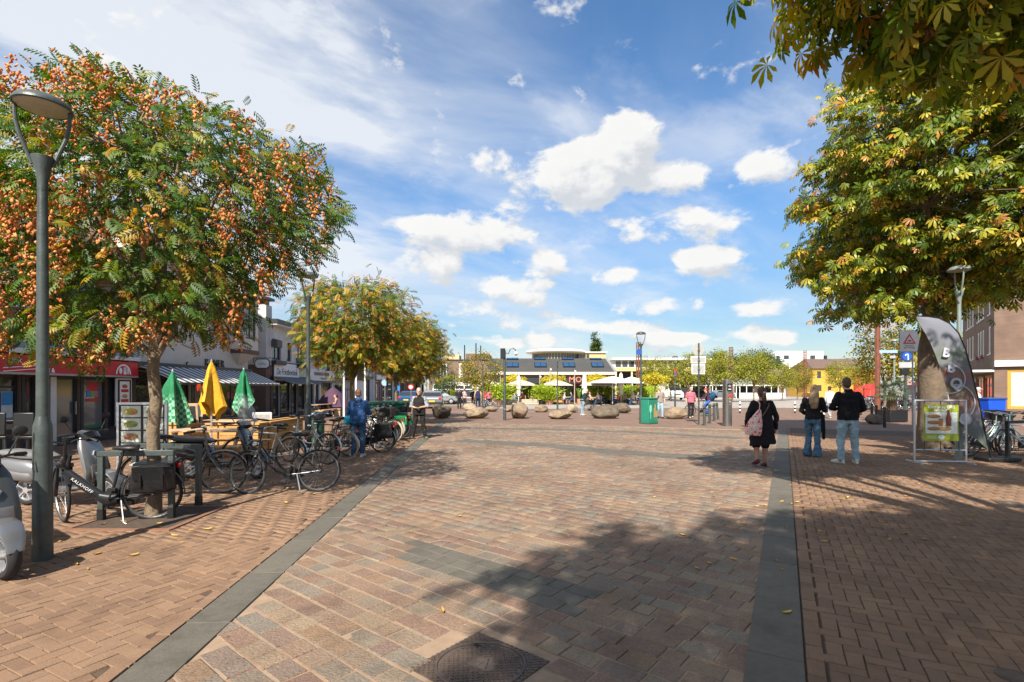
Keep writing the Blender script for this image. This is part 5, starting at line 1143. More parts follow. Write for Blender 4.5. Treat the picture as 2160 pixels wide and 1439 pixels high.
    if dress:
        g = MB(); q = girth
        merge(g, loft([(V_((0.02, -.01, .50)), .235*q, .16*q), (V_((0, 0, .70)), .222*q, .165*q), (hip, .205*q, .165*q), (hip.lerp(ch, .4), .172*q, .14*q), (hip.lerp(ch, .75), .178*q, .135*q), (ch+up*-.01, .165, .105), (ch+up*.05, .08, .07)], 22, 2.3, (1, 0, 0)))
        for k, d in L_.items(): chain(g, [d['sh'], d['sh'].lerp(d['e'], .5), d['e'], d['e'].lerp(d['w'], .5), d['w']], [.085, .076, .062, .054, .046], 16)
        part('dress', remesh(g, cv_, 4, fold=.045), dress, t)
    # --- shoes
    for k, d in L_.items():
        an = p['f'+k]; fw = V_((math.sin(an), math.cos(an), 0)); a = d['a']; z0 = a.z-.09; pit = p.get('pit'+k, 0.); u2 = V_((0, 0, 1))
        def q(f_, z): return V_((a.x, a.y, 0))+fw*f_+u2*(z0+z+max(0, -f_+.12)*pit)
        sm = loft([(q(-.065, .045), .028, .03), (q(-.04, .05), .038, .05), (q(.03, .052), .040, .052), (q(.10, .040), .046, .038), (q(.165, .032), .046, .028), (q(.205, .026), .03, .018)], 16, 2.6, u2.cross(fw)); part('shoe', sm, shoe or SHOEB, t)
        so = loft([(q(-.07, .012), .030, .012), (q(.03, .012), .036, .012), (q(.12, .012), .049, .012), (q(.205, .012), .032, .011)], 14, 3, u2.cross(fw)); part('sole', so, SHOEM if shoe is SHOEM else SHOEB, t)
    # --- hair
    if hair:
        g = MB()
        if hairstyle == 'short': g.ell(hd+V_((0, -.018, .052)), (.083, .098, .098), 18, 12).ell(hd+V_((0, -.05, .0)), (.074, .062, .085), 16, 10)
        elif hairstyle == 'pony': g.ell(hd+V_((0, -.02, .05)), (.092, .105, .102), 18, 12).ell(hd+V_((0, -.055, -.0)), (.086, .068, .10), 16, 10); chain(g, [hd+V_((0, -.12, -.01)), hd+V_((0, -.145, -.08)), hd+V_((.01, -.14, -.17)), hd+V_((.015, -.125, -.27))], [.04, .05, .042, .018])
        else:
            g.ell(hd+V_((0, -.018, .05)), (.088, .105, .104), 18, 12)
            merge(g, loft([(hd+V_((0, -.03, .08)), .085, .08), (hd+V_((0, -.055, -.04)), .098, .075), (hd+V_((0, -.11, -.17)), .115, .065), (hd+V_((0, -.155, -.32)), .105, .05), (hd+V_((.01, -.16, -.45)), .07, .03)], 18, 2.2, (1, 0, 0)))
        part('hair', remesh(g, .008 if near else .014, 2), hair, t)
    if cap: part('cap', remesh(MB().ell(hd+V_((0, -.005, .075)), (.088, .105, .075), 18, 12).box(hd+V_((0, .12, .055)), (.13, .1, .016)), .01, 2), cap, t)
    t['_hd'] = hd; t['_ch'] = ch
    return t
def clean(t):
    for k in ('_hd', '_ch'):
        if k in t: del t[k]
H_BR = mat('hair_brown', (.075, .035, .02), .5, var=.25, scale=30, bump=.6, bscale=60); H_BL = mat('hair_blond', (.30, .19, .10), .45, var=.3, scale=25, bump=.8, bscale=50); H_DK = mat('hair_dark', (.02, .014, .011), .5, var=.2, scale=30, bump=.5, bscale=60); H_GR = mat('hair_grey', (.4, .38, .36), .6, var=.2); H_GI = mat('hair_light_brown', (.16, .075, .04), .55, var=.25, scale=30, bump=.6, bscale=60)
DENIM = cloth('denim', (.035, .075, .14)); DENIML = cloth('denim_light', (.26, .36, .42), v=.25, sc=4); DENIMM = cloth('denim_mid', (.075, .15, .23), v=.25, sc=4)
AWAY = R(90)
pp = []
# man in the blue hoodie, seen from behind, looking at something in his hands
pp.append(person('man in a blue hoodie and jeans seen from behind among the bikes', G(756, 963), R(97), 1.66, top=cloth('blue_hoodie', (.022, .065, .17)), bottom=DENIM, shoe=SHOEM, hair=H_GI, hood=True, near=True, bulk=1.12, girth=1.18, legw=1.1, pose=dict(head=(-.01, .06, .20), el=(-.27, .06, 1.13), er=(.27, .06, 1.13), wl=(-.12, .27, 1.18), wr=(.10, .27, 1.18), al=(-.12, -.02, .09), ar=(.10, 0, .09), fl=-.7, fr=.2)))
# man in the dark vest, facing the camera with clasped hands
pp.append(person('man in a black vest and grey shirt standing with clasped hands', G(884, 926), R(-90), 1.70, top=cloth('grey_shirt', (.30, .32, .36)), vest=cloth('black_vest', (.022, .02, .019)), bottom=cloth('black_trousers', (.02, .018, .018)), shoe=mat('shoe_olive', (.12, .13, .06), .6), hair=H_GR, sleeve=.6, near=True, girth=1.15, bulk=1.08, legw=1.08, pose=dict(head=(0, .06, .20), el=(-.29, .0, 1.14), er=(.29, .0, 1.14), wl=(-.06, .25, 1.10), wr=(.07, .25, 1.09), kl=(-.15, .03, .5), kr=(.15, .03, .5), al=(-.22, -.02, .09), ar=(.22, -.02, .09), fl=-.5, fr=.5)))
# woman in the black dress, walking away
w = person('woman in a black dress walking away with a floral bag', G(1607, 985), R(88), 1.70, skin=SKIN2, dress=cloth('black_dress', (.013, .012, .016)), bottom=None, shoe=mat('shoe_dark_red', (.10, .012, .016), .5), hair=mat('hair_auburn', (.06, .02, .012), .42, var=.25, scale=30, bump=.6, bscale=60), hairstyle='pony', near=True, girth=1.18, legw=1.12, pose=dict(el=(-.31, -.02, 1.13), er=(.31, -.02, 1.13), wl=(-.30, .06, .90), wr=(.34, .08, .88), kl=(-.10, .06, .50), kr=(.10, .06, .50), al=(-.12, -.06, .13), ar=(.09, .06, .09), fl=-.1, fr=.1, pitl=.35))
pp.append(w)
lg = MB()
for s_ in (-1, 1): chain(lg, [(s_*.10, .02, .75), (s_*.10, .05, .60), (s_*.10, .06, .48)], [.115, .102, .092])
part('shorts', remesh(lg, .012, 2), cloth('black_shorts', (.01, .01, .011)), w)
part('hair_clip', MB().ell((0, -.135, 1.665), (.035, .02, .022)), mat('clip_pink', (.65, .42, .36), .4), w)
M_FLORAL = palette_mat('floral_fabric', [(0, (.75, .62, .58)), (1, (.75, .62, .58))], .8, .05, 20, 0)
def floral():
    m = MATS['floral_fabric']; t_ = m.node_tree; b_ = t_.nodes['Principled BSDF']; tc_ = t_.nodes.new('ShaderNodeTexCoord'); vo = t_.nodes.new('ShaderNodeTexVoronoi'); vo.inputs['Scale'].default_value = 13; t_.links.new(tc_.outputs['Object'], vo.inputs['Vector'])
    cr = t_.nodes.new('ShaderNodeValToRGB'); t_.links.new(vo.outputs['Distance'], cr.inputs[0]); cr.color_ramp.interpolation = 'CONSTANT'; cr.color_ramp.elements[0].color = (.62, .07, .09, 1); cr.color_ramp.elements[1].position = .36; cr.color_ramp.elements[1].color = (.72, .50, .47, 1); e = cr.color_ramp.elements.new(.62); e.color = (.20, .22, .12, 1); e = cr.color_ramp.elements.new(.68); e.color = (.74, .60, .56, 1); t_.links.new(cr.outputs[0], b_.inputs['Base Color'])
floral()
fx, fy = G(1607, 985)
b_ = thing('shoulder_bag', 'pink floral tote bag on the shoulder of the woman in the black dress', 'bag', (fx-.20, fy-.11, 0)); part('sack', remesh(loft([((-.09, -.09, .70), .16, .05), ((-.08, -.09, .80), .185, .085), ((-.03, -.09, .98), .15, .075), ((.03, -.08, 1.14), .08, .05), ((.07, -.07, 1.25), .03, .025)], 16, 2.5, (1, 0, 0)), .012, 2), M_FLORAL, b_); part('strap', MB().tube([(.06, -.07, 1.24), (.09, -.03, 1.37), (.10, .08, 1.435), (.10, .17, 1.37)], .016, 8, flat=.4), M_FLORAL, b_)
b_ = thing('crossbody_strap', 'brown leather bag strap crossing the back of the black dress', 'strap', (fx, fy, 0)); part('strap', MB().tube([(.14, -.02, 1.43), (.08, -.135, 1.32), (-.05, -.185, 1.15), (-.2, -.13, .98)], .014, 8, flat=.5), mat('strap_brown', (.13, .06, .03), .6), b_); part('bag', MB().box((-.27, .0, .86), (.10, .26, .18)), mat('strap_brown', (.13, .06, .03), .6), b_, bev=.03)
# blonde woman
bx_, by_ = G(1714, 963)
pp.append(person('blonde woman in a black top and flared jeans holding a phone', (bx_, by_), R(52), 1.76, top=cloth('black_top', (.014, .014, .016)), bottom=DENIMM, shoe=SHOEB, hair=H_BL, hairstyle='long', near=True, sleeve=.72, flare=.045, legw=.96, hem=.93, pose=dict(head=(.02, .05, .205), tor=(.02, .0, .50), el=(-.25, -.03, 1.14), er=(.26, .03, 1.14), wl=(-.16, .2, 1.02), wr=(.21, .29, 1.14), kl=(-.09, .05, .5), kr=(.10, .02, .5), al=(-.11, -.03, .09), ar=(.12, -.08, .09))))
o = thing('phone', 'blue phone held up by the blonde woman', 'phone', (bx_+.42, by_+.10, 1.19), R(20)); part('case', MB().box((0, 0, 0), (.085, .014, .17)), mat('phone_blue', (.01, .06, .28), .4), o, bev=.008); part('screen', MB().box((0, .009, 0), (.075, .004, .155)), M_BLACKP, o)
o = thing('draped_jacket', 'black jacket hanging over the arm of the blonde woman', 'jacket', (bx_+.17, by_-.03, 0)); part('cloth', remesh(loft([((.02, 0, .62), .06, .04), ((.03, .02, .80), .10, .06), ((.03, .03, .98), .12, .07), ((.0, .05, 1.10), .10, .06)], 14, 2.4, (1, .4, 0)), .012, 2), cloth('black_jacket_cloth', (.012, .012, .013)), o); part('sleeve', remesh(chain(MB(), [(.08, .02, 1.0), (.09, .0, .7), (.085, -.01, .46)], [.045, .04, .036]), .012, 2), cloth('black_jacket_cloth', (.012, .012, .013)), o)
# man in the black jacket
mx_, my_ = G(1789, 977)
pp.append(person('man in a black jacket and pale jeans seen from behind', (mx_, my_), R(80), 1.92, top=cloth('black_jacket', (.009, .009, .011)), bottom=DENIML, shoe=SHOEM, hair=H_BR, collar=True, near=True, bulk=1.14, legw=1.06, hem=.90, pose=dict(head=(-.015, .05, .20), el=(-.30, .02, 1.15), er=(.30, .0, 1.14), wl=(-.16, .24, 1.12), wr=(.33, .24, 1.08), kl=(-.13, .03, .5), kr=(.13, .03, .5), al=(-.15, -.04, .09), ar=(.15, -.02, .09), fl=-.55, fr=.2)))
o = thing('paper_bag', 'small brown paper bag in the hand of the man in black', 'paper bag', (mx_+.44, my_+.28, 1.16), .4); part('bag', MB().prism([(-.05, -.08), (.05, -.08), (.06, .1), (-.06, .1)], .07), mat('brown_paper', (.36, .21, .11), .8, var=.1), o, bev=.01); part('fold', MB().box((0, 0, .105), (.11, .05, .02)), mat('brown_paper', (.36, .21, .11), .8), o)
# further people
pp.append(person('man in a white shirt and grey trousers walking away beyond the striped bollard', G(1750, 882), R(95), 1.80, skin=SKIN2, top=cloth('white_shirt', (.62, .62, .66)), bottom=cloth('grey_trousers', (.30, .28, .27)), shoe=SHOEM, hair=H_DK, hem=.84, pose=dict(al=(-.10, -.16, .16), kl=(-.10, .08, .50), ar=(.10, .12, .09), pitl=.4)))
g1 = G(1392, 882)
pp.append(person('man in a grey shirt and pale jeans walking towards the camera', g1, R(-85), 1.78, top=cloth('stone_shirt', (.26, .22, .19)), bottom=DENIML, shoe=SHOEB, hair=H_GR, sleeve=.5, girth=1.1, legw=1.1, pose=dict(wr=(.20, .22, 1.30), er=(.27, .10, 1.12), kl=(-.10, .10, .5), al=(-.11, .12, .09), ar=(.11, -.14, .12))))
g2 = G(1457, 882)
pp.append(person('woman in a pink top and black trousers walking towards the camera', g2, R(-92), 1.78, top=cloth('pink_top', (.42, .13, .17)), bottom=cloth('black_trousers', (.02, .018, .018)), shoe=mat('shoe_beige', (.5, .4, .3), .6), hair=H_GI, sleeve=.5, girth=1.12, bulk=1.05, flare=.02, pose=dict(el=(-.28, .0, 1.13), wl=(-.30, .1, .92), kr=(.10, .08, .5), ar=(.11, .10, .09), al=(-.11, -.12, .12))))
g3 = G(1229, 876)
pp.append(person('man in a dark green shirt bending over his bicycle', g3, R(20), 1.74, top=cloth('dark_green_shirt', (.015, .035, .033)), bottom=cloth('pale_blue_shorts', (.22, .33, .42)), shoe=SHOEM, hair=H_GR, sleeve=.5, girth=1.1, pose=dict(tor=(0, .20, .44), head=(0, .10, .18), el=(-.2, .36, 1.12), er=(.2, .36, 1.12), wl=(-.2, .55, 1.05), wr=(.2, .55, 1.05))))
bike('dark bicycle held by the man in the green shirt', loc=(g3[0]+.35, g3[1]-.12), rz=R(18), kind='diamond', m=M_FRAMEB, tyre=M_CREAM, group='bicycles on the square')
# cyclist and child by the bollards
g4 = G(1500, 878)
bike('black child-carrier bicycle behind the grey bollards', loc=(g4[0]-.1, g4[1]+.1), rz=R(172), kind='step', m=M_FRAMEB, group='bicycles on the square', opts=('crate',))
pp.append(person('cyclist with a red helmet and a blue backpack behind the bollards', (g4[0]-.05, g4[1]+.1), R(172), 1.68, top=cloth('patterned_dark', (.06, .03, .05), v=.4, sc=25), bottom=cloth('bright_blue', (.03, .12, .45), v=.4, sc=15), shoe=SHOEB, hair=H_BR, cap=mat('helmet_red', (.6, .01, .012), .35), pose=dict(hip=(0, .05, 1.0), tor=(0, .16, .46), el=(-.24, .36, 1.20), er=(.24, .36, 1.20), wl=(-.25, .6, 1.08), wr=(.25, .6, 1.08), kl=(-.12, .34, .72), kr=(.12, .26, .56), al=(-.12, .25, .34), ar=(.12, .1, .20))))
o = thing('backpack', 'blue backpack on the cyclist with the red helmet', 'backpack', (g4[0]+.13, g4[1]+.08, 1.28), R(172)); part('pack', remesh(MB().ell((0, 0, 0), (.16, .2, .24)).box((.08, 0, -.06), (.12, .26, .28)), .02, 2), cloth('pack_blue', (.012, .07, .16)), o); part('pocket', MB().ell((.15, 0, -.06), (.06, .12, .11)), cloth('pack_blue2', (.02, .10, .22)), o)
# group near the reddish tree
for (px, py, H, face, tp, bt, hr, sl, lab) in [(1008, 865, 1.80, 100, (.02, .03, .07), (.02, .025, .05), H_GR, .0, 'man in a navy vest and red sleeves walking away behind the boulders'), (969, 862, 1.72, -80, (.02, .02, .025), (.018, .018, .02), H_DK, 1, 'person in black walking beside the far terrace'), (980, 859, 1.66, 60, (.55, .36, .38), (.04, .04, .05), H_BR, .5, 'person in a pale pink top by the far terrace'), (998, 858, 1.70, 80, (.05, .05, .06), (.03, .03, .04), H_DK, 1, 'person in dark grey left of the man in the navy vest'), (1024, 860, 1.66, 200, (.50, .08, .08), (.04, .04, .05), H_GI, 1, 'person in a red and white top behind the navy vest'), (1031, 860, 1.62, 120, (.52, .15, .17), (.03, .03, .05), H_BR, .5, 'woman in a coral top pushing a bicycle by the bamboo')]:
    pp.append(person(lab, G(px, py), R(face), H, top=cloth('t%d' % px, tp), bottom=cloth('b%d' % px, bt), shoe=SHOEB, hair=hr, sleeve=sl, group='people strolling by the terrace', girth=1.08))
bike('silver bicycle pushed past the bamboo pots', loc=G(1048, 862), rz=R(170), kind='step', m=paint('silver', (.45, .46, .46)), group='bicycles on the square')
SIT = dict(hip=(0, 0, .56), tor=(0, .03, .48), kl=(-.12, .40, .52), kr=(.12, .40, .52), al=(-.12, .40, .09), ar=(.12, .40, .09), el=(-.25, .08, .80), er=(.25, .08, .80), wl=(-.12, .32, .82), wr=(.12, .32, .82))
for t in pp: clean(t)
# ======================= BUILDINGS
def wall(mb, o, u, W_, H, t, holes):
    """wall sheet with openings: o lower left (seen from outside), u direction, outside normal = u x up turned out; t thickness inward"""
    o = Vector(o); u = Vector(u).normalized(); n = Vector((u.y, -u.x, 0)); up = Vector((0, 0, 1))
    us = sorted({0, W_, *[h[0] for h in holes], *[h[1] for h in holes]}); zs = sorted({0, H, *[h[2] for h in holes], *[h[3] for h in holes]})
    inside = lambda a, b: any(h[0]-1e-6 <= a and b[0] <= h[1]+1e-6 and h[2]-1e-6 <= b[1] and b[2] <= h[3]+1e-6 for h in holes)
    def q(a, z, d): return o+u*a+up*z-n*d
    for i in range(len(us)-1):
        for j in range(len(zs)-1):
            if any(h[0] <= us[i]+1e-6 and us[i+1] <= h[1]+1e-6 and h[2] <= zs[j]+1e-6 and zs[j+1] <= h[3]+1e-6 for h in holes): continue
            mb.add([q(us[i], zs[j], 0), q(us[i+1], zs[j], 0), q(us[i+1], zs[j+1], 0), q(us[i], zs[j+1], 0)], [(0, 1, 2, 3)])
    for (a, b, c, d) in holes:
        mb.add([q(a, c, 0), q(b, c, 0), q(b, d, 0), q(a, d, 0), q(a, c, t), q(b, c, t), q(b, d, t), q(a, d, t)], [(0, 4, 5, 1), (1, 5, 6, 2), (2, 6, 7, 3), (3, 7, 4, 0)])
    return mb
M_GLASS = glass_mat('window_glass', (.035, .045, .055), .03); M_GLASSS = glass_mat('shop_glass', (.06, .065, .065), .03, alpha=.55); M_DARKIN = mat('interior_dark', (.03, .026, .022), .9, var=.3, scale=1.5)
def win(parent, o, u, a0, a1, z0, z1, fm, rec=.09, mull=(), trans=(), fw=.07, sill=None, gm=None, name='window', curtain=None, glow=None):
    """a window set rec back into the wall; frame > pane, sill"""
    o = Vector(o); u = Vector(u).normalized(); n = Vector((u.y, -u.x, 0)); up = Vector((0, 0, 1)); c = o-n*rec
    def bx(mb, x0, x1, y0, y1, d0, d1):
        M = Matrix((u, -n, up)).transposed(); mb.box(c+u*(x0+x1)/2+up*(y0+y1)/2-n*(d0+d1)/2, (x1-x0, d1-d0, y1-y0), M=M)
    f = MB(); bx(f, a0, a0+fw, z0, z1, -.0, .07); bx(f, a1-fw, a1, z0, z1, 0, .07); bx(f, a0+fw, a1-fw, z0, z0+fw, 0, .07); bx(f, a0+fw, a1-fw, z1-fw, z1, 0, .07)
    for m_ in mull: q = a0+(a1-a0)*m_; bx(f, q-fw*.4, q+fw*.4, z0+fw, z1-fw, .004, .066)
    for m_ in trans: q = z0+(z1-z0)*m_; bx(f, a0+fw, a1-fw, q-fw*.4, q+fw*.4, .008, .062)
    w = part(name, f, fm, parent, smooth=False)
    g = MB(); bx(g, a0+fw*.5, a1-fw*.5, z0+fw*.5, z1-fw*.5, .03, .042); part('pane', g, gm or M_GLASS, w, smooth=False)
    if curtain: g = MB(); bx(g, a0+fw, a1-fw, z0+(z1-z0)*curtain[0], z1-fw, .10, .11); part('blind', g, curtain[1], w, smooth=False)
    if sill: g = MB(); bx(g, a0-.06, a1+.06, z0-.07, z0-.002, -rec-.07, .03); part('sill', g, sill, w, smooth=False)
    return w
def boxpart(name, x0, x1, y0, y1, z0, z1, m, parent, bev=0): return part(name, MB().b2(x0, x1, y0, y1, z0, z1), m, parent, smooth=False, bev=bev)
FX = -13.6; UX = (0, 1, 0)          # shop fronts run away from us; outside looks to +X
def fy(px): return FX*FP/(px-1080)
M_BR1 = brick_mat('wall_brick_brown', (.20, .125, .085), (.165, .10, .07), (.17, .145, .12)); M_BR2 = brick_mat('wall_brick_dark', (.15, .085, .065), (.12, .07, .055), (.13, .11, .1)); M_BR3 = brick_mat('wall_brick_red', (.33, .12, .075), (.27, .10, .065), (.25, .18, .14))
M_BR4 = brick_mat('wall_brick_right', (.185, .115, .08), (.155, .10, .075), (.15, .12, .1)); M_BRW = brick_mat('wall_brick_painted', (.62, .60, .57), (.58, .565, .54), (.52, .50, .48))
M_PLAST = mat('plaster_cream', (.62, .56, .48), .85, var=.08, scale=1.5); M_PLASTW = mat('plaster_white', (.72, .71, .69), .85, var=.06, scale=1.5); M_WOODF = mat('frame_dark_wood', (.05, .032, .022), .55, var=.15); M_ANTH = mat('frame_anthracite', (.025, .027, .03), .45, var=.1); M_TILE = mat('roof_tile', (.13, .085, .065), .8, var=.2, scale=3)
M_ZINC = mat('zinc', (.36, .37, .37), .5, .5, var=.15); M_REDS = mat('shop_sign_red', (.50, .012, .022), .4, var=.06); M_NAVY = mat('flag_navy', (.012, .018, .06), .7, var=.1); M_GREYW = mat('light_grey_paint', (.62, .62, .6), .6, var=.08)
# ---- red snack bar
Y0, Y1 = 8.5, fy(272); D = 9
def shop(label, y0, y1, h, m, holes, depth=D, name='shop_building', x=FX):
    t = thing(name, label, 'building', (0, 0, 0)); mb = MB(); wall(mb, (x, y0, 0), UX, y1-y0, h, .22, holes)
    W2 = y1-y0
    mb.add([(x, y1, 0), (x-depth, y1, 0), (x-depth, y1, h), (x, y1, h)], [(0, 1, 2, 3)]); mb.add([(x-depth, y0, 0), (x, y0, 0), (x, y0, h), (x-depth, y0, h)], [(0, 1, 2, 3)])
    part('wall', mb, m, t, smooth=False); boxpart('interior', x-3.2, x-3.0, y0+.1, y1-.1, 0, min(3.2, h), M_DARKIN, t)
    return t
def gable(t, y0, y1, h, rise, x0, x1, m, over=.3):
    """pitched roof, ridge along the street"""
    xm = (x0+x1)/2; mb = MB()
    for (a, b) in ((x0+over, xm), (x1-over, xm)):
        za = h-over*rise/abs(xm-x0); mb.add([(a, y0-.05, za), (a, y1+.05, za), (b, y1+.05, h+rise), (b, y0-.05, h+rise), (a, y0-.05, za+.12), (a, y1+.05, za+.12), (b, y1+.05, h+rise+.12), (b, y0-.05, h+rise+.12)], [(0, 1, 2, 3), (4, 7, 6, 5), (0, 4, 5, 1), (1, 5, 6, 2), (3, 2, 6, 7), (0, 3, 7, 4)])
    part('roof', mb, m, t, smooth=False)
    for y in (y0+.001, y1-.001): part('gable_wall', MB().add([(x0, y, h), (x1, y, h), (xm, y, h+rise)], [(0, 1, 2)]), M_BR1, t, smooth=False)
L1 = Y1-Y0; a = lambda px: fy(px)-Y0
hol = [(a(-60), a(43), .75, 2.08), (a(52), a(80), .02, 2.08), (a(118), a(168), .02, 2.08), (a(176), a(226), .35, 2.06)]
up_w = [(q, q+1.1, 4.0, 5.4) for q in (1.2, 3.2, 5.2, 7.4)]
t = shop('brown brick snack bar with a long red sign behind the near tree', Y0, Y1, 6.2, M_BR1, hol+up_w)
gable(t, Y0, Y1, 6.2, 3.2, FX, FX-D, M_TILE)
M_PLINTH = mat('plinth_dark', (.03, .032, .036), .6, var=.15)
mb = MB(); wall(mb, (FX+.03, Y0, 0), UX, L1, 2.12, .05, [(h[0]-.02, h[1]+.02, h[2]-.01, h[3]+.01) for h in hol]); part('shop_front', mb, M_PLINTH, t, smooth=False)
win(t, (FX, Y0, 0), UX, *hol[0], M_ANTH, gm=M_GLASSS, mull=(.5,), trans=(.75,)); win(t, (FX, Y0, 0), UX, *hol[1], M_ANTH, gm=M_GLASSS, name='door')
dr = win(t, (FX, Y0, 0), UX, *hol[2], M_ANTH, gm=glass_mat('door_glass_grey', (.10, .12, .12), .08), name='door', fw=.1); boxpart('door_handle', FX-.06, FX-.02, Y0+hol[2][1]-.12, Y0+hol[2][1]-.08, .9, 1.3, M_GALV, dr); boxpart('letter_plate', FX-.085, FX-.075, Y0+hol[2][0]+.3, Y0+hol[2][0]+.75, .18, .28, mat('cream_plate', (.6, .55, .45), .5), dr)
boxpart('door_jamb', FX-.05, FX+.04, Y0+hol[2][0]-.22, Y0+hol[2][0]-.02, .02, 2.05, M_GREYW, t)
wn = win(t, (FX, Y0, 0), UX, *hol[3], M_ANTH, gm=glass_mat('shop_glass_pale', (.22, .22, .21), .06, alpha=.8)); yc = Y0+(hol[3][0]+hol[3][1])/2
boxpart('green_strip', FX-.12, FX-.115, Y0+hol[3][0]+.08, Y0+hol[3][1]-.08, .4, .52, mat('sticker_green', (.02, .2, .1), .5), wn)
for k, (dy, dz, w_, h_, c_) in enumerate([(0, 0, .5, .10, (.6, .05, .03)), (-.14, .14, .16, .2, (.05, .25, .55)), (.02, .14, .14, .2, (.2, .45, .08)), (.16, .14, .16, .2, (.5, .15, .3)), (0, .32, .34, .14, (.6, .04, .05)), (.02, .46, .44, .16, (.55, .03, .05))]): boxpart('window_sticker', FX-.112, FX-.108-.0005*k, yc+dy-w_/2, yc+dy+w_/2, 1.28+dz, 1.28+dz+h_, mat('sticker_c%d' % k, c_, .5), wn)
for q in up_w: win(t, (FX, Y0, 0), UX, *q, M_GREYW, mull=(.5,), sill=M_GREYW, curtain=(.4, M_PLASTW))
boxpart('poster_blue', FX-.05, FX-.04, Y0+hol[0][1]-.5, Y0+hol[0][1]-.18, .85, 1.62, mat('poster_paper', (.45, .52, .55), .6), t); boxpart('poster_top', FX-.038, FX-.03, Y0+hol[0][1]-.49, Y0+hol[0][1]-.19, 1.26, 1.61, mat('poster_blue', (.02, .22, .50), .6), t)
ss = part('sign_board', MB().b2(FX+.05, FX+.36, Y0, Y1-.05, 2.14, 2.62), M_REDS, t, smooth=False)
boxpart('sign_trim', FX+.055, FX+.375, Y0, Y1-.05, 2.085, 2.14, M_ZINC, ss); boxpart('gutter', FX+.0, FX+.42, Y0, Y1, 2.66, 2.80, M_GREYW, t, .02)
part('canopy_roof', MB().add([(FX+.4, Y0, 2.80), (FX+.4, Y1, 2.80), (FX+.02, Y1, 3.12), (FX+.02, Y0, 3.12), (FX+.4, Y0, 2.76), (FX+.4, Y1, 2.76), (FX+.02, Y1, 3.06), (FX+.02, Y0, 3.06)], [(0, 1, 2, 3), (7, 6, 5, 4), (1, 5, 6, 2), (0, 3, 7, 4)]), M_ZINC, t, smooth=False)
RT = (R(90), 0, R(90))
text('lettering', 'P', .34, M_WHITE, t, (FX+.375, fy(70), 2.43), RT, .006, shear=.15, bold=.012); text('lettering', 'ETEN &', .17, M_WHITE, t, (FX+.375, fy(69), 2.22), RT, .006, bold=.006); text('lettering', 'ijsk', .22, M_WHITE, t, (FX+.375, fy(4), 2.46), (R(90), R(-6), R(90)), .004, shear=.3)
for k in range(2): part('script_line', MB().box((FX+.366, fy(18), 2.30-.09*k), (.004, 1.05, .022), M=Matrix.Rotation(R(6), 3, 'X')), M_WHITE, t)
ya = fy(238); M_ = Matrix.Rotation(R(90), 3, 'Y')
part('logo_arch', MB().torus((FX+.37, ya, 2.19), .31, .03, 24, 6, M=Matrix.Rotation(R(90), 3, 'Z'), arc=PI, rx=.008), M_WHITE, t); part('logo_plate', MB().ell((FX+.37, ya-.13, 2.30), (.008, .07, .105)), M_WHITE, t)
fk = MB()
for k in range(4): fk.box((FX+.37, ya+.01+k*.035, 2.36), (.012, .016, .14))
fk.box((FX+.37, ya+.062, 2.24), (.012, .12, .11)); part('logo_fork', fk, M_WHITE, t, smooth=False); part('logo_knife', MB().box((FX+.37, ya+.2, 2.3), (.012, .06, .2)), M_WHITE, t)
# tall menu panel at its corner
y_m = fy(247); t = thing('menu_board', 'tall narrow menu panel with dish photos at the snack bar corner', 'menu board', (FX+.22, y_m, 0), R(90)); 
part('frame', MB().b2(-.36, .36, -.03, .03, .42, 2.06), M_GREYW, t, smooth=False, bev=.015); part('panel', MB().b2(-.3, .3, -.04, -.028, .5, 2.0), M_BLACKP, t, smooth=False); part('sheet', MB().b2(-.22, .22, -.046, -.0402, .55, 1.95), M_WHITE, t, smooth=False)
for k in range(4): z = 1.78-k*.34; part('dish_photo', MB().ell((0, -.047, z), (.13, .006, .07)), mat('food_%d' % (k % 3), ((.35, .12, .05), (.45, .30, .08), (.30, .10, .06))[k % 3], .6, var=.4, scale=14), t); part('price_strip', MB().b2(-.17, .17, -.05, -.0465, z-.2, z-.1), M_REDS, t, smooth=False)
# ---- white cafe with the striped awning
Y2, Y3 = Y1+.02, fy(523); L2 = Y3-Y2
hol = [(.3, 2.2, .5, 2.35), (2.4, 3.5, .05, 2.35), (3.7, 5.6, .5, 2.35), (5.8, L2-.4, .3, 2.35)]; upw = [(.8, 2.2, 4.3, 6.0), (2.9, 4.3, 4.3, 6.0), (5.0, 6.0, 4.3, 6.0)]
t = shop('cream cafe building with a black and white striped awning', Y2, Y3, 7.05, M_PLAST, hol+upw)
gable(t, Y2, Y3, 7.05, 2.4, FX, FX-D, M_TILE)
for q in hol: win(t, (FX, Y2, 0), UX, *q, M_ANTH, gm=M_GLASSS, name='door' if q[2] < .1 else 'window', mull=(.5,) if q[1]-q[0] > 1.5 else ())
for q in upw: win(t, (FX, Y2, 0), UX, *q, M_WOODF, mull=(.5,), sill=M_PLAST)
mb = MB(); wall(mb, (FX+.025, Y2, 0), UX, L2, 2.45, .04, [(h[0]-.02, h[1]+.02, h[2]-.02, h[3]+.01) for h in hol]); part('shop_front', mb, M_ANTH, t, smooth=False)
boxpart('awning_case', FX+.03, FX+.28, Y2+.05, Y3-.1, 2.50, 2.68, M_ANTH, t)
aw = MB().add([(FX+.26, Y2+.1, 2.56), (FX+.26, Y3-.15, 2.56), (FX+1.75, Y3-.15, 1.92), (FX+1.75, Y2+.1, 1.92), (FX+.26, Y2+.1, 2.53), (FX+.26, Y3-.15, 2.53), (FX+1.75, Y3-.15, 1.89), (FX+1.75, Y2+.1, 1.89)], [(3, 2, 1, 0), (4, 5, 6, 7), (2, 3, 7, 6), (0, 4, 7, 3), (1, 2, 6, 5)])
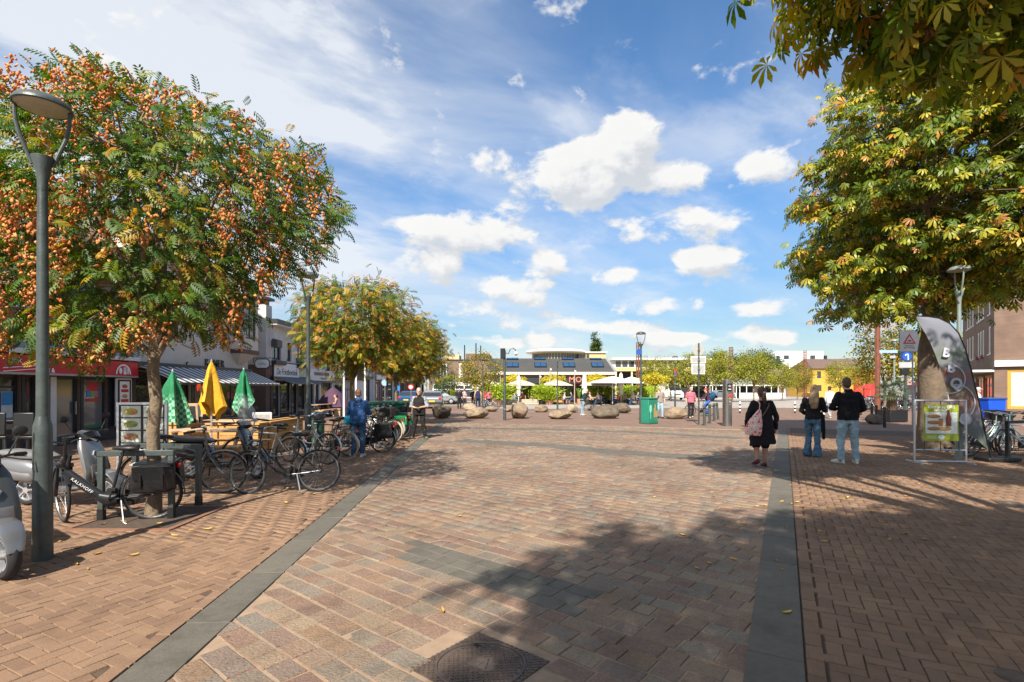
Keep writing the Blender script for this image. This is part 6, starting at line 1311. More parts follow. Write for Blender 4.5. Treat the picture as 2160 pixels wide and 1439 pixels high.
a_ = part('awning', aw, stripe_mat('awning_stripes', (.02, .02, .022), (.62, .62, .6), .42), t, smooth=False); boxpart('awning_rail', FX+1.72, FX+1.80, Y2+.1, Y3-.15, 1.84, 1.93, M_ANTH, a_)
for y in (Y2+.9, Y3-1.0): part('awning_arm', MB().bar((FX+.2, y, 2.35), (FX+1.7, y, 1.88), .04, .04), M_ANTH, a_)
text('lettering', 'KAMER', .46, mat('letter_black', (.015, .015, .016), .4), t, (FX+.03, fy(452), ZA(767, fy(452))), RT, .02, bold=.004, sx=1.05)
text('lettering', "t", .36, mat('letter_black', (.015, .015, .016), .4), t, (FX+.03, fy(392), ZA(767, fy(392))), RT, .02, shear=.3)
# bay window at the far end
yb0, yb1 = fy(487), fy(522); zb0, zb1 = ZA(738, 25.5), 6.6
bay = part('bay_window', wall(wall(MB(), (FX+.55, yb0, zb0), UX, yb1-yb0, zb1-zb0, .1, [(.3, yb1-yb0-.25, .55, zb1-zb0-.25)]), (FX, yb0, zb0), (1, 0, 0), .55, zb1-zb0, .1, [(.1, .45, .55, zb1-zb0-.25)]).add([(FX, yb1, zb0), (FX+.55, yb1, zb0), (FX+.55, yb1, zb1), (FX, yb1, zb1)], [(1, 0, 3, 2)]), M_PLAST, t, smooth=False)
boxpart('bay_floor', FX, FX+.6, yb0-.05, yb1+.03, zb0-.2, zb0, mat('bay_trim_brown', (.09, .045, .03), .6), bay); boxpart('bay_top', FX, FX+.62, yb0-.06, yb1+.04, zb1, zb1+.12, M_PLAST, bay)
part('bay_foot', MB().add([(FX, yb0, zb0-.2), (FX+.5, yb0, zb0-.2), (FX+.5, yb1, zb0-.2), (FX, yb1, zb0-.2), (FX, (yb0+yb1)/2-.2, zb0-.75), (FX, (yb0+yb1)/2+.2, zb0-.75)], [(0, 1, 2, 3), (1, 0, 4), (2, 1, 4, 5), (3, 2, 5)]), M_PLAST, bay, smooth=False)
win(t, (FX+.55, yb0, zb0), UX, .3, yb1-yb0-.25, .55, zb1-zb0-.25, M_WOODF, mull=(.5,), rec=.04); win(t, (FX, yb0, zb0), (1, 0, 0), .1, .45, .55, zb1-zb0-.25, M_WOODF, rec=.04)
ys = 27.2; t = thing('hanging_sign', 'small octagonal white sign hanging from an iron bracket', 'hanging sign', (FX, ys, ZA(768, ys))); part('bracket', MB().tube([(0, 0, .32), (.95, 0, .32)], .018, 6).tube([(0, 0, .05), (0, 0, .45)], .02, 6), M_BLACKP, t)
part('border', MB().prism([(.46+.40*x_, .02+.26*z_) for x_, z_ in ((-1, -.5), (-.7, -1), (.7, -1), (1, -.5), (1, .5), (.7, 1), (-.7, 1), (-1, .5))], .05), M_BLACKP, t); part('board', MB().prism([(.46+.36*x_, .02+.22*z_) for x_, z_ in ((-1, -.5), (-.7, -1), (.7, -1), (1, -.5), (1, .5), (.7, 1), (-.7, 1), (-1, .5))], .06), M_WHITE, t); text('lettering', 'cafés', .2, mat('letter_grey', (.2, .2, .2), .5), t, (.46, -.032, .02), depth=.002)
# ---- chip shop (white painted brick, chimney) and lawyers next door
Y4, Y5, Y6 = fy(570), fy(646), fy(703); HF = 5.35
hol = [(.35, 1.2, .1, 2.2), (1.3, 2.7, .3, 2.2), (2.85, 3.7, .1, 2.2), (3.8, Y5-Y4-.15, .3, 2.2)]
aw_ = lambda px: fy(px)-Y4
upw = [(aw_(574), aw_(593), 3.35, 4.55), (aw_(605), aw_(615), 3.35, 4.5), (aw_(624), aw_(641), 3.3, 4.5)]
t = shop('white chip shop with a big chimney and dark framed windows', Y4, Y5, HF, M_BRW, hol+upw)
for q in hol: win(t, (FX, Y4, 0), UX, *q, M_ANTH, gm=M_GLASSS, name='door' if q[2] < .15 else 'window')
mb = MB(); wall(mb, (FX+.025, Y4, 0), UX, Y5-Y4, 2.45, .04, [(h[0]-.02, h[1]+.02, h[2]-.02, h[3]+.01) for h in hol]); part('shop_front', mb, mat('shop_front_black', (.02, .02, .02), .5), t, smooth=False)
for i, q in enumerate(upw):
    w_ = win(t, (FX, Y4, 0), UX, *q, M_WOODF, mull=(.5,) if i != 1 else (), trans=(), curtain=(.0, M_PLASTW))
    if i != 1: boxpart('flower_box', FX+.0, FX+.28, Y4+q[0]-.1, Y4+q[1]+.1, q[2]-.28, q[2]-.04, M_WOODF, w_)
part('roof', MB().b2(FX-D, FX+.45, Y4-.1, Y5+.0, HF, HF+.28), M_ANTH, t, smooth=False); part('eaves', MB().b2(FX+.002, FX+.43, Y4-.08, Y5-.0, HF-.05, HF-.002), M_WHITE, t, smooth=False)
xc = XA(526, Y4)
part('chimney', MB().b2(xc, FX-.02, Y4-.45, Y4+.25, 0, ZA(645, Y4)), mat('roughcast_grey', (.50, .49, .47), .95, var=.1, scale=2, bump=.6, bscale=30), t, smooth=False)
boxpart('chimney_base', xc-.1, FX-.0, Y4-.5, Y4+.2, 0, ZA(795, Y4)-.0, M_BR2, t); boxpart('brick_band', xc-.12, FX+.01, Y4-.52, Y4+.2, ZA(795, Y4)+.003, ZA(770, Y4), M_BR2, t)
zc = ZA(645, Y4); ch = part('chimney_cap', MB().b2(xc+.1, FX-.12, Y4-.35, Y4+.15, zc, zc+.28).b2(xc-.12, FX+.1, Y4-.55, Y4+.35, zc+.28, zc+.42), M_BLACKP, t, smooth=False)
part('cowl', MB().lathe([(.62, zc+.62), (.5, zc+.68), (.3, zc+.86), (.24, zc+1.0), (.1, zc+1.03)], 4, ((xc+FX)/2, Y4-.1, 0), Matrix.Rotation(R(45), 3, 'Z')), mat('copper_cowl', (.32, .24, .12), .5, .4, var=.3, scale=3), ch, smooth=False)
for dx_ in (-.35, .35): part('cowl_post', MB().b2((xc+FX)/2+dx_-.02, (xc+FX)/2+dx_+.02, Y4-.12, Y4-.08, zc+.4, zc+.64), M_BLACKP, ch)
boxpart('alarm_box', FX+.02, FX+.35, Y4+.1, Y4+.75, 4.05, 4.45, mat('box_brown', (.09, .075, .065), .6), t)
sg = boxpart('name_board', FX+.03, FX+.1, fy(570)+.3, fy(628), ZA(803, 30)+.0, ZA(765, 29.5), M_WHITE, t); boxpart('name_frame', FX+.025, FX+.08, fy(570)+.22, fy(628)+.08, ZA(803, 30)-.07, ZA(765, 29.5)+.07, M_WOODF, sg)
text('lettering', 'De Frietboetiek', .52, mat('letter_black', (.015, .015, .016), .4), t, (FX+.105, (fy(570)+fy(628))/2+.12, ZA(785, 30.5)), RT, .006, shear=.15, sx=.86)
aw = MB().add([(FX+.05, Y4+.15, 2.42), (FX+.05, Y5-.2, 2.42), (FX+1.2, Y5-.2, 2.0), (FX+1.2, Y4+.15, 2.0), (FX+.05, Y4+.15, 2.38), (FX+.05, Y5-.2, 2.38), (FX+1.2, Y5-.2, 1.96), (FX+1.2, Y4+.15, 1.96)], [(3, 2, 1, 0), (4, 5, 6, 7), (2, 3, 7, 6), (0, 4, 7, 3), (1, 2, 6, 5)]); part('awning', aw, mat('awning_grey', (.12, .12, .125), .7), t, smooth=False)
# office next door
L3 = Y6-Y5; hol = [(.25, 1.3, .3, 2.15), (1.5, 2.3, .1, 2.15), (2.6, L3-.35, .3, 2.15)]; upw = [(.3, .7, 3.2, 4.4), (1.6, 3.4, 3.2, 4.4)]
t = shop('white office building with navy banners and grey lettering', Y5+.01, Y6, HF-.1, M_BRW, hol+upw)
for q in hol: win(t, (FX, Y5, 0), UX, *q, M_ANTH, gm=M_GLASSS, name='door' if q[2] < .15 else 'window')
for q in upw: win(t, (FX, Y5, 0), UX, *q, M_WOODF, mull=(.3, .7) if q[1]-q[0] > 1 else ())
part('roof', MB().b2(FX-D, FX+.4, Y5+.02, Y6+.1, HF-.1, HF+.15), M_ANTH, t, smooth=False); boxpart('fascia', FX+.02, FX+.16, Y5+.05, Y6-.02, 2.25, 3.05, M_PLASTW, t); boxpart('fascia_edge', FX+.02, FX+.2, Y5+.05, Y6, 2.17, 2.25, M_ANTH, t)
text('lettering', 'WESTENBERG WERKER', .30, mat('letter_stone', (.24, .23, .21), .6), t, (FX+.165, fy(673)+.1, 2.72), RT, .02, bold=.008, sx=.92); text('lettering', 'Notarissen', .22, mat('letter_stone', (.24, .23, .21), .6), t, (FX+.165, fy(676)+.1, 2.42), RT, .012)
def banner(label, y, zt, ln, w=1.15):
    t = thing('banner_flag', label, 'flag', (FX, y, zt), 0, 'navy banners on the office'); part('pole', MB().tube([(0, 0, -.75), (1.35, 0, .05)], .025, 6), M_WHITE, t)
    mb = MB(); n = 8
    for i in range(n+1): x_ = .25+w*i/n; mb.v += [(x_, .03*math.sin(i*1.1), -.62+.6*i/n), (x_, .05*math.sin(i*1.1+.5), -ln)]
    mb.f = [(2*i, 2*i+1, 2*i+3, 2*i+2) for i in range(n)]
    c = part('cloth', mb, M_NAVY, t); text('emblem', 'WW', .4, M_WHITE, t, (.25+w*.5, -.07, -ln*.62), depth=.003, lsp=.7); part('text_line', MB().box((.25+w*.5, -.065, -ln*.8), (.8, .006, .06)), M_WHITE, t); part('bottom_bar', MB().tube([(.1, 0, -ln), (.3+w, 0, -ln)], .025, 6), M_BLACKP, t)
banner('navy banner with white monogram on the white office near its lettering', 37.2, 5.1, 2.1); banner('second navy banner with white monogram in front of the tiled roof', 41.0, 3.9, 1.5, 1.0)
# ---- low tiled house and white shop
t = thing('tiled_house', 'low white house with a steep tiled roof beyond the office', 'building', (0, 0, 0)); ya, yb = 42.2, 46.5; xa, xb = -17.5, -13.2
mb = MB(); wall(mb, (xa, ya, 0), (1, 0, 0), xb-xa, 2.5, .2, [(3.0, 3.6, .1, 2.0)]); wall(mb, (xb, ya, 0), UX, yb-ya, 2.5, .2, []); part('wall', mb, M_PLASTW, t, smooth=False); win(t, (xa, ya, 0), (1, 0, 0), 3.0, 3.6, .1, 2.0, M_WOODF, name='door')
zr = 7.2; part('roof_deck', MB().add([(xa, ya-.25, 2.42), (xb+.1, ya-.25, 2.42), (xb+.1, yb, zr), (xa, yb, zr), (xa, yb, 2.4), (xb+.1, yb, 2.4)], [(0, 1, 2, 3), (1, 5, 2), (0, 3, 4)]), M_TILE, t, smooth=False)
tl = MB(); nr, nc = 18, 17; sl = Vector((0, yb-ya+.25, zr-2.42)); 
for i in range(nr):
    for j in range(nc):
        o_ = Vector((xa+(xb+.1-xa)*(j+.5)/nc, ya-.25, 2.46))+sl*((i+.5)/nr); d_ = sl.normalized(); tl.bar(o_-d_*.15, o_+d_*.15, .2, .04, up=(0, -d_.z, d_.y))
o = part('roof_tiles', tl, mat('roof_tile_light', (.20, .14, .105), .8, var=.25, scale=4), t, smooth=False); boxpart('gutter', xa, xb+.12, ya-.38, ya-.26, 2.36, 2.47, mat('gutter_ochre', (.55, .36, .10), .6), t); boxpart('skylight', xb-1.0, xb-.5, ya+.9, ya+1.2, 3.85, 4.15, M_WHITE, t)
Yw0, Yw1 = 46.6, fy(786)
t = shop('white gabled shop behind the second goldenrain tree', Yw0, Yw1, 6.0, M_GREYW, [(.4, 3.0, .4, 2.6)], x=FX); win(t, (FX, Yw0, 0), UX, .4, 3.0, .4, 2.6, M_WOODF, gm=M_GLASSS, mull=(.5,), trans=(.75,)); gable(t, Yw0, Yw1, 6.0, 2.5, FX, FX-D, M_TILE); boxpart('fascia', FX+.02, FX+.15, Yw0+.2, Yw1-.2, 2.65, 2.85, mat('fascia_brown', (.15, .09, .05), .6), t); boxpart('corner_pilaster', FX, FX+.2, Yw1-.4, Yw1-.002, 0, 5.9, M_GREYW, t)
yy = Yw1+.3
for i, (w_, h, m, lab) in enumerate([(5.5, 6.4, M_BR3, 'red brick shop further down the left side'), (6.5, 7.2, M_PLASTW, 'white rendered shop further down the left side'), (7.5, 6.6, M_BR1, 'brown brick shop with a white sign far down the left side'), (9.5, 7.4, M_BR2, 'dark brick building at the end of the left side')]):
    hol = [(.4, w_*.42, .4, 2.5), (w_*.48, w_*.6, .1, 2.5), (w_*.66, w_-.4, .4, 2.5)]; upw = [(w_*.12, w_*.34, 3.8, 5.3), (w_*.42, w_*.6, 3.8, 5.3), (w_*.68, w_*.9, 3.8, 5.3)]
    t = shop(lab, yy, yy+w_-.02, h, m, hol+upw)
    for q in hol: win(t, (FX, yy, 0), UX, *q, M_ANTH if i % 2 else M_WHITE, gm=M_GLASSS, name='door' if q[2] < .2 else 'window')
    for q in upw: win(t, (FX, yy, 0), UX, *q, M_WHITE, mull=(.5,), sill=M_WHITE)
    gable(t, yy, yy+w_-.02, h, 2.2, FX, FX-D, M_TILE); boxpart('fascia', FX+.02, FX+.3, yy+.2, yy+w_-.2, 2.6, 3.1, [M_WHITE, M_ANTH, M_WHITE, M_ANTH][i], t); yy += w_
# ---- brown brick block at the end
t = thing('brick_block', 'large brown brick building closing the view left of the restaurant', 'building', (0, 0, 0)); Yb = 72; x0, x1 = XA(905, Yb), XA(1046, Yb); hb = ZA(759, Yb)
hol = [(XA(928, Yb)-x0, XA(943, Yb)-x0, 3.0, 5.2), (XA(968, Yb)-x0, XA(975, Yb)-x0, 3.2, 5.2), (.5, 3.0, .4, 2.4), (3.6, 6.2, .4, 2.4)]
mb = MB(); wall(mb, (x0, Yb, 0), (1, 0, 0), x1-x0, hb, .25, hol); wall(mb, (x1, Yb, 0), UX, 14, hb, .25, []); mb.add([(x0, Yb, 0), (x0, Yb+14, 0), (x0, Yb+14, hb), (x0, Yb, hb)], [(3, 2, 1, 0)]); mb.add([(x0, Yb, hb), (x1, Yb, hb), (x1, Yb+14, hb), (x0, Yb+14, hb)], [(0, 1, 2, 3)]); part('wall', mb, M_BR1, t, smooth=False)
for q in hol: win(t, (x0, Yb, 0), (1, 0, 0), *q, M_WHITE, mull=(.5,), trans=(.6,), fw=.14, rec=.02)
part('upper_storey', MB().b2(XA(978, Yb), XA(1030, Yb), Yb+3, Yb+12, hb, ZA(746, Yb+3)), M_BR1, t, smooth=False); part('ochre_gable', MB().b2(XA(936, Yb), XA(967, Yb), Yb+1, Yb+4, hb, ZA(748, Yb)), mat('ochre_render', (.55, .42, .22), .8), t, smooth=False); part('coping', MB().b2(x0-.05, x1+.05, Yb-.06, Yb+.3, hb-.14, hb+.05), M_ANTH, t, smooth=False)
for px, tp in ((980, 728), (1004, 724), (1014, 729)): part('flue', MB().lathe([(.09, hb), (.08, ZA(tp, Yb+3))], 8, (XA(px, Yb+3), Yb+3, 0)), M_BLACKP, t)
# ---- restaurant
Yr = 64; x0, x1 = XA(1030, Yr), XA(1297, Yr); ze = ZA(787, Yr); zt = ZA(757, Yr+4)
t = thing('restaurant', 'long low restaurant with a dark mansard roof and skylights', 'building', (0, 0, 0))
hol = [(1+k*2.55, 2.9+k*2.55, .2, 2.35) for k in range(6)]
mb = MB(); wall(mb, (x0, Yr, 0), (1, 0, 0), x1-x0, ze, .3, hol); mb.add([(x1, Yr, 0), (x1, Yr+12, 0), (x1, Yr+12, ze), (x1, Yr, ze)], [(0, 1, 2, 3)]); part('wall', mb, M_BR3, t, smooth=False)
for q in hol: win(t, (x0, Yr, 0), (1, 0, 0), *q, M_ANTH, mull=(.5,), gm=M_GLASS)
boxpart('cornice', x0-.1, x1+.15, Yr-.25, Yr+.2, ze-.22, ze+.12, mat('cornice_cream', (.62, .50, .40), .8), t)
M_RFD = mat('roof_bitumen', (.052, .051, .050), .85, var=.15, scale=1)
part('roof', MB().add([(x0, Yr-.1, ze+.1), (x1+.1, Yr-.1, ze+.1), (x1-.5, Yr+3.2, zt), (x0, Yr+3.2, zt), (x0, Yr+12, zt), (x1-.5, Yr+12, zt), (x1+.1, Yr+12, ze+.1)], [(0, 1, 2, 3), (3, 2, 5, 4), (1, 6, 5, 2)]), M_RFD, t, smooth=False)
part('roof_hip_trim', MB().bar((x1+.1, Yr-.12, ze+.12), (x1-.5, Yr+3.15, zt+.02), .35, .08), M_ZINC, t)
sld = Vector((0, 3.3, zt-ze-.1)).normalized(); nrm = Vector((0, -sld.z, sld.y)); M_SKY = glass_mat('skylight_blue', (.02, .07, .16), .05)
for px in (1081, 1140, 1200, 1260):
    for (fr_, w_, hh) in ((.48, 1.55, .62), (.93, 1.5, .22)):
        c_ = Vector((XA(px, Yr+1.5), Yr-.1, ze+.1))+Vector((0, 3.3, zt-ze-.1))*fr_+nrm*.06; M = Matrix((Vector((1, 0, 0)), sld, nrm)).transposed()
        s_ = part('skylight', MB().box(c_, (w_, hh*1.9, .14), M=M), M_BLACKP, t, smooth=False)
        for dx_ in (-.36, .36): part('pane', MB().box(c_+nrm*.075+Vector((dx_*w_/1.55, 0, 0)), (w_*.42, hh*1.6, .02), M=M), M_SKY, s_, smooth=False)
ca = boxpart('canopy', XA(1040, 61), XA(1279, 61), 61, Yr-.3, ZA(809, 61), ZA(795, 61), M_ANTH, t); boxpart('canopy_edge', XA(1040, 61)-.05, XA(1279, 61)+.05, 60.9, 61.1, ZA(795, 61), ZA(793.6, 61), M_BLACKP, ca)
for k in range(6): xx = XA(1046+k*46, 61.3); boxpart('canopy_post', xx-.06, xx+.06, 61.3, 61.42, 0, ZA(809, 61), M_ANTH, t)
M_ORL = mat('letter_orange', (.62, .20, .12), .5)
for px, ch_ in ((1206, 'M'), (1220.5, 'O'), (1234, 'U'), (1247.5, 'T')): text('lettering', ch_, .92, M_ORL, t, (XA(px, 61), 60.96, ZA(801.3, 61)), depth=.04, bold=.01)
# ---- buildings behind
t = thing('round_apartment_block', 'yellow apartment block with a round white roof above the restaurant', 'building', (0, 0, 0)); Ya = 112; xa = XA(1175, Ya); ra = XA(1232, Ya)-xa; M_YEL = mat('yellow_render', (.55, .42, .18), .8, var=.05, scale=.5); zt = ZA(741, Ya)
part('drum', MB().lathe([(ra*.9, 0), (ra*.9, zt)], 40, (xa, Ya+4, 0)), M_YEL, t, smooth=True); part('roof', MB().lathe([(ra*1.12, zt-.2), (ra*1.16, zt), (ra*1.1, zt+.35), (0, zt+.5)], 40, (xa, Ya+4, 0)), M_WHITE, t)
for k in range(22):
    an = R(-165+k*7.14); c_ = Vector((xa+ra*.905*math.cos(an), Ya+4+ra*.905*math.sin(an), zt-1.15)); part('window', MB().box(c_, (.12, ra*.085, 1.3), M=Matrix.Rotation(an, 3, 'Z')), M_GLASS, t, smooth=False)
xb0, xb1 = XA(1212, Ya), XA(1281, Ya); boxpart('wing', xb0, xb1, Ya+2, Ya+12, 0, ZA(743, Ya), M_YEL, t); boxpart('wing_roof', xb0, xb1+.3, Ya+1.6, Ya+12, ZA(743, Ya), ZA(741, Ya), M_WHITE, t)
for k in range(4): boxpart('window', xb0+.6+k*.75, xb0+1.2+k*.75, Ya+1.9, Ya+2.02, ZA(754, Ya), ZA(746, Ya), M_GLASS, t)
t = thing('gallery_building', 'long low building with a white roof edge and yellow band behind the young trees', 'building', (0, 0, 0)); Yg = 94; x0, x1 = XA(1293, Yg), XA(1500, Yg)
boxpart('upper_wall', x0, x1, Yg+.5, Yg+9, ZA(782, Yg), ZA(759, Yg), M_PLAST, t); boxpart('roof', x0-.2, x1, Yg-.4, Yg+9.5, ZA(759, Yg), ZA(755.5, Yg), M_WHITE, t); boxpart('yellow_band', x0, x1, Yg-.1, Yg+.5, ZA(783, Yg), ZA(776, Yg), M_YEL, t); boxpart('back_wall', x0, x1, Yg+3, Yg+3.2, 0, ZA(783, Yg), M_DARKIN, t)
for k in range(14): xx = x0+.6+k*(x1-x0-1)/14; boxpart('window', xx, xx+.95, Yg+.44, Yg+.52, ZA(774, Yg), ZA(762, Yg), M_GLASS, t)
for k in range(7): xx = x0+.4+k*2.9; boxpart('column', xx, xx+.3, Yg, Yg+.3, 0, ZA(783, Yg), mat('column_cream', (.5, .42, .28), .8), t)
t = thing('white_apartment_block', 'white cubic apartment block in the distance', 'building', (0, 0, 0)); Yd = 165; x0, x1 = XA(1636, Yd), XA(1737, Yd); hd_ = ZA(741, Yd)
hol = [(x_, x_+1.7, z, z+1.3) for x_ in (2.6, 11.0) for z in (hd_-2.6, hd_-6.2)]; mb = MB(); wall(mb, (x0, Yd, 0), (1, 0, 0), x1-x0, hd_, .3, hol); mb.add([(x0, Yd, 0), (x0, Yd+12, 0), (x0, Yd+12, hd_), (x0, Yd, hd_)], [(3, 2, 1, 0)]); mb.add([(x0, Yd, hd_), (x1, Yd, hd_), (x1, Yd+12, hd_), (x0, Yd+12, hd_)], [(0, 1, 2, 3)]); part('wall', mb, M_WHITE, t, smooth=False)
for q in hol: win(t, (x0, Yd, 0), (1, 0, 0), *q, M_ANTH, mull=(.5,), fw=.1)
for k in range(4): boxpart('balcony', x0-.0, x0+1.4, Yd-.5, Yd-.02, hd_-3.4-k*3, hd_-3.2-k*3, M_ANTH, t); boxpart('balcony_opening', x0+.2, x0+1.3, Yd-.06, Yd-.01, hd_-3.1-k*3, hd_-1.4-k*3, M_GLASS, t)
t = thing('yellow_house', 'bright yellow house with a red end wall and brown roof across the square', 'building', (0, 0, 0)); Yh = 104; x0, x1 = XA(1714, Yh), XA(1800, Yh); he = ZA(777, Yh); M_YH = mat('house_yellow', (.50, .30, .05), .8, var=.05, scale=.5); M_RH = mat('house_red', (.55, .035, .025), .8, var=.05, scale=.5)
hol = [(.9, 1.7, he-2.0, he-.6), (1.0, 1.8, he-4.6, he-3.4)]; mb = MB(); wall(mb, (x0, Yh, 0), (1, 0, 0), x1-x0, he, .2, hol); mb.add([(x0, Yh, 0), (x0, Yh+9, 0), (x0, Yh+9, he), (x0, Yh, he)], [(3, 2, 1, 0)]); part('wall', mb, M_YH, t, smooth=False)
for q in hol: win(t, (x0, Yh, 0), (1, 0, 0), *q, M_ANTH, fw=.08)
xr1 = XA(1842, Yh); part('red_wall', MB().b2(x1, xr1, Yh-.6, Yh+8, 0, he-.3), M_RH, t, smooth=False); rt = ZA(766, Yh+4)
part('roof', MB().add([(x0-.2, Yh-.4, he-.05), (xr1, Yh-.4, he-.05), (xr1-.8, Yh+4.5, rt+.9), (x0+.9, Yh+4.5, rt+.9), (x0-.2, Yh+9, he), (xr1, Yh+9, he)], [(0, 1, 2, 3), (1, 5, 2), (0, 3, 4)]), M_TILE, t, smooth=False); boxpart('chimney', x0+5, x0+5.5, Yh+4.2, Yh+4.7, rt+.5, rt+1.6, M_ANTH, t)
for k in range(2): boxpart('balcony', x0-.7, x0-.02, Yh+.5, Yh+3, he-2.3-k*2.7, he-2.1-k*2.7, M_YH, t)
t = thing('brick_house', 'brown roofed house half hidden by trees left of the yellow house', 'building', (0, 0, 0)); boxpart('wall', XA(1625, 120), XA(1712, 120), 120, 128, 0, ZA(792, 120), M_BR1, t); part('roof', MB().add([(XA(1622, 120), 119.6, ZA(793, 120)), (XA(1715, 120), 119.6, ZA(793, 120)), (XA(1700, 120), 124, ZA(778, 120)), (XA(1640, 120), 124, ZA(778, 120))], [(0, 1, 2, 3)]), M_TILE, t, smooth=False); boxpart('window', XA(1700, 120), XA(1708, 120), 119.9, 119.98, 1, 2.4, M_GLASS, t)
# market canopies below the trees (white fronts far across the square)
for i, px in enumerate((1480, 1530, 1580, 1632)):
    t = thing('market_pavilion', ['white pavilion front far behind the cyclist', 'white pavilion front behind the steel column', 'white pavilion front left of the woman in black', 'white pavilion front right of the woman in black'][i], 'pavilion', (XA(px, 92), 92, 0), 0, 'white pavilions across the square')
    boxpart('roof', -1.9, 1.9, -.5, 2.0, 2.2, 2.36, M_WHITE, t); [boxpart('post', -1.8+k*1.2-.05, -1.8+k*1.2+.05, -.4, -.3, 0, 2.2, M_WHITE, t) for k in range(4)]; boxpart('counter', -1.7, 1.7, -.3, .3, 0, .95, M_GREYW, t); boxpart('back', -1.8, 1.8, 1.8, 1.9, 0, 2.2, M_DARKIN, t)
# ---- brick building on the right
c0 = Vector((34.9, 37.4, 0)); ua = Vector((.717, 1, 0)).normalized(); ub = Vector((1, -.717, 0)).normalized(); HB = 12.5
t = thing('brick_apartment_building', 'brown brick building with white framed windows on the right', 'building', (0, 0, 0))
La, Lb = 18., 16.
wa = []
for (z0, z1) in ((4.3, 6.4), (7.3, 9.4), (10.2, 12.)):
    for q in (1.6, 4.6, 5.9, 7.2, 10.5, 12.4, 14.): wa.append((q, q+.95, z0, z1))
wb = [(q, q+1.15, z0, z1) for q in (2.3, 5.6, 9.) for (z0, z1) in ((4.4, 6.6), (7.5, 9.7), (10.5, 12.2))]
ga = [(1., 4.5, .3, 2.7), (5.2, 8.6, .3, 2.7), (9.4, 13., .3, 2.7)]; gb = [(.7, 3.6, .25, 3.1), (4.6, 8., .25, 3.1), (9., 13., .25, 3.1)]
# outside of each face must look at us: face a runs from its far end to the corner
fa = c0+ua*La; mb = MB(); ua_ = -ua
wa2 = [(La-b_, La-a_, c, d) for a_, b_, c, d in wa]; ga2 = [(La-b_, La-a_, c, d) for a_, b_, c, d in ga]
wall(mb, fa, ua_, La, HB, .2, wa2+ga2); wall(mb, c0, ub, Lb, HB, .2, wb+gb); part('wall', mb, M_BR4, t, smooth=False)
M_PINK = mat('frame_wine', (.22, .03, .06), .5)
for q in wa2: win(t, fa, ua_, *q, M_WHITE, fw=.13, rec=.03, sill=M_WHITE, mull=(.35,))
for q in wb: w_ = win(t, c0, ub, *q, M_WHITE, fw=.16, rec=.02, sill=M_WHITE, curtain=(.35, M_GREYW)); 
for q in ga2: win(t, fa, ua_, *q, mat('shop_frame_yellow', (.45, .27, .03), .5), fw=.16, rec=.05, mull=(.5,), gm=M_GLASSS)
for q in gb: win(t, c0, ub, *q, mat('shop_frame_yellow', (.45, .27, .03), .5), fw=.2, rec=.05, gm=mat('papered_glass', (.42, .45, .43), .3, var=.1, scale=2))
na = Vector((ua_.y, -ua_.x, 0)); nb = Vector((ub.y, -ub.x, 0))
part('lintel_band', MB().bar(c0+nb*.12+Vector((0, 0, 3.5)), c0+ub*Lb+nb*.12+Vector((0, 0, 3.5)), .25, .42), M_WHITE, t, smooth=False); part('shop_canopy', MB().bar(fa+na*.6+Vector((0, 0, 3.0)), c0+na*.6+Vector((0, 0, 3.0)), 1.2, .16), M_GREYW, t, smooth=False)
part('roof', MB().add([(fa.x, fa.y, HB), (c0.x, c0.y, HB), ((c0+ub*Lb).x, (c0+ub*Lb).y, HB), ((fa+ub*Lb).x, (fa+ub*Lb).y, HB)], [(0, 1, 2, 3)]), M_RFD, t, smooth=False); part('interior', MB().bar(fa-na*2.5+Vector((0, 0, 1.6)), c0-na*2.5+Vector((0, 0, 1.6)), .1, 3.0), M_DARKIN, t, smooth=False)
for k in (4.6, 7.2): q = c0+ua*(k+.5)+na*.1; part('flower_box', MB().bar(q+ua*-.45+Vector((0, 0, 4.25)), q+ua*.45+Vector((0, 0, 4.25)), .2, .22), M_PINK, t)
# fence with dark bars between the office and the tiled house
t = thing('iron_fence', 'dark iron fence beside the low tiled house', 'fence', (XA(722, 41.5), 41.5, 0)); 
for k in range(12): part('bar', MB().box((-1.0+k*.18, 0, .9), (.03, .03, 1.8)), M_BLACKP, t)
part('rail', MB().box((0, 0, 1.6), (2.1, .04, .05)), M_BLACKP, t); part('rail', MB().box((0, 0, .3), (2.1, .04, .05)), M_BLACKP, t)
# ======================= TERRACES, SIGNS, VEHICLES
M_PINE = palette_mat('pine_board', [(0, (.50, .26, .075)), (.5, (.56, .31, .10)), (1, (.44, .21, .06))], .65, .16, 5, .2, 30); M_OAK = palette_mat('weathered_table_wood', [(0, (.42, .27, .16)), (1, (.50, .34, .21))], .7, .16, 8, .2, 30)
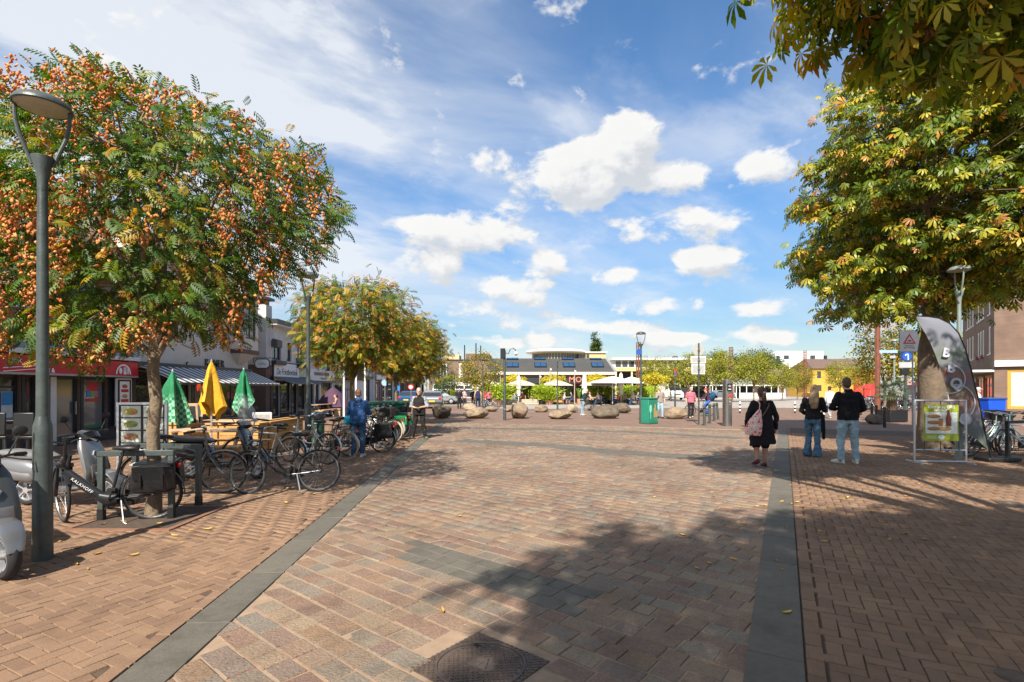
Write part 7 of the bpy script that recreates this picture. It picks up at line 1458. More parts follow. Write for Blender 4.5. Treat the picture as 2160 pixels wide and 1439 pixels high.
# timber planter made of stacked boards
def planter(label, x0, x1, y0, y1, h, rows=6):
    t = thing('timber_planter', label, 'planter', (0, 0, 0), 0, 'timber planters'); bh = h/rows
    for r_ in range(rows):
        z = bh*(r_+.5); off = .0 if r_ % 2 else .6
        x = x0; first = True
        while x < x1-.05:
            ln = min((.65 if first and r_ % 2 else 1.3), x1-x); part('board', MB().box((x+ln/2, y0+.02, z), (ln-.008, .045, bh-.010)), M_PINE, t, bev=.004); x += ln; first = False
        y = y0+.05; first = True
        while y < y1-.05:
            ln = min((.65 if first and r_ % 2 else 1.3), y1-y)
            for xx in (x1-.02, x0+.02): part('board', MB().box((xx, y+ln/2, z), (.045, ln-.008, bh-.010)), M_PINE, t, bev=.004)
            y += ln; first = False
    part('cap', MB().b2(x0-.04, x1+.04, y0-.04, y0+.1, h, h+.04).b2(x1-.1, x1+.04, y0+.1, y1, h, h+.04).b2(x0-.04, x0+.1, y0+.1, y1, h, h+.04), M_PINE, t, smooth=False); part('soil', MB().b2(x0+.05, x1-.05, y0+.05, y1, h-.12, h-.08), MATS['soil'], t, smooth=False)
planter('long timber planter of orange boards behind the moped', XA(352, 12.9), XA(545, 12.9), 12.9, 13.4, .80); planter('timber planter running back beside the silver bikes', XA(545, 12.9)-.42, XA(545, 12.9)+.02, 13.45, 15.6, .80)
def picnic(label, x, y, ln, rz=0, grp='picnic tables of the cafe', seat=True):
    t = thing('picnic_table', label, 'table', (x, y, 0), rz, grp)
    for k in range(4): part('top_board', MB().box((0, -.3+k*.2, .75), (ln, .19, .04)), M_OAK, t, bev=.006)
    for s_ in (-1, 1):
        if seat: part('seat_board', MB().box((0, s_*.68, .45), (ln, .24, .04)), M_OAK, t, bev=.006)
        part('leg_frame', MB().bar((s_*(ln/2-.3), -.22, .72), (s_*(ln/2-.3), -.6, .0), .045, .09).bar((s_*(ln/2-.3), .22, .72), (s_*(ln/2-.3), .6, .0), .045, .09).box((s_*(ln/2-.3)+.04, 0, .41), (.04, 1.4, .09)), M_OAK, t)
picnic('wooden picnic table in front of the long timber planter', XA(452, 11.9), 11.85, 2.0); picnic('wooden picnic table behind the yellow parasol', XA(480, 15.3), 15.3, 1.5); picnic('picnic table in the shade under the chip shop awning', -11.6, 31.0, 2.2, R(88)); picnic('second picnic table in the shade under the chip shop awning', -11.5, 33.6, 2.0, R(88))
# closed parasols
def parasol(label, px, Y, top, m, print_=None, w=.42, low=None, flare=1., seed=0):
    x = XA(px, Y); zt = ZA(top, Y); zl = ZA(low, Y); t = thing('closed_parasol', label, 'parasol', (x, Y, 0), seed*.7, 'closed parasols of the cafe'); r_ = random.Random(seed)
    part('pole', MB().lathe([(.022, .0), (.022, zt-.04)], 10), M_ALU, t); part('foot', MB().lathe([(.24, 0), (.24, .05), (.05, .08), (.03, .3)], 20), M_BLACKP, t)
    n = 32; rows = 13; vs = []; fs = []; ph = r_.uniform(0, 6)
    for i in range(rows):
        v = i/(rows-1); base = .03+w*(.16+.55*v**1.1*flare) if v > .12 else .02+v*.7
        if .12 < v < .2: base = .115
        for k in range(n):
            a = 2*PI*k/n; fold = 1+.45*math.sin(a*4+ph)*min(1, v*2.2)+.2*math.sin(a*7+1.3*ph)*v; drop = (.16*math.sin(a*4+ph)+.10*math.sin(a*1+ph))*v**3
            vs.append((base*fold*math.cos(a), base*fold*math.sin(a)*.8, zt-(zt-zl)*v+drop))
    for i in range(rows-1):
        for k in range(n): fs.append((i*n+k, (i+1)*n+k, (i+1)*n+(k+1) % n, i*n+(k+1) % n))
    part('canopy', MB().add(vs, fs), m, t); part('finial', MB().lathe([(.02, zt-.02), (.025, zt+.03), (0, zt+.06)], 8), M_ALU, t)
    if print_: print_(t, zt, zl)
M_PG = mat('parasol_green', (.008, .16, .06), .8, var=.2, scale=4, bump=.9, bscale=13); M_PY = mat('parasol_yellow', (.62, .31, .012), .8, var=.16, scale=4, bump=.9, bscale=13)
def green_print():
    m = M_PG; t_ = m.node_tree; b_ = t_.nodes['Principled BSDF']; lk = t_.links; src = b_.inputs['Base Color'].links[0].from_socket
    tc_ = t_.nodes.new('ShaderNodeTexCoord'); ck = t_.nodes.new('ShaderNodeTexChecker'); ck.inputs['Scale'].default_value = 14; lk.new(tc_.outputs['Object'], ck.inputs[0]); sx_ = t_.nodes.new('ShaderNodeSeparateXYZ'); lk.new(tc_.outputs['Object'], sx_.inputs[0])
    mr = t_.nodes.new('ShaderNodeMapRange'); lk.new(sx_.outputs[2], mr.inputs[0]); mr.inputs[1].default_value = 1.62; mr.inputs[2].default_value = 1.35; mr.inputs[3].default_value = 0; mr.inputs[4].default_value = .55; mu = t_.nodes.new('ShaderNodeMath'); mu.operation = 'MULTIPLY'; lk.new(mr.outputs[0], mu.inputs[0]); lk.new(ck.outputs['Fac'], mu.inputs[1])
    mx = t_.nodes.new('ShaderNodeMix'); mx.data_type = 'RGBA'; lk.new(mu.outputs[0], mx.inputs[0]); lk.new(src, mx.inputs[6]); mx.inputs[7].default_value = (.35, .62, .45, 1); lk.new(mx.outputs[2], b_.inputs['Base Color'])
green_print()
def yprint(t, zt, zl): 
    z = zt-(zt-zl)*.52; part('logo_patch', MB().box((.13, -.235, z), (.2, .012, .15), M=Matrix.Rotation(R(10), 3, 'Y')), M_REDS, t); text('lettering', 'Lipt', .11, M_WHITE, t, (.13, -.243, z), (R(90), R(10), 0), .002)
def gprint(t, zt, zl):
    z = zt-(zt-zl)*.55; text('lettering', 'Gr', .13, M_WHITE, t, (.1, -.245, z), (R(90), R(12), 0), .002, bold=.003)
parasol('left green parasol folded shut beside the menu board', 364, 12.3, 784, M_PG, gprint, .46, 893, 1.1, 3); parasol('yellow folded parasol above the picnic table', 446, 12.7, 763, M_PY, yprint, .36, 868, 1.0, 7); parasol('right green parasol folded shut behind the moped windshield', 514, 14.6, 780, M_PG, gprint, .30, 862, 1.0, 12)
# menu board with dishes
Y = 9.7; xm = XA(301, Y); t = thing('menu_board', 'freestanding menu board with eight dish photos behind the near tree trunk', 'menu board', (xm, Y, 0), R(4)); wb_ = .43; z1 = ZA(849, Y); z0 = ZA(957, Y)
fr = MB(); [fr.b2(s_*wb_-.02, s_*wb_+.02, -.03, .03, .0, z1) for s_ in (-1, 1)]; fr.b2(-wb_, wb_, -.03, .03, z1-.04, z1).b2(-wb_, wb_, -.03, .03, z0-.04, z0); part('frame', fr, M_ALU, t, smooth=False); part('panel', MB().b2(-wb_+.02, wb_-.02, -.012, .012, z0, z1-.04), M_BLACKP, t, smooth=False)
foodc = [(.42, .36, .06), (.30, .30, .07), (.36, .14, .06), (.24, .34, .12), (.45, .30, .06), (.40, .40, .1), (.4, .2, .08), (.5, .42, .08)]
M_PHOTO = mat('photo_paper', (.62, .66, .60), .4, var=.08, scale=8)
for i in range(2):
    for j in range(4):
        xx = -.2+i*.4; zz = z1-.17-j*.235; ph = part('dish_photo', MB().b2(xx-.175, xx+.175, -.018, -.0125, zz-.105, zz+.105), M_PHOTO, t, smooth=False)
        part('dish', MB().ell((xx, -.02, zz), (.13, .005, .065)), mat('dish_%d' % j, foodc[(i*4+j) % 8], .5, var=.45, scale=18), ph); part('garnish', MB().ell((xx+.05, -.022, zz-.02), (.06, .005, .035)), mat('garnish_%d' % (j % 3), ((.5, .14, .03), (.12, .28, .04), (.5, .36, .1))[j % 3], .5, var=.4, scale=20), ph)
for s_ in (-1, 1): part('foot', MB().b2(s_*wb_-.03, s_*wb_+.03, -.28, .28, 0, .035), M_ALU, t, smooth=False)
# chalk boards and A-boards
def aboard(label, px, Y, top, w, m, fm, rz=0, writing=False, pic=False):
    h = ZA(top, Y); t = thing('pavement_sign', label, 'pavement sign', (XA(px, Y), Y, 0), rz, 'boards outside the cafe')
    for s_ in (-1, 1):
        M = Matrix.Rotation(R(10*s_), 3, 'X'); c_ = Vector((0, -s_*.5*h*math.tan(R(10))*-1*-1, h/2)); fr = MB()
        fr.box(c_+M @ Vector((-w/2, 0, 0)), (.05, .03, h), M=M).box(c_+M @ Vector((w/2, 0, 0)), (.05, .03, h), M=M).box(c_+M @ Vector((0, 0, h/2-.03)), (w-.05, .03, .06), M=M).box(c_+M @ Vector((0, 0, -h/2+.14)), (w-.05, .03, .06), M=M)
        f_ = part('frame', fr, fm, t, smooth=False); part('board', MB().box(c_+M @ Vector((0, 0, .04)), (w-.05, .018, h-.22), M=M), m, f_, smooth=False)
    return t
M_CHALK = mat('chalkboard', (.022, .024, .024), .7, var=.3, scale=6)
aboard('chalkboard with a wooden frame behind the left green parasol', 398, 14.4, 851, .55, M_CHALK, M_OAK, R(12)); aboard('pale A-frame board between the chalkboard and the menu board', 370, 13.9, 866, .42, mat('poster_cream', (.6, .5, .38), .6, var=.3, scale=5), M_WHITE, R(-20)); aboard('white A-frame board behind the moped', 553, 17.0, 870, .5, mat('poster_white', (.55, .52, .48), .6, var=.2, scale=6), M_WHITE, R(30))
# black terrace furniture before the snack bar
for (px, Y, lab) in [(20, 12.2, 'black terrace table at the left edge before the snack bar'), (48, 12.9, 'black terrace table beside the snack bar door')]:
    t = thing('terrace_table', lab, 'table', (XA(px, Y), Y, 0), .1, 'black terrace tables'); part('top', MB().box((0, 0, .95), (.8, .7, .05)), M_BLACKP, t, bev=.01); [part('leg', MB().box((a_*.33, b_*.28, .46), (.06, .06, .93)), M_BLACKP, t) for a_ in (-1, 1) for b_ in (-1, 1)]; part('apron', MB().box((0, -.28, .84), (.62, .04, .16)), M_BLACKP, t)
Y = 11.6
for (px, lab) in [(5, 'black high chair at the left edge'), (64, 'black high chair left of the near lamp post')]:
    t = thing('high_chair', lab, 'chair', (XA(px, Y), Y, 0), R(100), 'black high chairs'); part('seat', MB().box((0, 0, .62), (.4, .4, .06)), M_BLACKP, t, bev=.015); part('backrest', MB().box((-.19, 0, .92), (.05, .4, .5)), M_BLACKP, t, bev=.02); [part('leg', MB().bar((a_*.16, b_*.16, .6), (a_*.2, b_*.2, 0), .035, .035), M_BLACKP, t) for a_ in (-1, 1) for b_ in (-1, 1)]
# seated guest under the chip shop awning
person('seated guest in a beige top under the chip shop awning', (-11.0, 32.4), R(200), 1.72, top=cloth('beige_top', (.34, .24, .16)), bottom=DENIM, shoe=SHOEB, hair=H_BR, sleeve=.5, pose=SIT); t = [o for o in bpy.data.objects if '_hd' in o]; [clean(o) for o in t]
t = thing('bench', 'low bench under the seated guest at the chip shop', 'bench', (-10.95, 32.4, 0), R(110)); part('seat', MB().box((0, 0, .44), (1.2, .34, .05)), M_OAK, t); [part('leg', MB().box((s_*.5, 0, .21), (.06, .3, .42)), M_OAK, t) for s_ in (-1, 1)]
# purple covered parasol by the office
Y = 33; t = thing('covered_parasol', 'dark purple folded terrace parasol outside the office', 'parasol', (XA(703, Y), Y, 0)); part('pole', MB().lathe([(.04, 0), (.04, 1.7)], 10), M_BLACKP, t); part('canopy', MB().lathe([(1.1, .55), (.95, .9), (.65, 1.3), (.3, 1.62), (.06, 1.8)], 8), mat('purple_canvas', (.07, .03, .06), .8, var=.15), t); part('foot', MB().lathe([(.35, 0), (.35, .08), (.06, .12)], 16), M_BLACKP, t)
# flag poles with red and white banners
for (px, Y, lab, fl_) in [(725.5, 29, 'white flag pole left of the blue hoodie', 0), (751, 31, 'white flag pole with a red banner behind the tree trunk', 1), (770, 31, 'white flag pole with a red and white banner right of the tree trunk', 1)]:
    t = thing('flag_pole', lab, 'flag pole', (XA(px, Y), Y, 0), 0, 'white flag poles'); ht = ZA(700, Y); part('pole', MB().lathe([(.06, 0), (.05, ht)], 12), M_WHITE, t); part('knob', MB().ell((0, 0, ht+.03), (.06, .06, .06)), M_WHITE, t)
    if fl_:
        mb = MB(); n = 10; w_ = .5
        for i in range(n+1): zz = ht-.1-1.75*i/n; mb.v += [(-.06, .02*math.sin(i), zz), (-.06-w_*.5, .08*math.sin(i*.9), zz-.02), (-.06-w_, .05*math.sin(i*.8+1), zz-.05)]
        for i in range(n): mb.f += [(3*i, 3*i+3, 3*i+4, 3*i+1), (3*i+1, 3*i+4, 3*i+5, 3*i+2)]
        part('banner', mb, M_RED, t); [part('banner_mark', MB().box((-.06-w_*.5, -.10, ht-.5-k*.32), (.22, .01, .17)), M_WHITE, t) for k in range(4)]
# far traffic signs by the parked cars
for (px, Y, top, kind, lab) in [(838, 38, 818, 'blue', 'round blue traffic sign behind the vest man'), (867, 40, 815, 'ban', 'round red and white traffic sign left of the vest man'), (900, 46, 790, 'pole', 'slim white pole behind the vest man'), (812, 36, 806, 'tri', 'light blue sign on a pole beside the recycling bins')]:
    t = thing('traffic_sign', lab, 'traffic sign', (XA(px, Y), Y, 0), 0, 'far traffic signs'); h = ZA(top, Y)+.25; part('pole', MB().lathe([(.04, 0), (.04, h)], 10), M_GALV, t)
    if kind in ('blue', 'ban', 'tri'): part('plate', MB().lathe([(.22, 0), (.22, .02)], 24, (0, -.06, h-.3), RX90), {'blue': mat('traffic_blue', (.02, .2, .6), .4), 'ban': M_RED, 'tri': M_LB}[kind], t)
    if kind == 'ban': part('field', MB().lathe([(.14, 0), (.14, .02)], 24, (0, -.09, h-.3), RX90), M_WHITE, t)
    if kind == 'pole': part('cap', MB().ell((0, 0, h), (.05, .05, .05)), M_WHITE, t)
# ---------------- vehicles
def car(label, x, y, rz, m, L_=4.2, W_=1.75, H=1.48, kind='car', hatch=True):
    t = thing('parked_van' if kind == 'van' else 'parked_car', label, 'van' if kind == 'van' else 'car', (x, y, 0), rz, 'parked vehicles'); h = L_/2
    if kind == 'van': prof = [(-h, .35), (-h+.03, 2.35), (-h+.2, 2.52), (h-1.75, 2.52), (h-1.5, 2.42), (h-.75, 1.35), (h-.15, 1.12), (h, .85), (h, .35)]; belt = 1.25
    else: prof = [(-h, .4), (-h+.02, .85), (-h+.12, .98), (-h+.55, H-.06), (-h+.9, H), (h-2.0, H), (h-1.65, H-.06), (h-1.0, .98), (h-.25, .82), (h, .65), (h, .35)]; belt = .95
    vs = []; n = len(prof); zt = max(p[1] for p in prof)
    for s_, k in ((-1, 1), (-1, .97), (1, .97), (1, 1)):
        pass
    mb = MB(); rows = [(-1, 1.), (1, 1.)]; 
    for s_ in (-1, 1):
        for (px_, pz) in prof: tu = 1-(.16 if kind == 'car' else .07)*max(0, (pz-belt)/(zt-belt)); mb.v.append((px_, s_*W_/2*tu, pz))
    mb.f = [tuple(range(n)), tuple(range(2*n-1, n-1, -1))]+[((i+1) % n, i, n+i, n+(i+1) % n) for i in range(n)]
    part('body', mb, m, t, smooth=False, bev=.06); G_ = glass_mat('car_glass', (.015, .018, .02), .05)
    def q(name, pts): part(name, MB().add(pts, [tuple(range(len(pts)))]), G_, t, smooth=False)
    if kind == 'van':
        q('windscreen', [(h-1.42, -W_*.44, 2.36), (h-1.42, W_*.44, 2.36), (h-.76, W_*.47, 1.42), (h-.76, -W_*.47, 1.42)]); 
        for s_ in (-1, 1): part('side_window', MB().prism([(h-2.3, 1.45), (h-.95, 1.45), (h-1.45, 2.2), (h-2.3, 2.2)], .02, (0, s_*(W_/2*.965+.006), 0)), G_, t)
        part('grille', MB().box((h+.005, 0, .85), (.05, 1.0, .16)), M_BLACKP, t); part('bumper', MB().box((h-.02, 0, .5), (.16, W_*.98, .28)), M_GREYW, t, bev=.04); part('number_plate', MB().box((h+.07, 0, .52), (.02, .5, .11)), mat('plate_yellow', (.75, .5, .01), .5), t)
        [part('headlight', MB().box((h-.06, s_*.72, .92), (.16, .3, .2)), M_ALU, t, bev=.04) for s_ in (-1, 1)]
    else:
        q('windscreen', [(h-1.67, -W_*.42, H-.09), (h-1.67, W_*.42, H-.09), (h-1.05, W_*.46, 1.02), (h-1.05, -W_*.46, 1.02)]); q('rear_window', [(-h+.50, -W_*.41, H-.11), (-h+.50, W_*.41, H-.11), (-h+.16, W_*.45, 1.03), (-h+.16, -W_*.45, 1.03)])
        for v_ in (-1, 1):
            o = t.children[-1] if v_ < 0 else t.children[-2]
        for s_ in (-1, 1): part('side_window', MB().prism([(-h+.35, 1.0), (h-1.25, 1.0), (h-1.75, H-.12), (-h+.75, H-.12)], .02, (0, s_*(W_/2*.925), 0)), G_, t)
        [part('tail_light', MB().box((-h+.03, s_*.68, .86), (.1, .22, .2)), M_REFL, t, bev=.02) for s_ in (-1, 1)]; [part('headlight', MB().box((h-.1, s_*.62, .72), (.2, .34, .12)), M_ALU, t, bev=.03) for s_ in (-1, 1)]; part('bumper', MB().box((-h+.02, 0, .45), (.14, W_*.96, .24)), M_RUB, t, bev=.04); part('number_plate', MB().box((-h-.06, 0, .62), (.02, .5, .11)), mat('plate_yellow', (.75, .5, .01), .5), t)
    for a_ in (-1, 1):
        for s_ in (-1, 1): w_ = part('wheel', MB().lathe([(.2, -.1), (.3, -.11), (.32, -.06), (.32, .06), (.3, .11), (.2, .1)], 22, (a_*(h-.82), s_*(W_/2-.1), .32), RX90), M_TYRE, t); part('rim', MB().lathe([(.19, -.012), (.17, .012), (.05, .02)], 12, (a_*(h-.82), s_*(W_/2+.005), .32), RX90), M_ALU, w_)
    return t
CAR1 = mat('car_silver', (.42, .45, .48), .25, .6, var=.03, coat=.6); CAR2 = mat('car_grey', (.28, .30, .32), .25, .6, var=.03, coat=.6); CAR3 = mat('car_blue', (.02, .09, .25), .25, .4, var=.03, coat=.6); CARW = mat('van_white', (.74, .74, .73), .3, 0, var=.04, coat=.5); CARB = mat('car_black', (.015, .015, .018), .2, .3, var=.03, coat=.6)
x, y = G(905, 862); car('grey hatchback seen from behind right of the vest man', x, y+2.2, R(96), CAR2); car('silver blue car side-on beyond the dark boulder', XA(927, 58), 58, R(8), CAR1); car('small blue car behind the vest man', XA(873, 52), 52, R(80), CAR3)
car('white delivery van facing the camera on the square', XA(1424, 78), 80.5, R(-84), CARW, 5.6, 2.0, 2.5, 'van'); car('dark parked car behind the cyclist', XA(1478, 74), 74, R(4), CARB); car('dark parked car left of the steel column', XA(1516, 76), 76, R(184), CAR2)
# ---------------- right hand signs
x, y = G(1983, 977); t = thing('advertising_sign', 'metal banner frame advertising sandwiches and drinks on the right pavement', 'pavement sign', (x, y, 0), R(-7)); k = y/FP; w2 = 50*k; z1 = ZA(845, y); zb0, zb1 = ZA(930, y), ZA(854, y)
M_TUBE = M_ALU
part('frame', MB().tube([(-w2, 0, .04), (-w2*.985, 0, z1)], .022, 8).tube([(w2, 0, .04), (w2*.985, 0, z1)], .022, 8).tube([(-w2, 0, z1), (w2, 0, z1)], .022, 8).tube([(-w2, 0, .30), (w2, 0, .30)], .016, 8).tube([(-w2, 0, .04), (w2, 0, .04)], .018, 8), M_TUBE, t)
for s_ in (-1, 1): part('foot', MB().bar((s_*w2, -.28, .02), (s_*w2, .28, .02), .05, .035), M_TUBE, t)
bx0, bx1 = -w2+.2, w2-.16; M_LIME = mat('banner_lime', (.30, .36, .02), .6, var=.06); M_BANW = mat('banner_white', (.66, .68, .66), .6, var=.05)
part('banner', MB().b2(bx0, bx1, -.008, .008, zb0, zb1), M_LIME, t, smooth=False); hh = zb1-zb0; part('picture_field', MB().b2(bx0+.03, bx1-.03, -.013, -.0085, zb0+hh*.2, zb1-hh*.21), M_BANW, t, smooth=False)
text('lettering', 'Kom je bij ORS', .088, M_WHITE, t, ((bx0+bx1)/2, -.010, zb1-hh*.065), depth=.002, bold=.002); text('lettering', 'lunchen?', .088, M_WHITE, t, ((bx0+bx1)/2, -.010, zb1-hh*.15), depth=.002, bold=.002)
for j in range(3): zz = zb1-hh*(.32+.17*j); part('sandwich', MB().ell((bx0+.2, -.016, zz), (.14, .008, .045)), mat('bread', (.42, .17, .05), .6, var=.3, scale=15), t); part('filling', MB().box((bx0+.2, -.024, zz-.005), (.25, .004, .02)), mat('filling', (.28, .20, .04), .6, var=.3), t)
part('bottle', MB().lathe([(.05, 0), (.055, .18), (.025, .27), (.02, .36), (0, .37)], 12, (bx1-.22, -.02, zb0+hh*.42)), mat('bottle_brown', (.22, .05, .02), .3), t, sc=(1, 1, 1)); part('glass', MB().b2(bx1-.42, bx1-.33, -.02, -.013, zb0+hh*.42, zb0+hh*.62), mat('beer', (.5, .18, .04), .4), t); part('snacks', MB().ell((bx1-.3, -.016, zb0+hh*.34), (.16, .006, .05)), mat('snack', (.55, .32, .10), .5, var=.3, scale=20), t)
part('footer_logo', MB().ell(((bx0+bx1)/2, -.012, zb0+hh*.1), (.07, .005, .055)), M_BANW, t); part('footer_box', MB().b2(bx0+.06, bx0+.26, -.012, -.0085, zb0+hh*.05, zb0+hh*.15), mat('lime_light', (.45, .5, .15), .6), t)
for (xx, za, zc_) in [(bx0, zb1, z1), (bx1, zb1, z1), (0, zb1, z1), (bx0, zb0, .3), (bx1, zb0, .3), (0, zb0, .3)]: part('bungee', MB().tube([(xx, -.01, za), (xx, -.02, zc_)], .008, 6), M_BLACKP, t)
# feather flag
Y = 12.1; P_ = lambda px, py: (XA(px, Y), Y, ZA(py, Y)); bx_ = XA(2080, Y)
t = thing('feather_flag', 'leaning feather flag printed with grilled food and large letters', 'flag', (bx_, Y, 0), R(-3))
edge = [(2087, 952), (2078, 915), (2066, 850), (2050, 780), (2038, 735), (2024, 702), (2006, 682), (1985, 671), (1962, 667), (1938, 667)]
loc = lambda px, py: (XA(px, Y)-bx_, 0, ZA(py, Y)); part('pole', MB().tube([loc(2091, 970)]+[loc(*e_) for e_ in edge], [.02]*3+[.018]*4+[.014]*4, 8), M_BLACKP, t); part('base', MB().box((XA(2092, Y)-bx_, 0, .05), (.5, .45, .1)), M_BLACKP, t, bev=.02)
left = [(2017, 890), (2012, 870), (2003, 830), (1990, 785), (1978, 750), (1968, 725), (1957, 703), (1948, 688), (1942, 677), (1938, 668)]
mb = MB(); n = len(edge); m_ = 7
for i in range(n):
    for k_ in range(m_+1): u = k_/m_; e_, l_ = edge[i], left[i]; a0 = loc(e_[0]+(l_[0]-e_[0])*u, e_[1]+(l_[1]-e_[1])*u); mb.v.append((a0[0], -.03*math.sin(u*PI)*(1+.6*math.sin(i*1.3)), a0[2]))
mb.f = [(i*(m_+1)+k_, i*(m_+1)+k_+1, (i+1)*(m_+1)+k_+1, (i+1)*(m_+1)+k_) for i in range(n-1) for k_ in range(m_)]
M_FLAG = mat('flag_print', (.17, .18, .20), .7, var=.35, scale=2.5)
def flagprint():
    m = M_FLAG; t_ = m.node_tree; b_ = t_.nodes['Principled BSDF']; lk = t_.links; tc_ = t_.nodes.new('ShaderNodeTexCoord'); sx_ = t_.nodes.new('ShaderNodeSeparateXYZ'); lk.new(tc_.outputs['Object'], sx_.inputs[0]); nz = t_.nodes.new('ShaderNodeTexNoise'); nz.inputs['Scale'].default_value = 3.2; nz.inputs['Detail'].default_value = 4; lk.new(tc_.outputs['Object'], nz.inputs['Vector'])
    ad = t_.nodes.new('ShaderNodeMath'); ad.operation = 'MULTIPLY_ADD'; lk.new(nz.outputs['Fac'], ad.inputs[0]); ad.inputs[1].default_value = .9; lk.new(sx_.outputs[2], ad.inputs[2]); mr = t_.nodes.new('ShaderNodeMapRange'); lk.new(ad.outputs[0], mr.inputs[0]); mr.inputs[1].default_value = 1.0; mr.inputs[2].default_value = 4.0
    cr = t_.nodes.new('ShaderNodeValToRGB'); lk.new(mr.outputs[0], cr.inputs[0]); e = cr.color_ramp; e.elements[0].color = (0.117, 0.140, 0.113, 1); e.elements[1].color = (0.164, 0.172, 0.209, 1)
    for p_, c_ in ((.18, (0.156, 0.140, 0.153)), (.30, (0.211, 0.109, 0.081)), (.36, (0.203, 0.156, 0.088)), (.42, (0.140, 0.125, 0.146)), (.50, (0.234, 0.101, 0.073)), (.56, (0.148, 0.148, 0.161)), (.66, (0.117, 0.140, 0.105)), (.75, (0.172, 0.179, 0.209))): q_ = e.elements.new(p_); q_.color = (*c_, 1)
    lk.new(cr.outputs[0], b_.inputs['Base Color'])
flagprint(); part('cloth', mb, M_FLAG, t)
M_FW = mat('flag_letter', (.42, .43, .48), .7)
for px, py, ch_, sz in ((1995, 745, 'B', .28), (2005, 777, 'B', .31), (2015, 810, 'Q', .34)): lx, _, lz = loc(px, py); text('lettering', ch_, sz, M_FW, t, (lx, -.068, lz), (R(90), R(14), 0), .004, bold=.012)
for (px, py, r_) in ((2008, 800, .33), (2020, 850, .42)): lx, _, lz = loc(px, py); part('plate_outline', MB().torus((lx-.05, -.062, lz), r_, .014, 36, 5, rx=.006, arc=R(210), a0=R(-110)), M_FW, t)
lx, _, lz = loc(2034, 884); part('badge', MB().lathe([(.14, 0), (.14, .006)], 20, (lx, -.062, lz), RX90), M_FW, t)
# blue container and white capped passer-by
Y = 24; t = thing('blue_container', 'bright blue wheeled container behind the right bike rack', 'container', (XA(2086, Y), Y, 0), R(10), None, .82); part('body', MB().prism([(-.5, .3), (.5, .3), (.6, 1.45), (-.6, 1.45)], .9), mat('container_blue', (.005, .07, .55), .4, var=.05), t, bev=.03); part('lid', MB().b2(-.64, .64, -.5, .5, 1.45, 1.56), mat('container_lid', (.02, .06, .25), .45), t, bev=.03); [part('wheel', MB().lathe([(.12, -.03), (.12, .03)], 14, (a_*.4, b_*.35, .12), RX90), M_BLACKP, t) for a_ in (-1, 1) for b_ in (-1, 1)]; [part('leg', MB().box((a_*.4, b_*.35, .25), (.06, .06, .16)), M_BLACKP, t) for a_ in (-1, 1) for b_ in (-1, 1)]
person('passer-by in a white cap and white shirt beside the blue container', (XA(2062, 25), 25), R(-60), 1.72, top=cloth('white_tee', (.66, .66, .66)), bottom=DENIM, shoe=SHOEM, hair=H_GR, sleeve=.5, cap=cloth('white_cap', (.62, .62, .60)))
person('person in a dark coat half hidden behind the chestnut trunk', (XA(1940, 40), 40), R(-100), 1.72, top=cloth('dark_coat', (.03, .025, .03)), bottom=DENIM, shoe=SHOEM, hair=H_DK)
# market stall with a pink awning behind the chestnut
Y = 55; t = thing('market_stall', 'small stall with a pink awning seen behind the chestnut trunk', 'stall', (XA(1945, Y), Y, 0)); boxpart('counter', -1.2, 1.2, -.3, .3, 0, 1.0, M_WHITE, t); boxpart('back', -1.2, 1.2, .9, 1.0, 0, 2.1, M_GREYW, t); part('awning', MB().add([(-1.3, -.9, 1.9), (1.3, -.9, 1.9), (1.3, 1.0, 2.4), (-1.3, 1.0, 2.4)], [(0, 1, 2, 3)]), mat('stall_pink', (.55, .16, .18), .7), t); [part('post', MB().box((a_*1.2, -.8, .97), (.06, .06, 1.94)), M_WHITE, t) for a_ in (-1, 1)]
for (px, Y, lab) in [(1836, 60, 'red parasol over the far terrace left of the rusty mast'), (1850, 64, 'red parasol over the far terrace right of the rusty mast')]:
    t = thing('open_parasol', lab, 'parasol', (XA(px, Y), Y, 0), 0, 'red parasols'); part('pole', MB().lathe([(.03, 0), (.03, 2.2)], 8), M_WHITE, t); part('canopy', MB().lathe([(1.5, 1.75), (.8, 2.05), (0, 2.3)], 8), mat('parasol_red', (.5, .03, .03), .7), t, smooth=False)
# ---------------- restaurant terrace
M_CAN = mat('canvas_cream', (.66, .60, .52), .8, var=.08, scale=2); M_CANT = mat('canvas_taupe', (.40, .34, .29), .8, var=.08, scale=2); M_CANW = mat('canvas_white', (.76, .75, .72), .8, var=.05)
for (px, Y, w_, top, edge_, m, lab) in [(960, 60, 2.6, 820-4, 0, M_CAN, 'cream open parasol on the far left terrace'), (1098, 58, 2.6, 0, 0, M_CANT, 'taupe open parasol right of the camera pole'), (1172, 58, 2.5, 0, 0, M_CANT, 'taupe open parasol behind the thin street lamp'), (1262, 57, 2.6, 0, 0, M_CANT, 'taupe open parasol beside the big white one'), (1292, 54, 2.9, 0, 0, M_CANW, 'large white open parasol right of the restaurant'), (1332, 56, 2.4, 0, 0, M_CANW, 'white open parasol nearest the rusty mast'), (1032, 60, 2.4, 0, 0, M_CAN, 'cream open parasol behind the reddish tree')]:
    zc = 2.75 if m is not M_CANW else 3.0; t = thing('open_parasol', lab, 'parasol', (XA(px, Y), Y, 0), R(45), 'open parasols of the restaurant'); part('pole', MB().lathe([(.035, 0), (.035, zc)], 8), M_GREYW, t); part('canopy', MB().lathe([(w_, zc-.72), (w_*.98, zc-.66), (w_*.5, zc-.3), (.02, zc)], 4), m, t, smooth=False); part('foot', MB().lathe([(.4, 0), (.4, .1), (.06, .14)], 12), M_BLACKP, t)
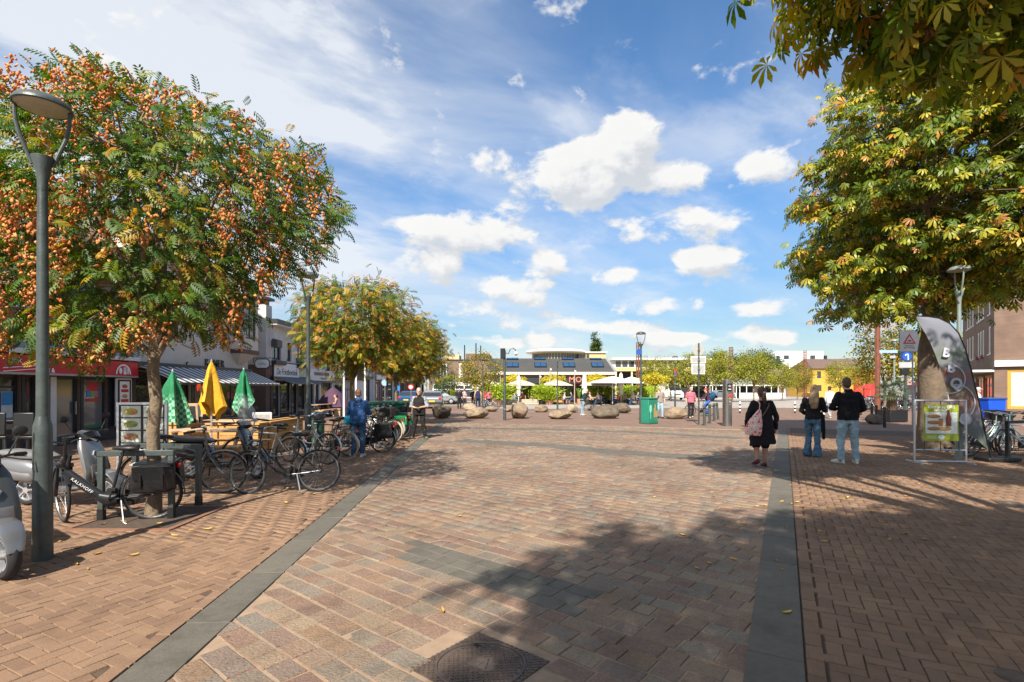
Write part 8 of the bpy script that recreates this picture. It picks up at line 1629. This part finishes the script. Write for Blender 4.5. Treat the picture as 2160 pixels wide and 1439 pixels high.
for (px, Y, top, low, lab) in [(1094, 54.5, 791, 835, 'cream folded parasol right of the camera pole'), (1233, 53, 787, 835, 'cream folded parasol covering a letter of the sign'), (1310, 55, 786, 832, 'cream folded parasol right of the brick corner')]:
    t = thing('folded_parasol', lab, 'parasol', (XA(px, Y), Y, 0), 0, 'folded cream parasols'); zt, zl = ZA(top, Y), ZA(low, Y); part('pole', MB().lathe([(.04, 0), (.04, zt)], 8), M_GREYW, t); c_ = MB(); vs = []; n = 20
    for i, (r_, f_) in enumerate([(.03, 0), (.14, .08), (.19, .3), (.22, .5), (.24, .66), (.13, .72), (.2, .8), (.17, 1)]):
        for q_ in range(n): a_ = 2*PI*q_/n; rr = r_*(1+.22*math.sin(a_*5)); vs.append((rr*math.cos(a_), rr*math.sin(a_), zt-(zt-zl)*f_))
    part('canopy', MB().add(vs, [(i*n+q_, i*n+(q_+1) % n, (i+1)*n+(q_+1) % n, (i+1)*n+q_) for i in range(7) for q_ in range(n)]), M_CAN, t); part('foot', MB().lathe([(.35, 0), (.35, .1), (.06, .14)], 12), M_BLACKP, t)
LEAF_BAMB = palette_mat('bamboo_leaf', [(0, (.26, .36, .03)), (.5, (.38, .48, .035)), (1, (.50, .55, .07))], .5, .1, 10, 0, trans=.35)
def bamboo_mesh(seed, w_, h):
    r_ = np.random.default_rng(seed); N = 900; P = np.stack([r_.normal(0, w_*.36, N), r_.normal(0, w_*.3, N), .5+r_.random(N)**.8*(h-.5)], 1); P[:, 0] *= .55+.6*P[:, 2]/h
    ax = np.stack([P[:, 0]*1.2+r_.normal(0, .4, N), r_.normal(0, .5, N), .3+r_.normal(0, .5, N)], 1); V, F = scatter(np.array([(0, 0, 0), (.4, .10, .02), (1, 0, -.1), (.4, -.10, .02)]), np.array([(0, 1, 2, 3)]), P, rotmats(ax, r_.normal(size=(N, 3))), r_.uniform(.3, .55, N)); return npmesh('foliage', V, F)
BM = [bamboo_mesh(5, 1.5, 2.3), bamboo_mesh(6, 1.2, 2.0)]
M_POTD = mat('pot_dark', (.03, .03, .032), .6, var=.1); M_POTC = mat('pot_terracotta', (.45, .24, .15), .8, var=.1)
for i, (px, py, w_, lab) in enumerate([(1048, 853, 1.35, 'big bamboo pot left of the camera pole'), (1078, 850, .6, 'small bamboo pot behind the camera pole'), (1142, 852, 1.0, 'left half of the wide bamboo hedge in pots'), (1158, 852, 1.0, 'right half of the wide bamboo hedge in pots'), (1252, 851, .8, 'bamboo pot right of the bending man'), (1279, 851, .95, 'bamboo pot below the white parasol'), (1322, 850, .95, 'bamboo pot below the second white parasol'), (1360, 851, .8, 'yellowish bamboo behind the green cabinet'), (1376, 850, .7, 'bamboo pot beside the man in the grey shirt'), (953, 847, .6, 'bush in a pot on the far left terrace'), (1118, 850, .5, 'low bush in a terracotta pot on the terrace')]):
    x, y = G(px, py+1.2); w_ *= 1.15; t = thing('bamboo_pot', lab, 'potted plant', (x, y, 0), i*.9, 'bamboo pots round the terrace'); t.scale = (w_, w_, (.85+.15*w_)*(.85 if w_ > .7 else .75)); part('pot', MB().lathe([(.36, 0), (.46, .5), (.48, .52), (.42, .53)], 16), M_POTD if i % 3 else M_POTC, t); o = part('foliage', BM[i % 2], LEAF_BAMB, t); part('stems', MB().tube([(0, 0, .5), (.1, 0, 1.2), (.2, .05, 1.7)], .015, 5).tube([(.1, .1, .5), (-.1, 0, 1.2), (-.25, .05, 1.6)], .015, 5), M_BARK, t)
for i, (px, Y, lab) in enumerate([(1082, 59, 'flat-topped golden tree behind the folded cream parasol'), (1165, 59, 'flat-topped golden tree before the dark fascia'), (1258, 58, 'flat-topped golden tree below the orange letters'), (1382, 52, 'flat-topped golden tree behind the man in the grey shirt'), (948, 62, 'flat-topped golden tree on the far left terrace')]):
    t = thing('roof_trained_tree', lab, 'tree', (XA(px, Y), Y, 0), i, 'flat-topped trees on the terrace')
    if i == 0: GR = generic(90, 2.15, (0, 0, 2.75), (1.35, 1.35, .38), 40, 50, .22, .16, .06, None, -1, .2)
    part('trunk', GR[0], M_BARK, t); o = part('crown', GR[1], LEAF_GOLD, t); o['kind'] = 'stuff'
for i, (px, py, lab) in enumerate([(1198, 852, 'banana plant in a terracotta pot left of the bending man'), (1222, 852, 'tall banana plant behind the bending man')]):
    x, y = G(px, py); t = thing('banana_plant', lab, 'potted plant', (x, y, 0), i, 'banana plants'); part('pot', MB().lathe([(.3, 0), (.38, .55), (.34, .56)], 16), M_POTC, t)
    for k in range(6):
        a_ = k*1.1; mb = MB(); 
        for j in range(6): u = j/5; w_ = .16*math.sin(PI*(u*.9+.08)); c_ = Vector((math.cos(a_)*u*.5, math.sin(a_)*u*.5, .6+1.5*u-.35*u*u)); s_ = Vector((-math.sin(a_), math.cos(a_), 0))*w_; mb.v += [c_-s_, c_+Vector((0, 0, -.03)), c_+s_]
        mb.f = [(3*j+q_, 3*j+q_+1, 3*j+q_+4, 3*j+q_+3) for j in range(5) for q_ in range(2)]; part('leaf', mb, mat('banana_leaf', (.12, .24, .03), .5, var=.1), t)
M_CRATE = mat('crate_wood', (.42, .35, .27), .85, var=.15, scale=3)
for (a, b, lab) in [((1062, 853.5), (1136, 853.5), 'long low wooden planter edge left of the bamboo hedge'), ((1236, 852), (1254, 852), 'low wooden planter behind the bending man'), ((1258, 852.5), (1274, 852.5), 'low wooden planter left of the bamboo pot'), ((1288, 852), (1314, 852), 'low wooden planter below the folded parasol')]:
    A, B = G(*a), G(*b); t = thing('low_planter', lab, 'planter', ((A[0]+B[0])/2, A[1], 0), 0, 'low wooden planters'); w_ = B[0]-A[0]
    for k in range(3): part('board', MB().box((0, 0, .1+k*.19), (w_, .5, .175)), M_CRATE, t, bev=.01)
x, y = G(1177, 852); t = thing('wooden_bench_back', 'orange wooden high-backed bench on the terrace by the thin lamp', 'bench', (x, y, 0), .1); [part('back_board', MB().box((0, 0, .25+k*.2), (1.15, .06, .185)), M_PINE, t) for k in range(5)]; part('seat', MB().box((0, .25, .45), (1.1, .45, .05)), M_PINE, t); [part('side', MB().box((s_*.58, .2, .5), (.05, .5, 1.0)), M_PINE, t) for s_ in (-1, 1)]
# terrace tables, chairs and guests
tcols = [(.55, .55, .58), (.03, .03, .04), (.20, .28, .42), (.5, .12, .1), (.32, .25, .18), (.6, .58, .55), (.05, .09, .16), (.42, .3, .3)]
spots = [(945, 63), (962, 61), (1085, 57), (1103, 56.5), (1123, 57.5), (1190, 56), (1206, 56.5), (1243, 55), (1262, 54.5), (1272, 56), (1292, 55.5), (1304, 54.5), (1318, 55), (1336, 54), (1345, 55)]
nm = ['at the far left end of the terrace', 'under the cream parasol on the far left', 'left of the folded parasol by the camera pole', 'in a blue top right of that folded parasol', 'at the low wooden planter', 'beside the orange bench', 'between the banana plants', 'behind the bending man', 'left of the bamboo pot', 'below the taupe parasol', 'below the big white parasol', 'behind the folded parasol on the right', 'at the right bamboo pot', 'below the second white parasol', 'nearest the rusty mast']
for i, (px, Y) in enumerate(spots):
    x = XA(px, Y); person('seated terrace guest '+nm[i], (x, Y), R([0, 180, 20, 200, -60][i % 5]), 1.7, top=cloth('guest%d' % (i % 8), tcols[i % 8]), bottom=DENIM, shoe=SHOEB, hair=[H_BR, H_GR, H_DK, H_BL][i % 4], sleeve=.5, group='guests seated on the terrace', pose=SIT)
    sx_ = [1, -1, 1, -1, .5][i % 5]
    t = thing('terrace_chair', 'dark chair under the guest '+nm[i], 'chair', (x, Y, 0), R([0, 180, 20, 200, -60][i % 5])-PI/2, 'terrace chairs'); part('seat', MB().box((0, 0, .44), (.46, .44, .05)), M_BLACKP, t); part('backrest', MB().box((0, -.24, .7), (.46, .04, .5)), M_OAK, t); [part('leg', MB().box((a_*.2, b_*.18, .21), (.03, .03, .42)), M_BLACKP, t) for a_ in (-1, 1) for b_ in (-1, 1)]
    if i % 2 == 0: t = thing('terrace_table', 'wooden table before the guest '+nm[i], 'table', (x+.75*sx_, Y-.1, 0), 0, 'terrace tables of the restaurant'); part('top', MB().box((0, 0, .74), (.8, .8, .05)), M_OAK, t); part('leg', MB().lathe([(.04, 0), (.04, .72)], 8), M_BLACKP, t); part('foot', MB().lathe([(.28, 0), (.28, .03)], 12), M_BLACKP, t)
for o in [o for o in bpy.data.objects if '_hd' in o]: clean(o)
# string light poles on the terrace
for (px, Y, top, lab) in [(1055.5, 57, 781, 'slim wooden pole left of the camera pole'), (1138.5, 57, 791, 'slim wooden pole at the bamboo hedge'), (1160.5, 57, 776, 'slim wooden pole left of the thin lamp'), (1212, 56, 780, 'slim wooden pole at the orange letters')]:
    t = thing('light_pole', lab, 'pole', (XA(px, Y), Y, 0), 0, 'slim terrace poles'); part('pole', MB().lathe([(.06, 0), (.045, ZA(top, Y))], 10), mat('pole_wood', (.35, .29, .22), .8), t); part('bulb', MB().ell((.1, 0, ZA(top, Y)-.2), (.09, .09, .11)), M_WHITE, t)
# street plates on lamp posts of the square
x, y = G(1424, 862)
o = thing('parking_sign', 'small red and blue sign strapped to the lamp before the van', 'traffic sign', (x, y-.1, ZA(786, y))); part('plate', MB().box((0, 0, 0), (.14, .02, .6)), M_RED, o); part('lower_plate', MB().box((0, -.012, -.1), (.12, .015, .3)), M_BLUE, o)
x, y = G(1352, 893); o = thing('lamp_sign', 'small blue round sign on the lamp beside the cabinet', 'traffic sign', (x-.12, y-.1, ZA(743, y))); part('plate', MB().lathe([(.15, 0), (.15, .015)], 20, M=RX90), M_BLUE, o); part('clamp', MB().box((.06, .05, 0), (.12, .08, .05)), M_GALV, o)
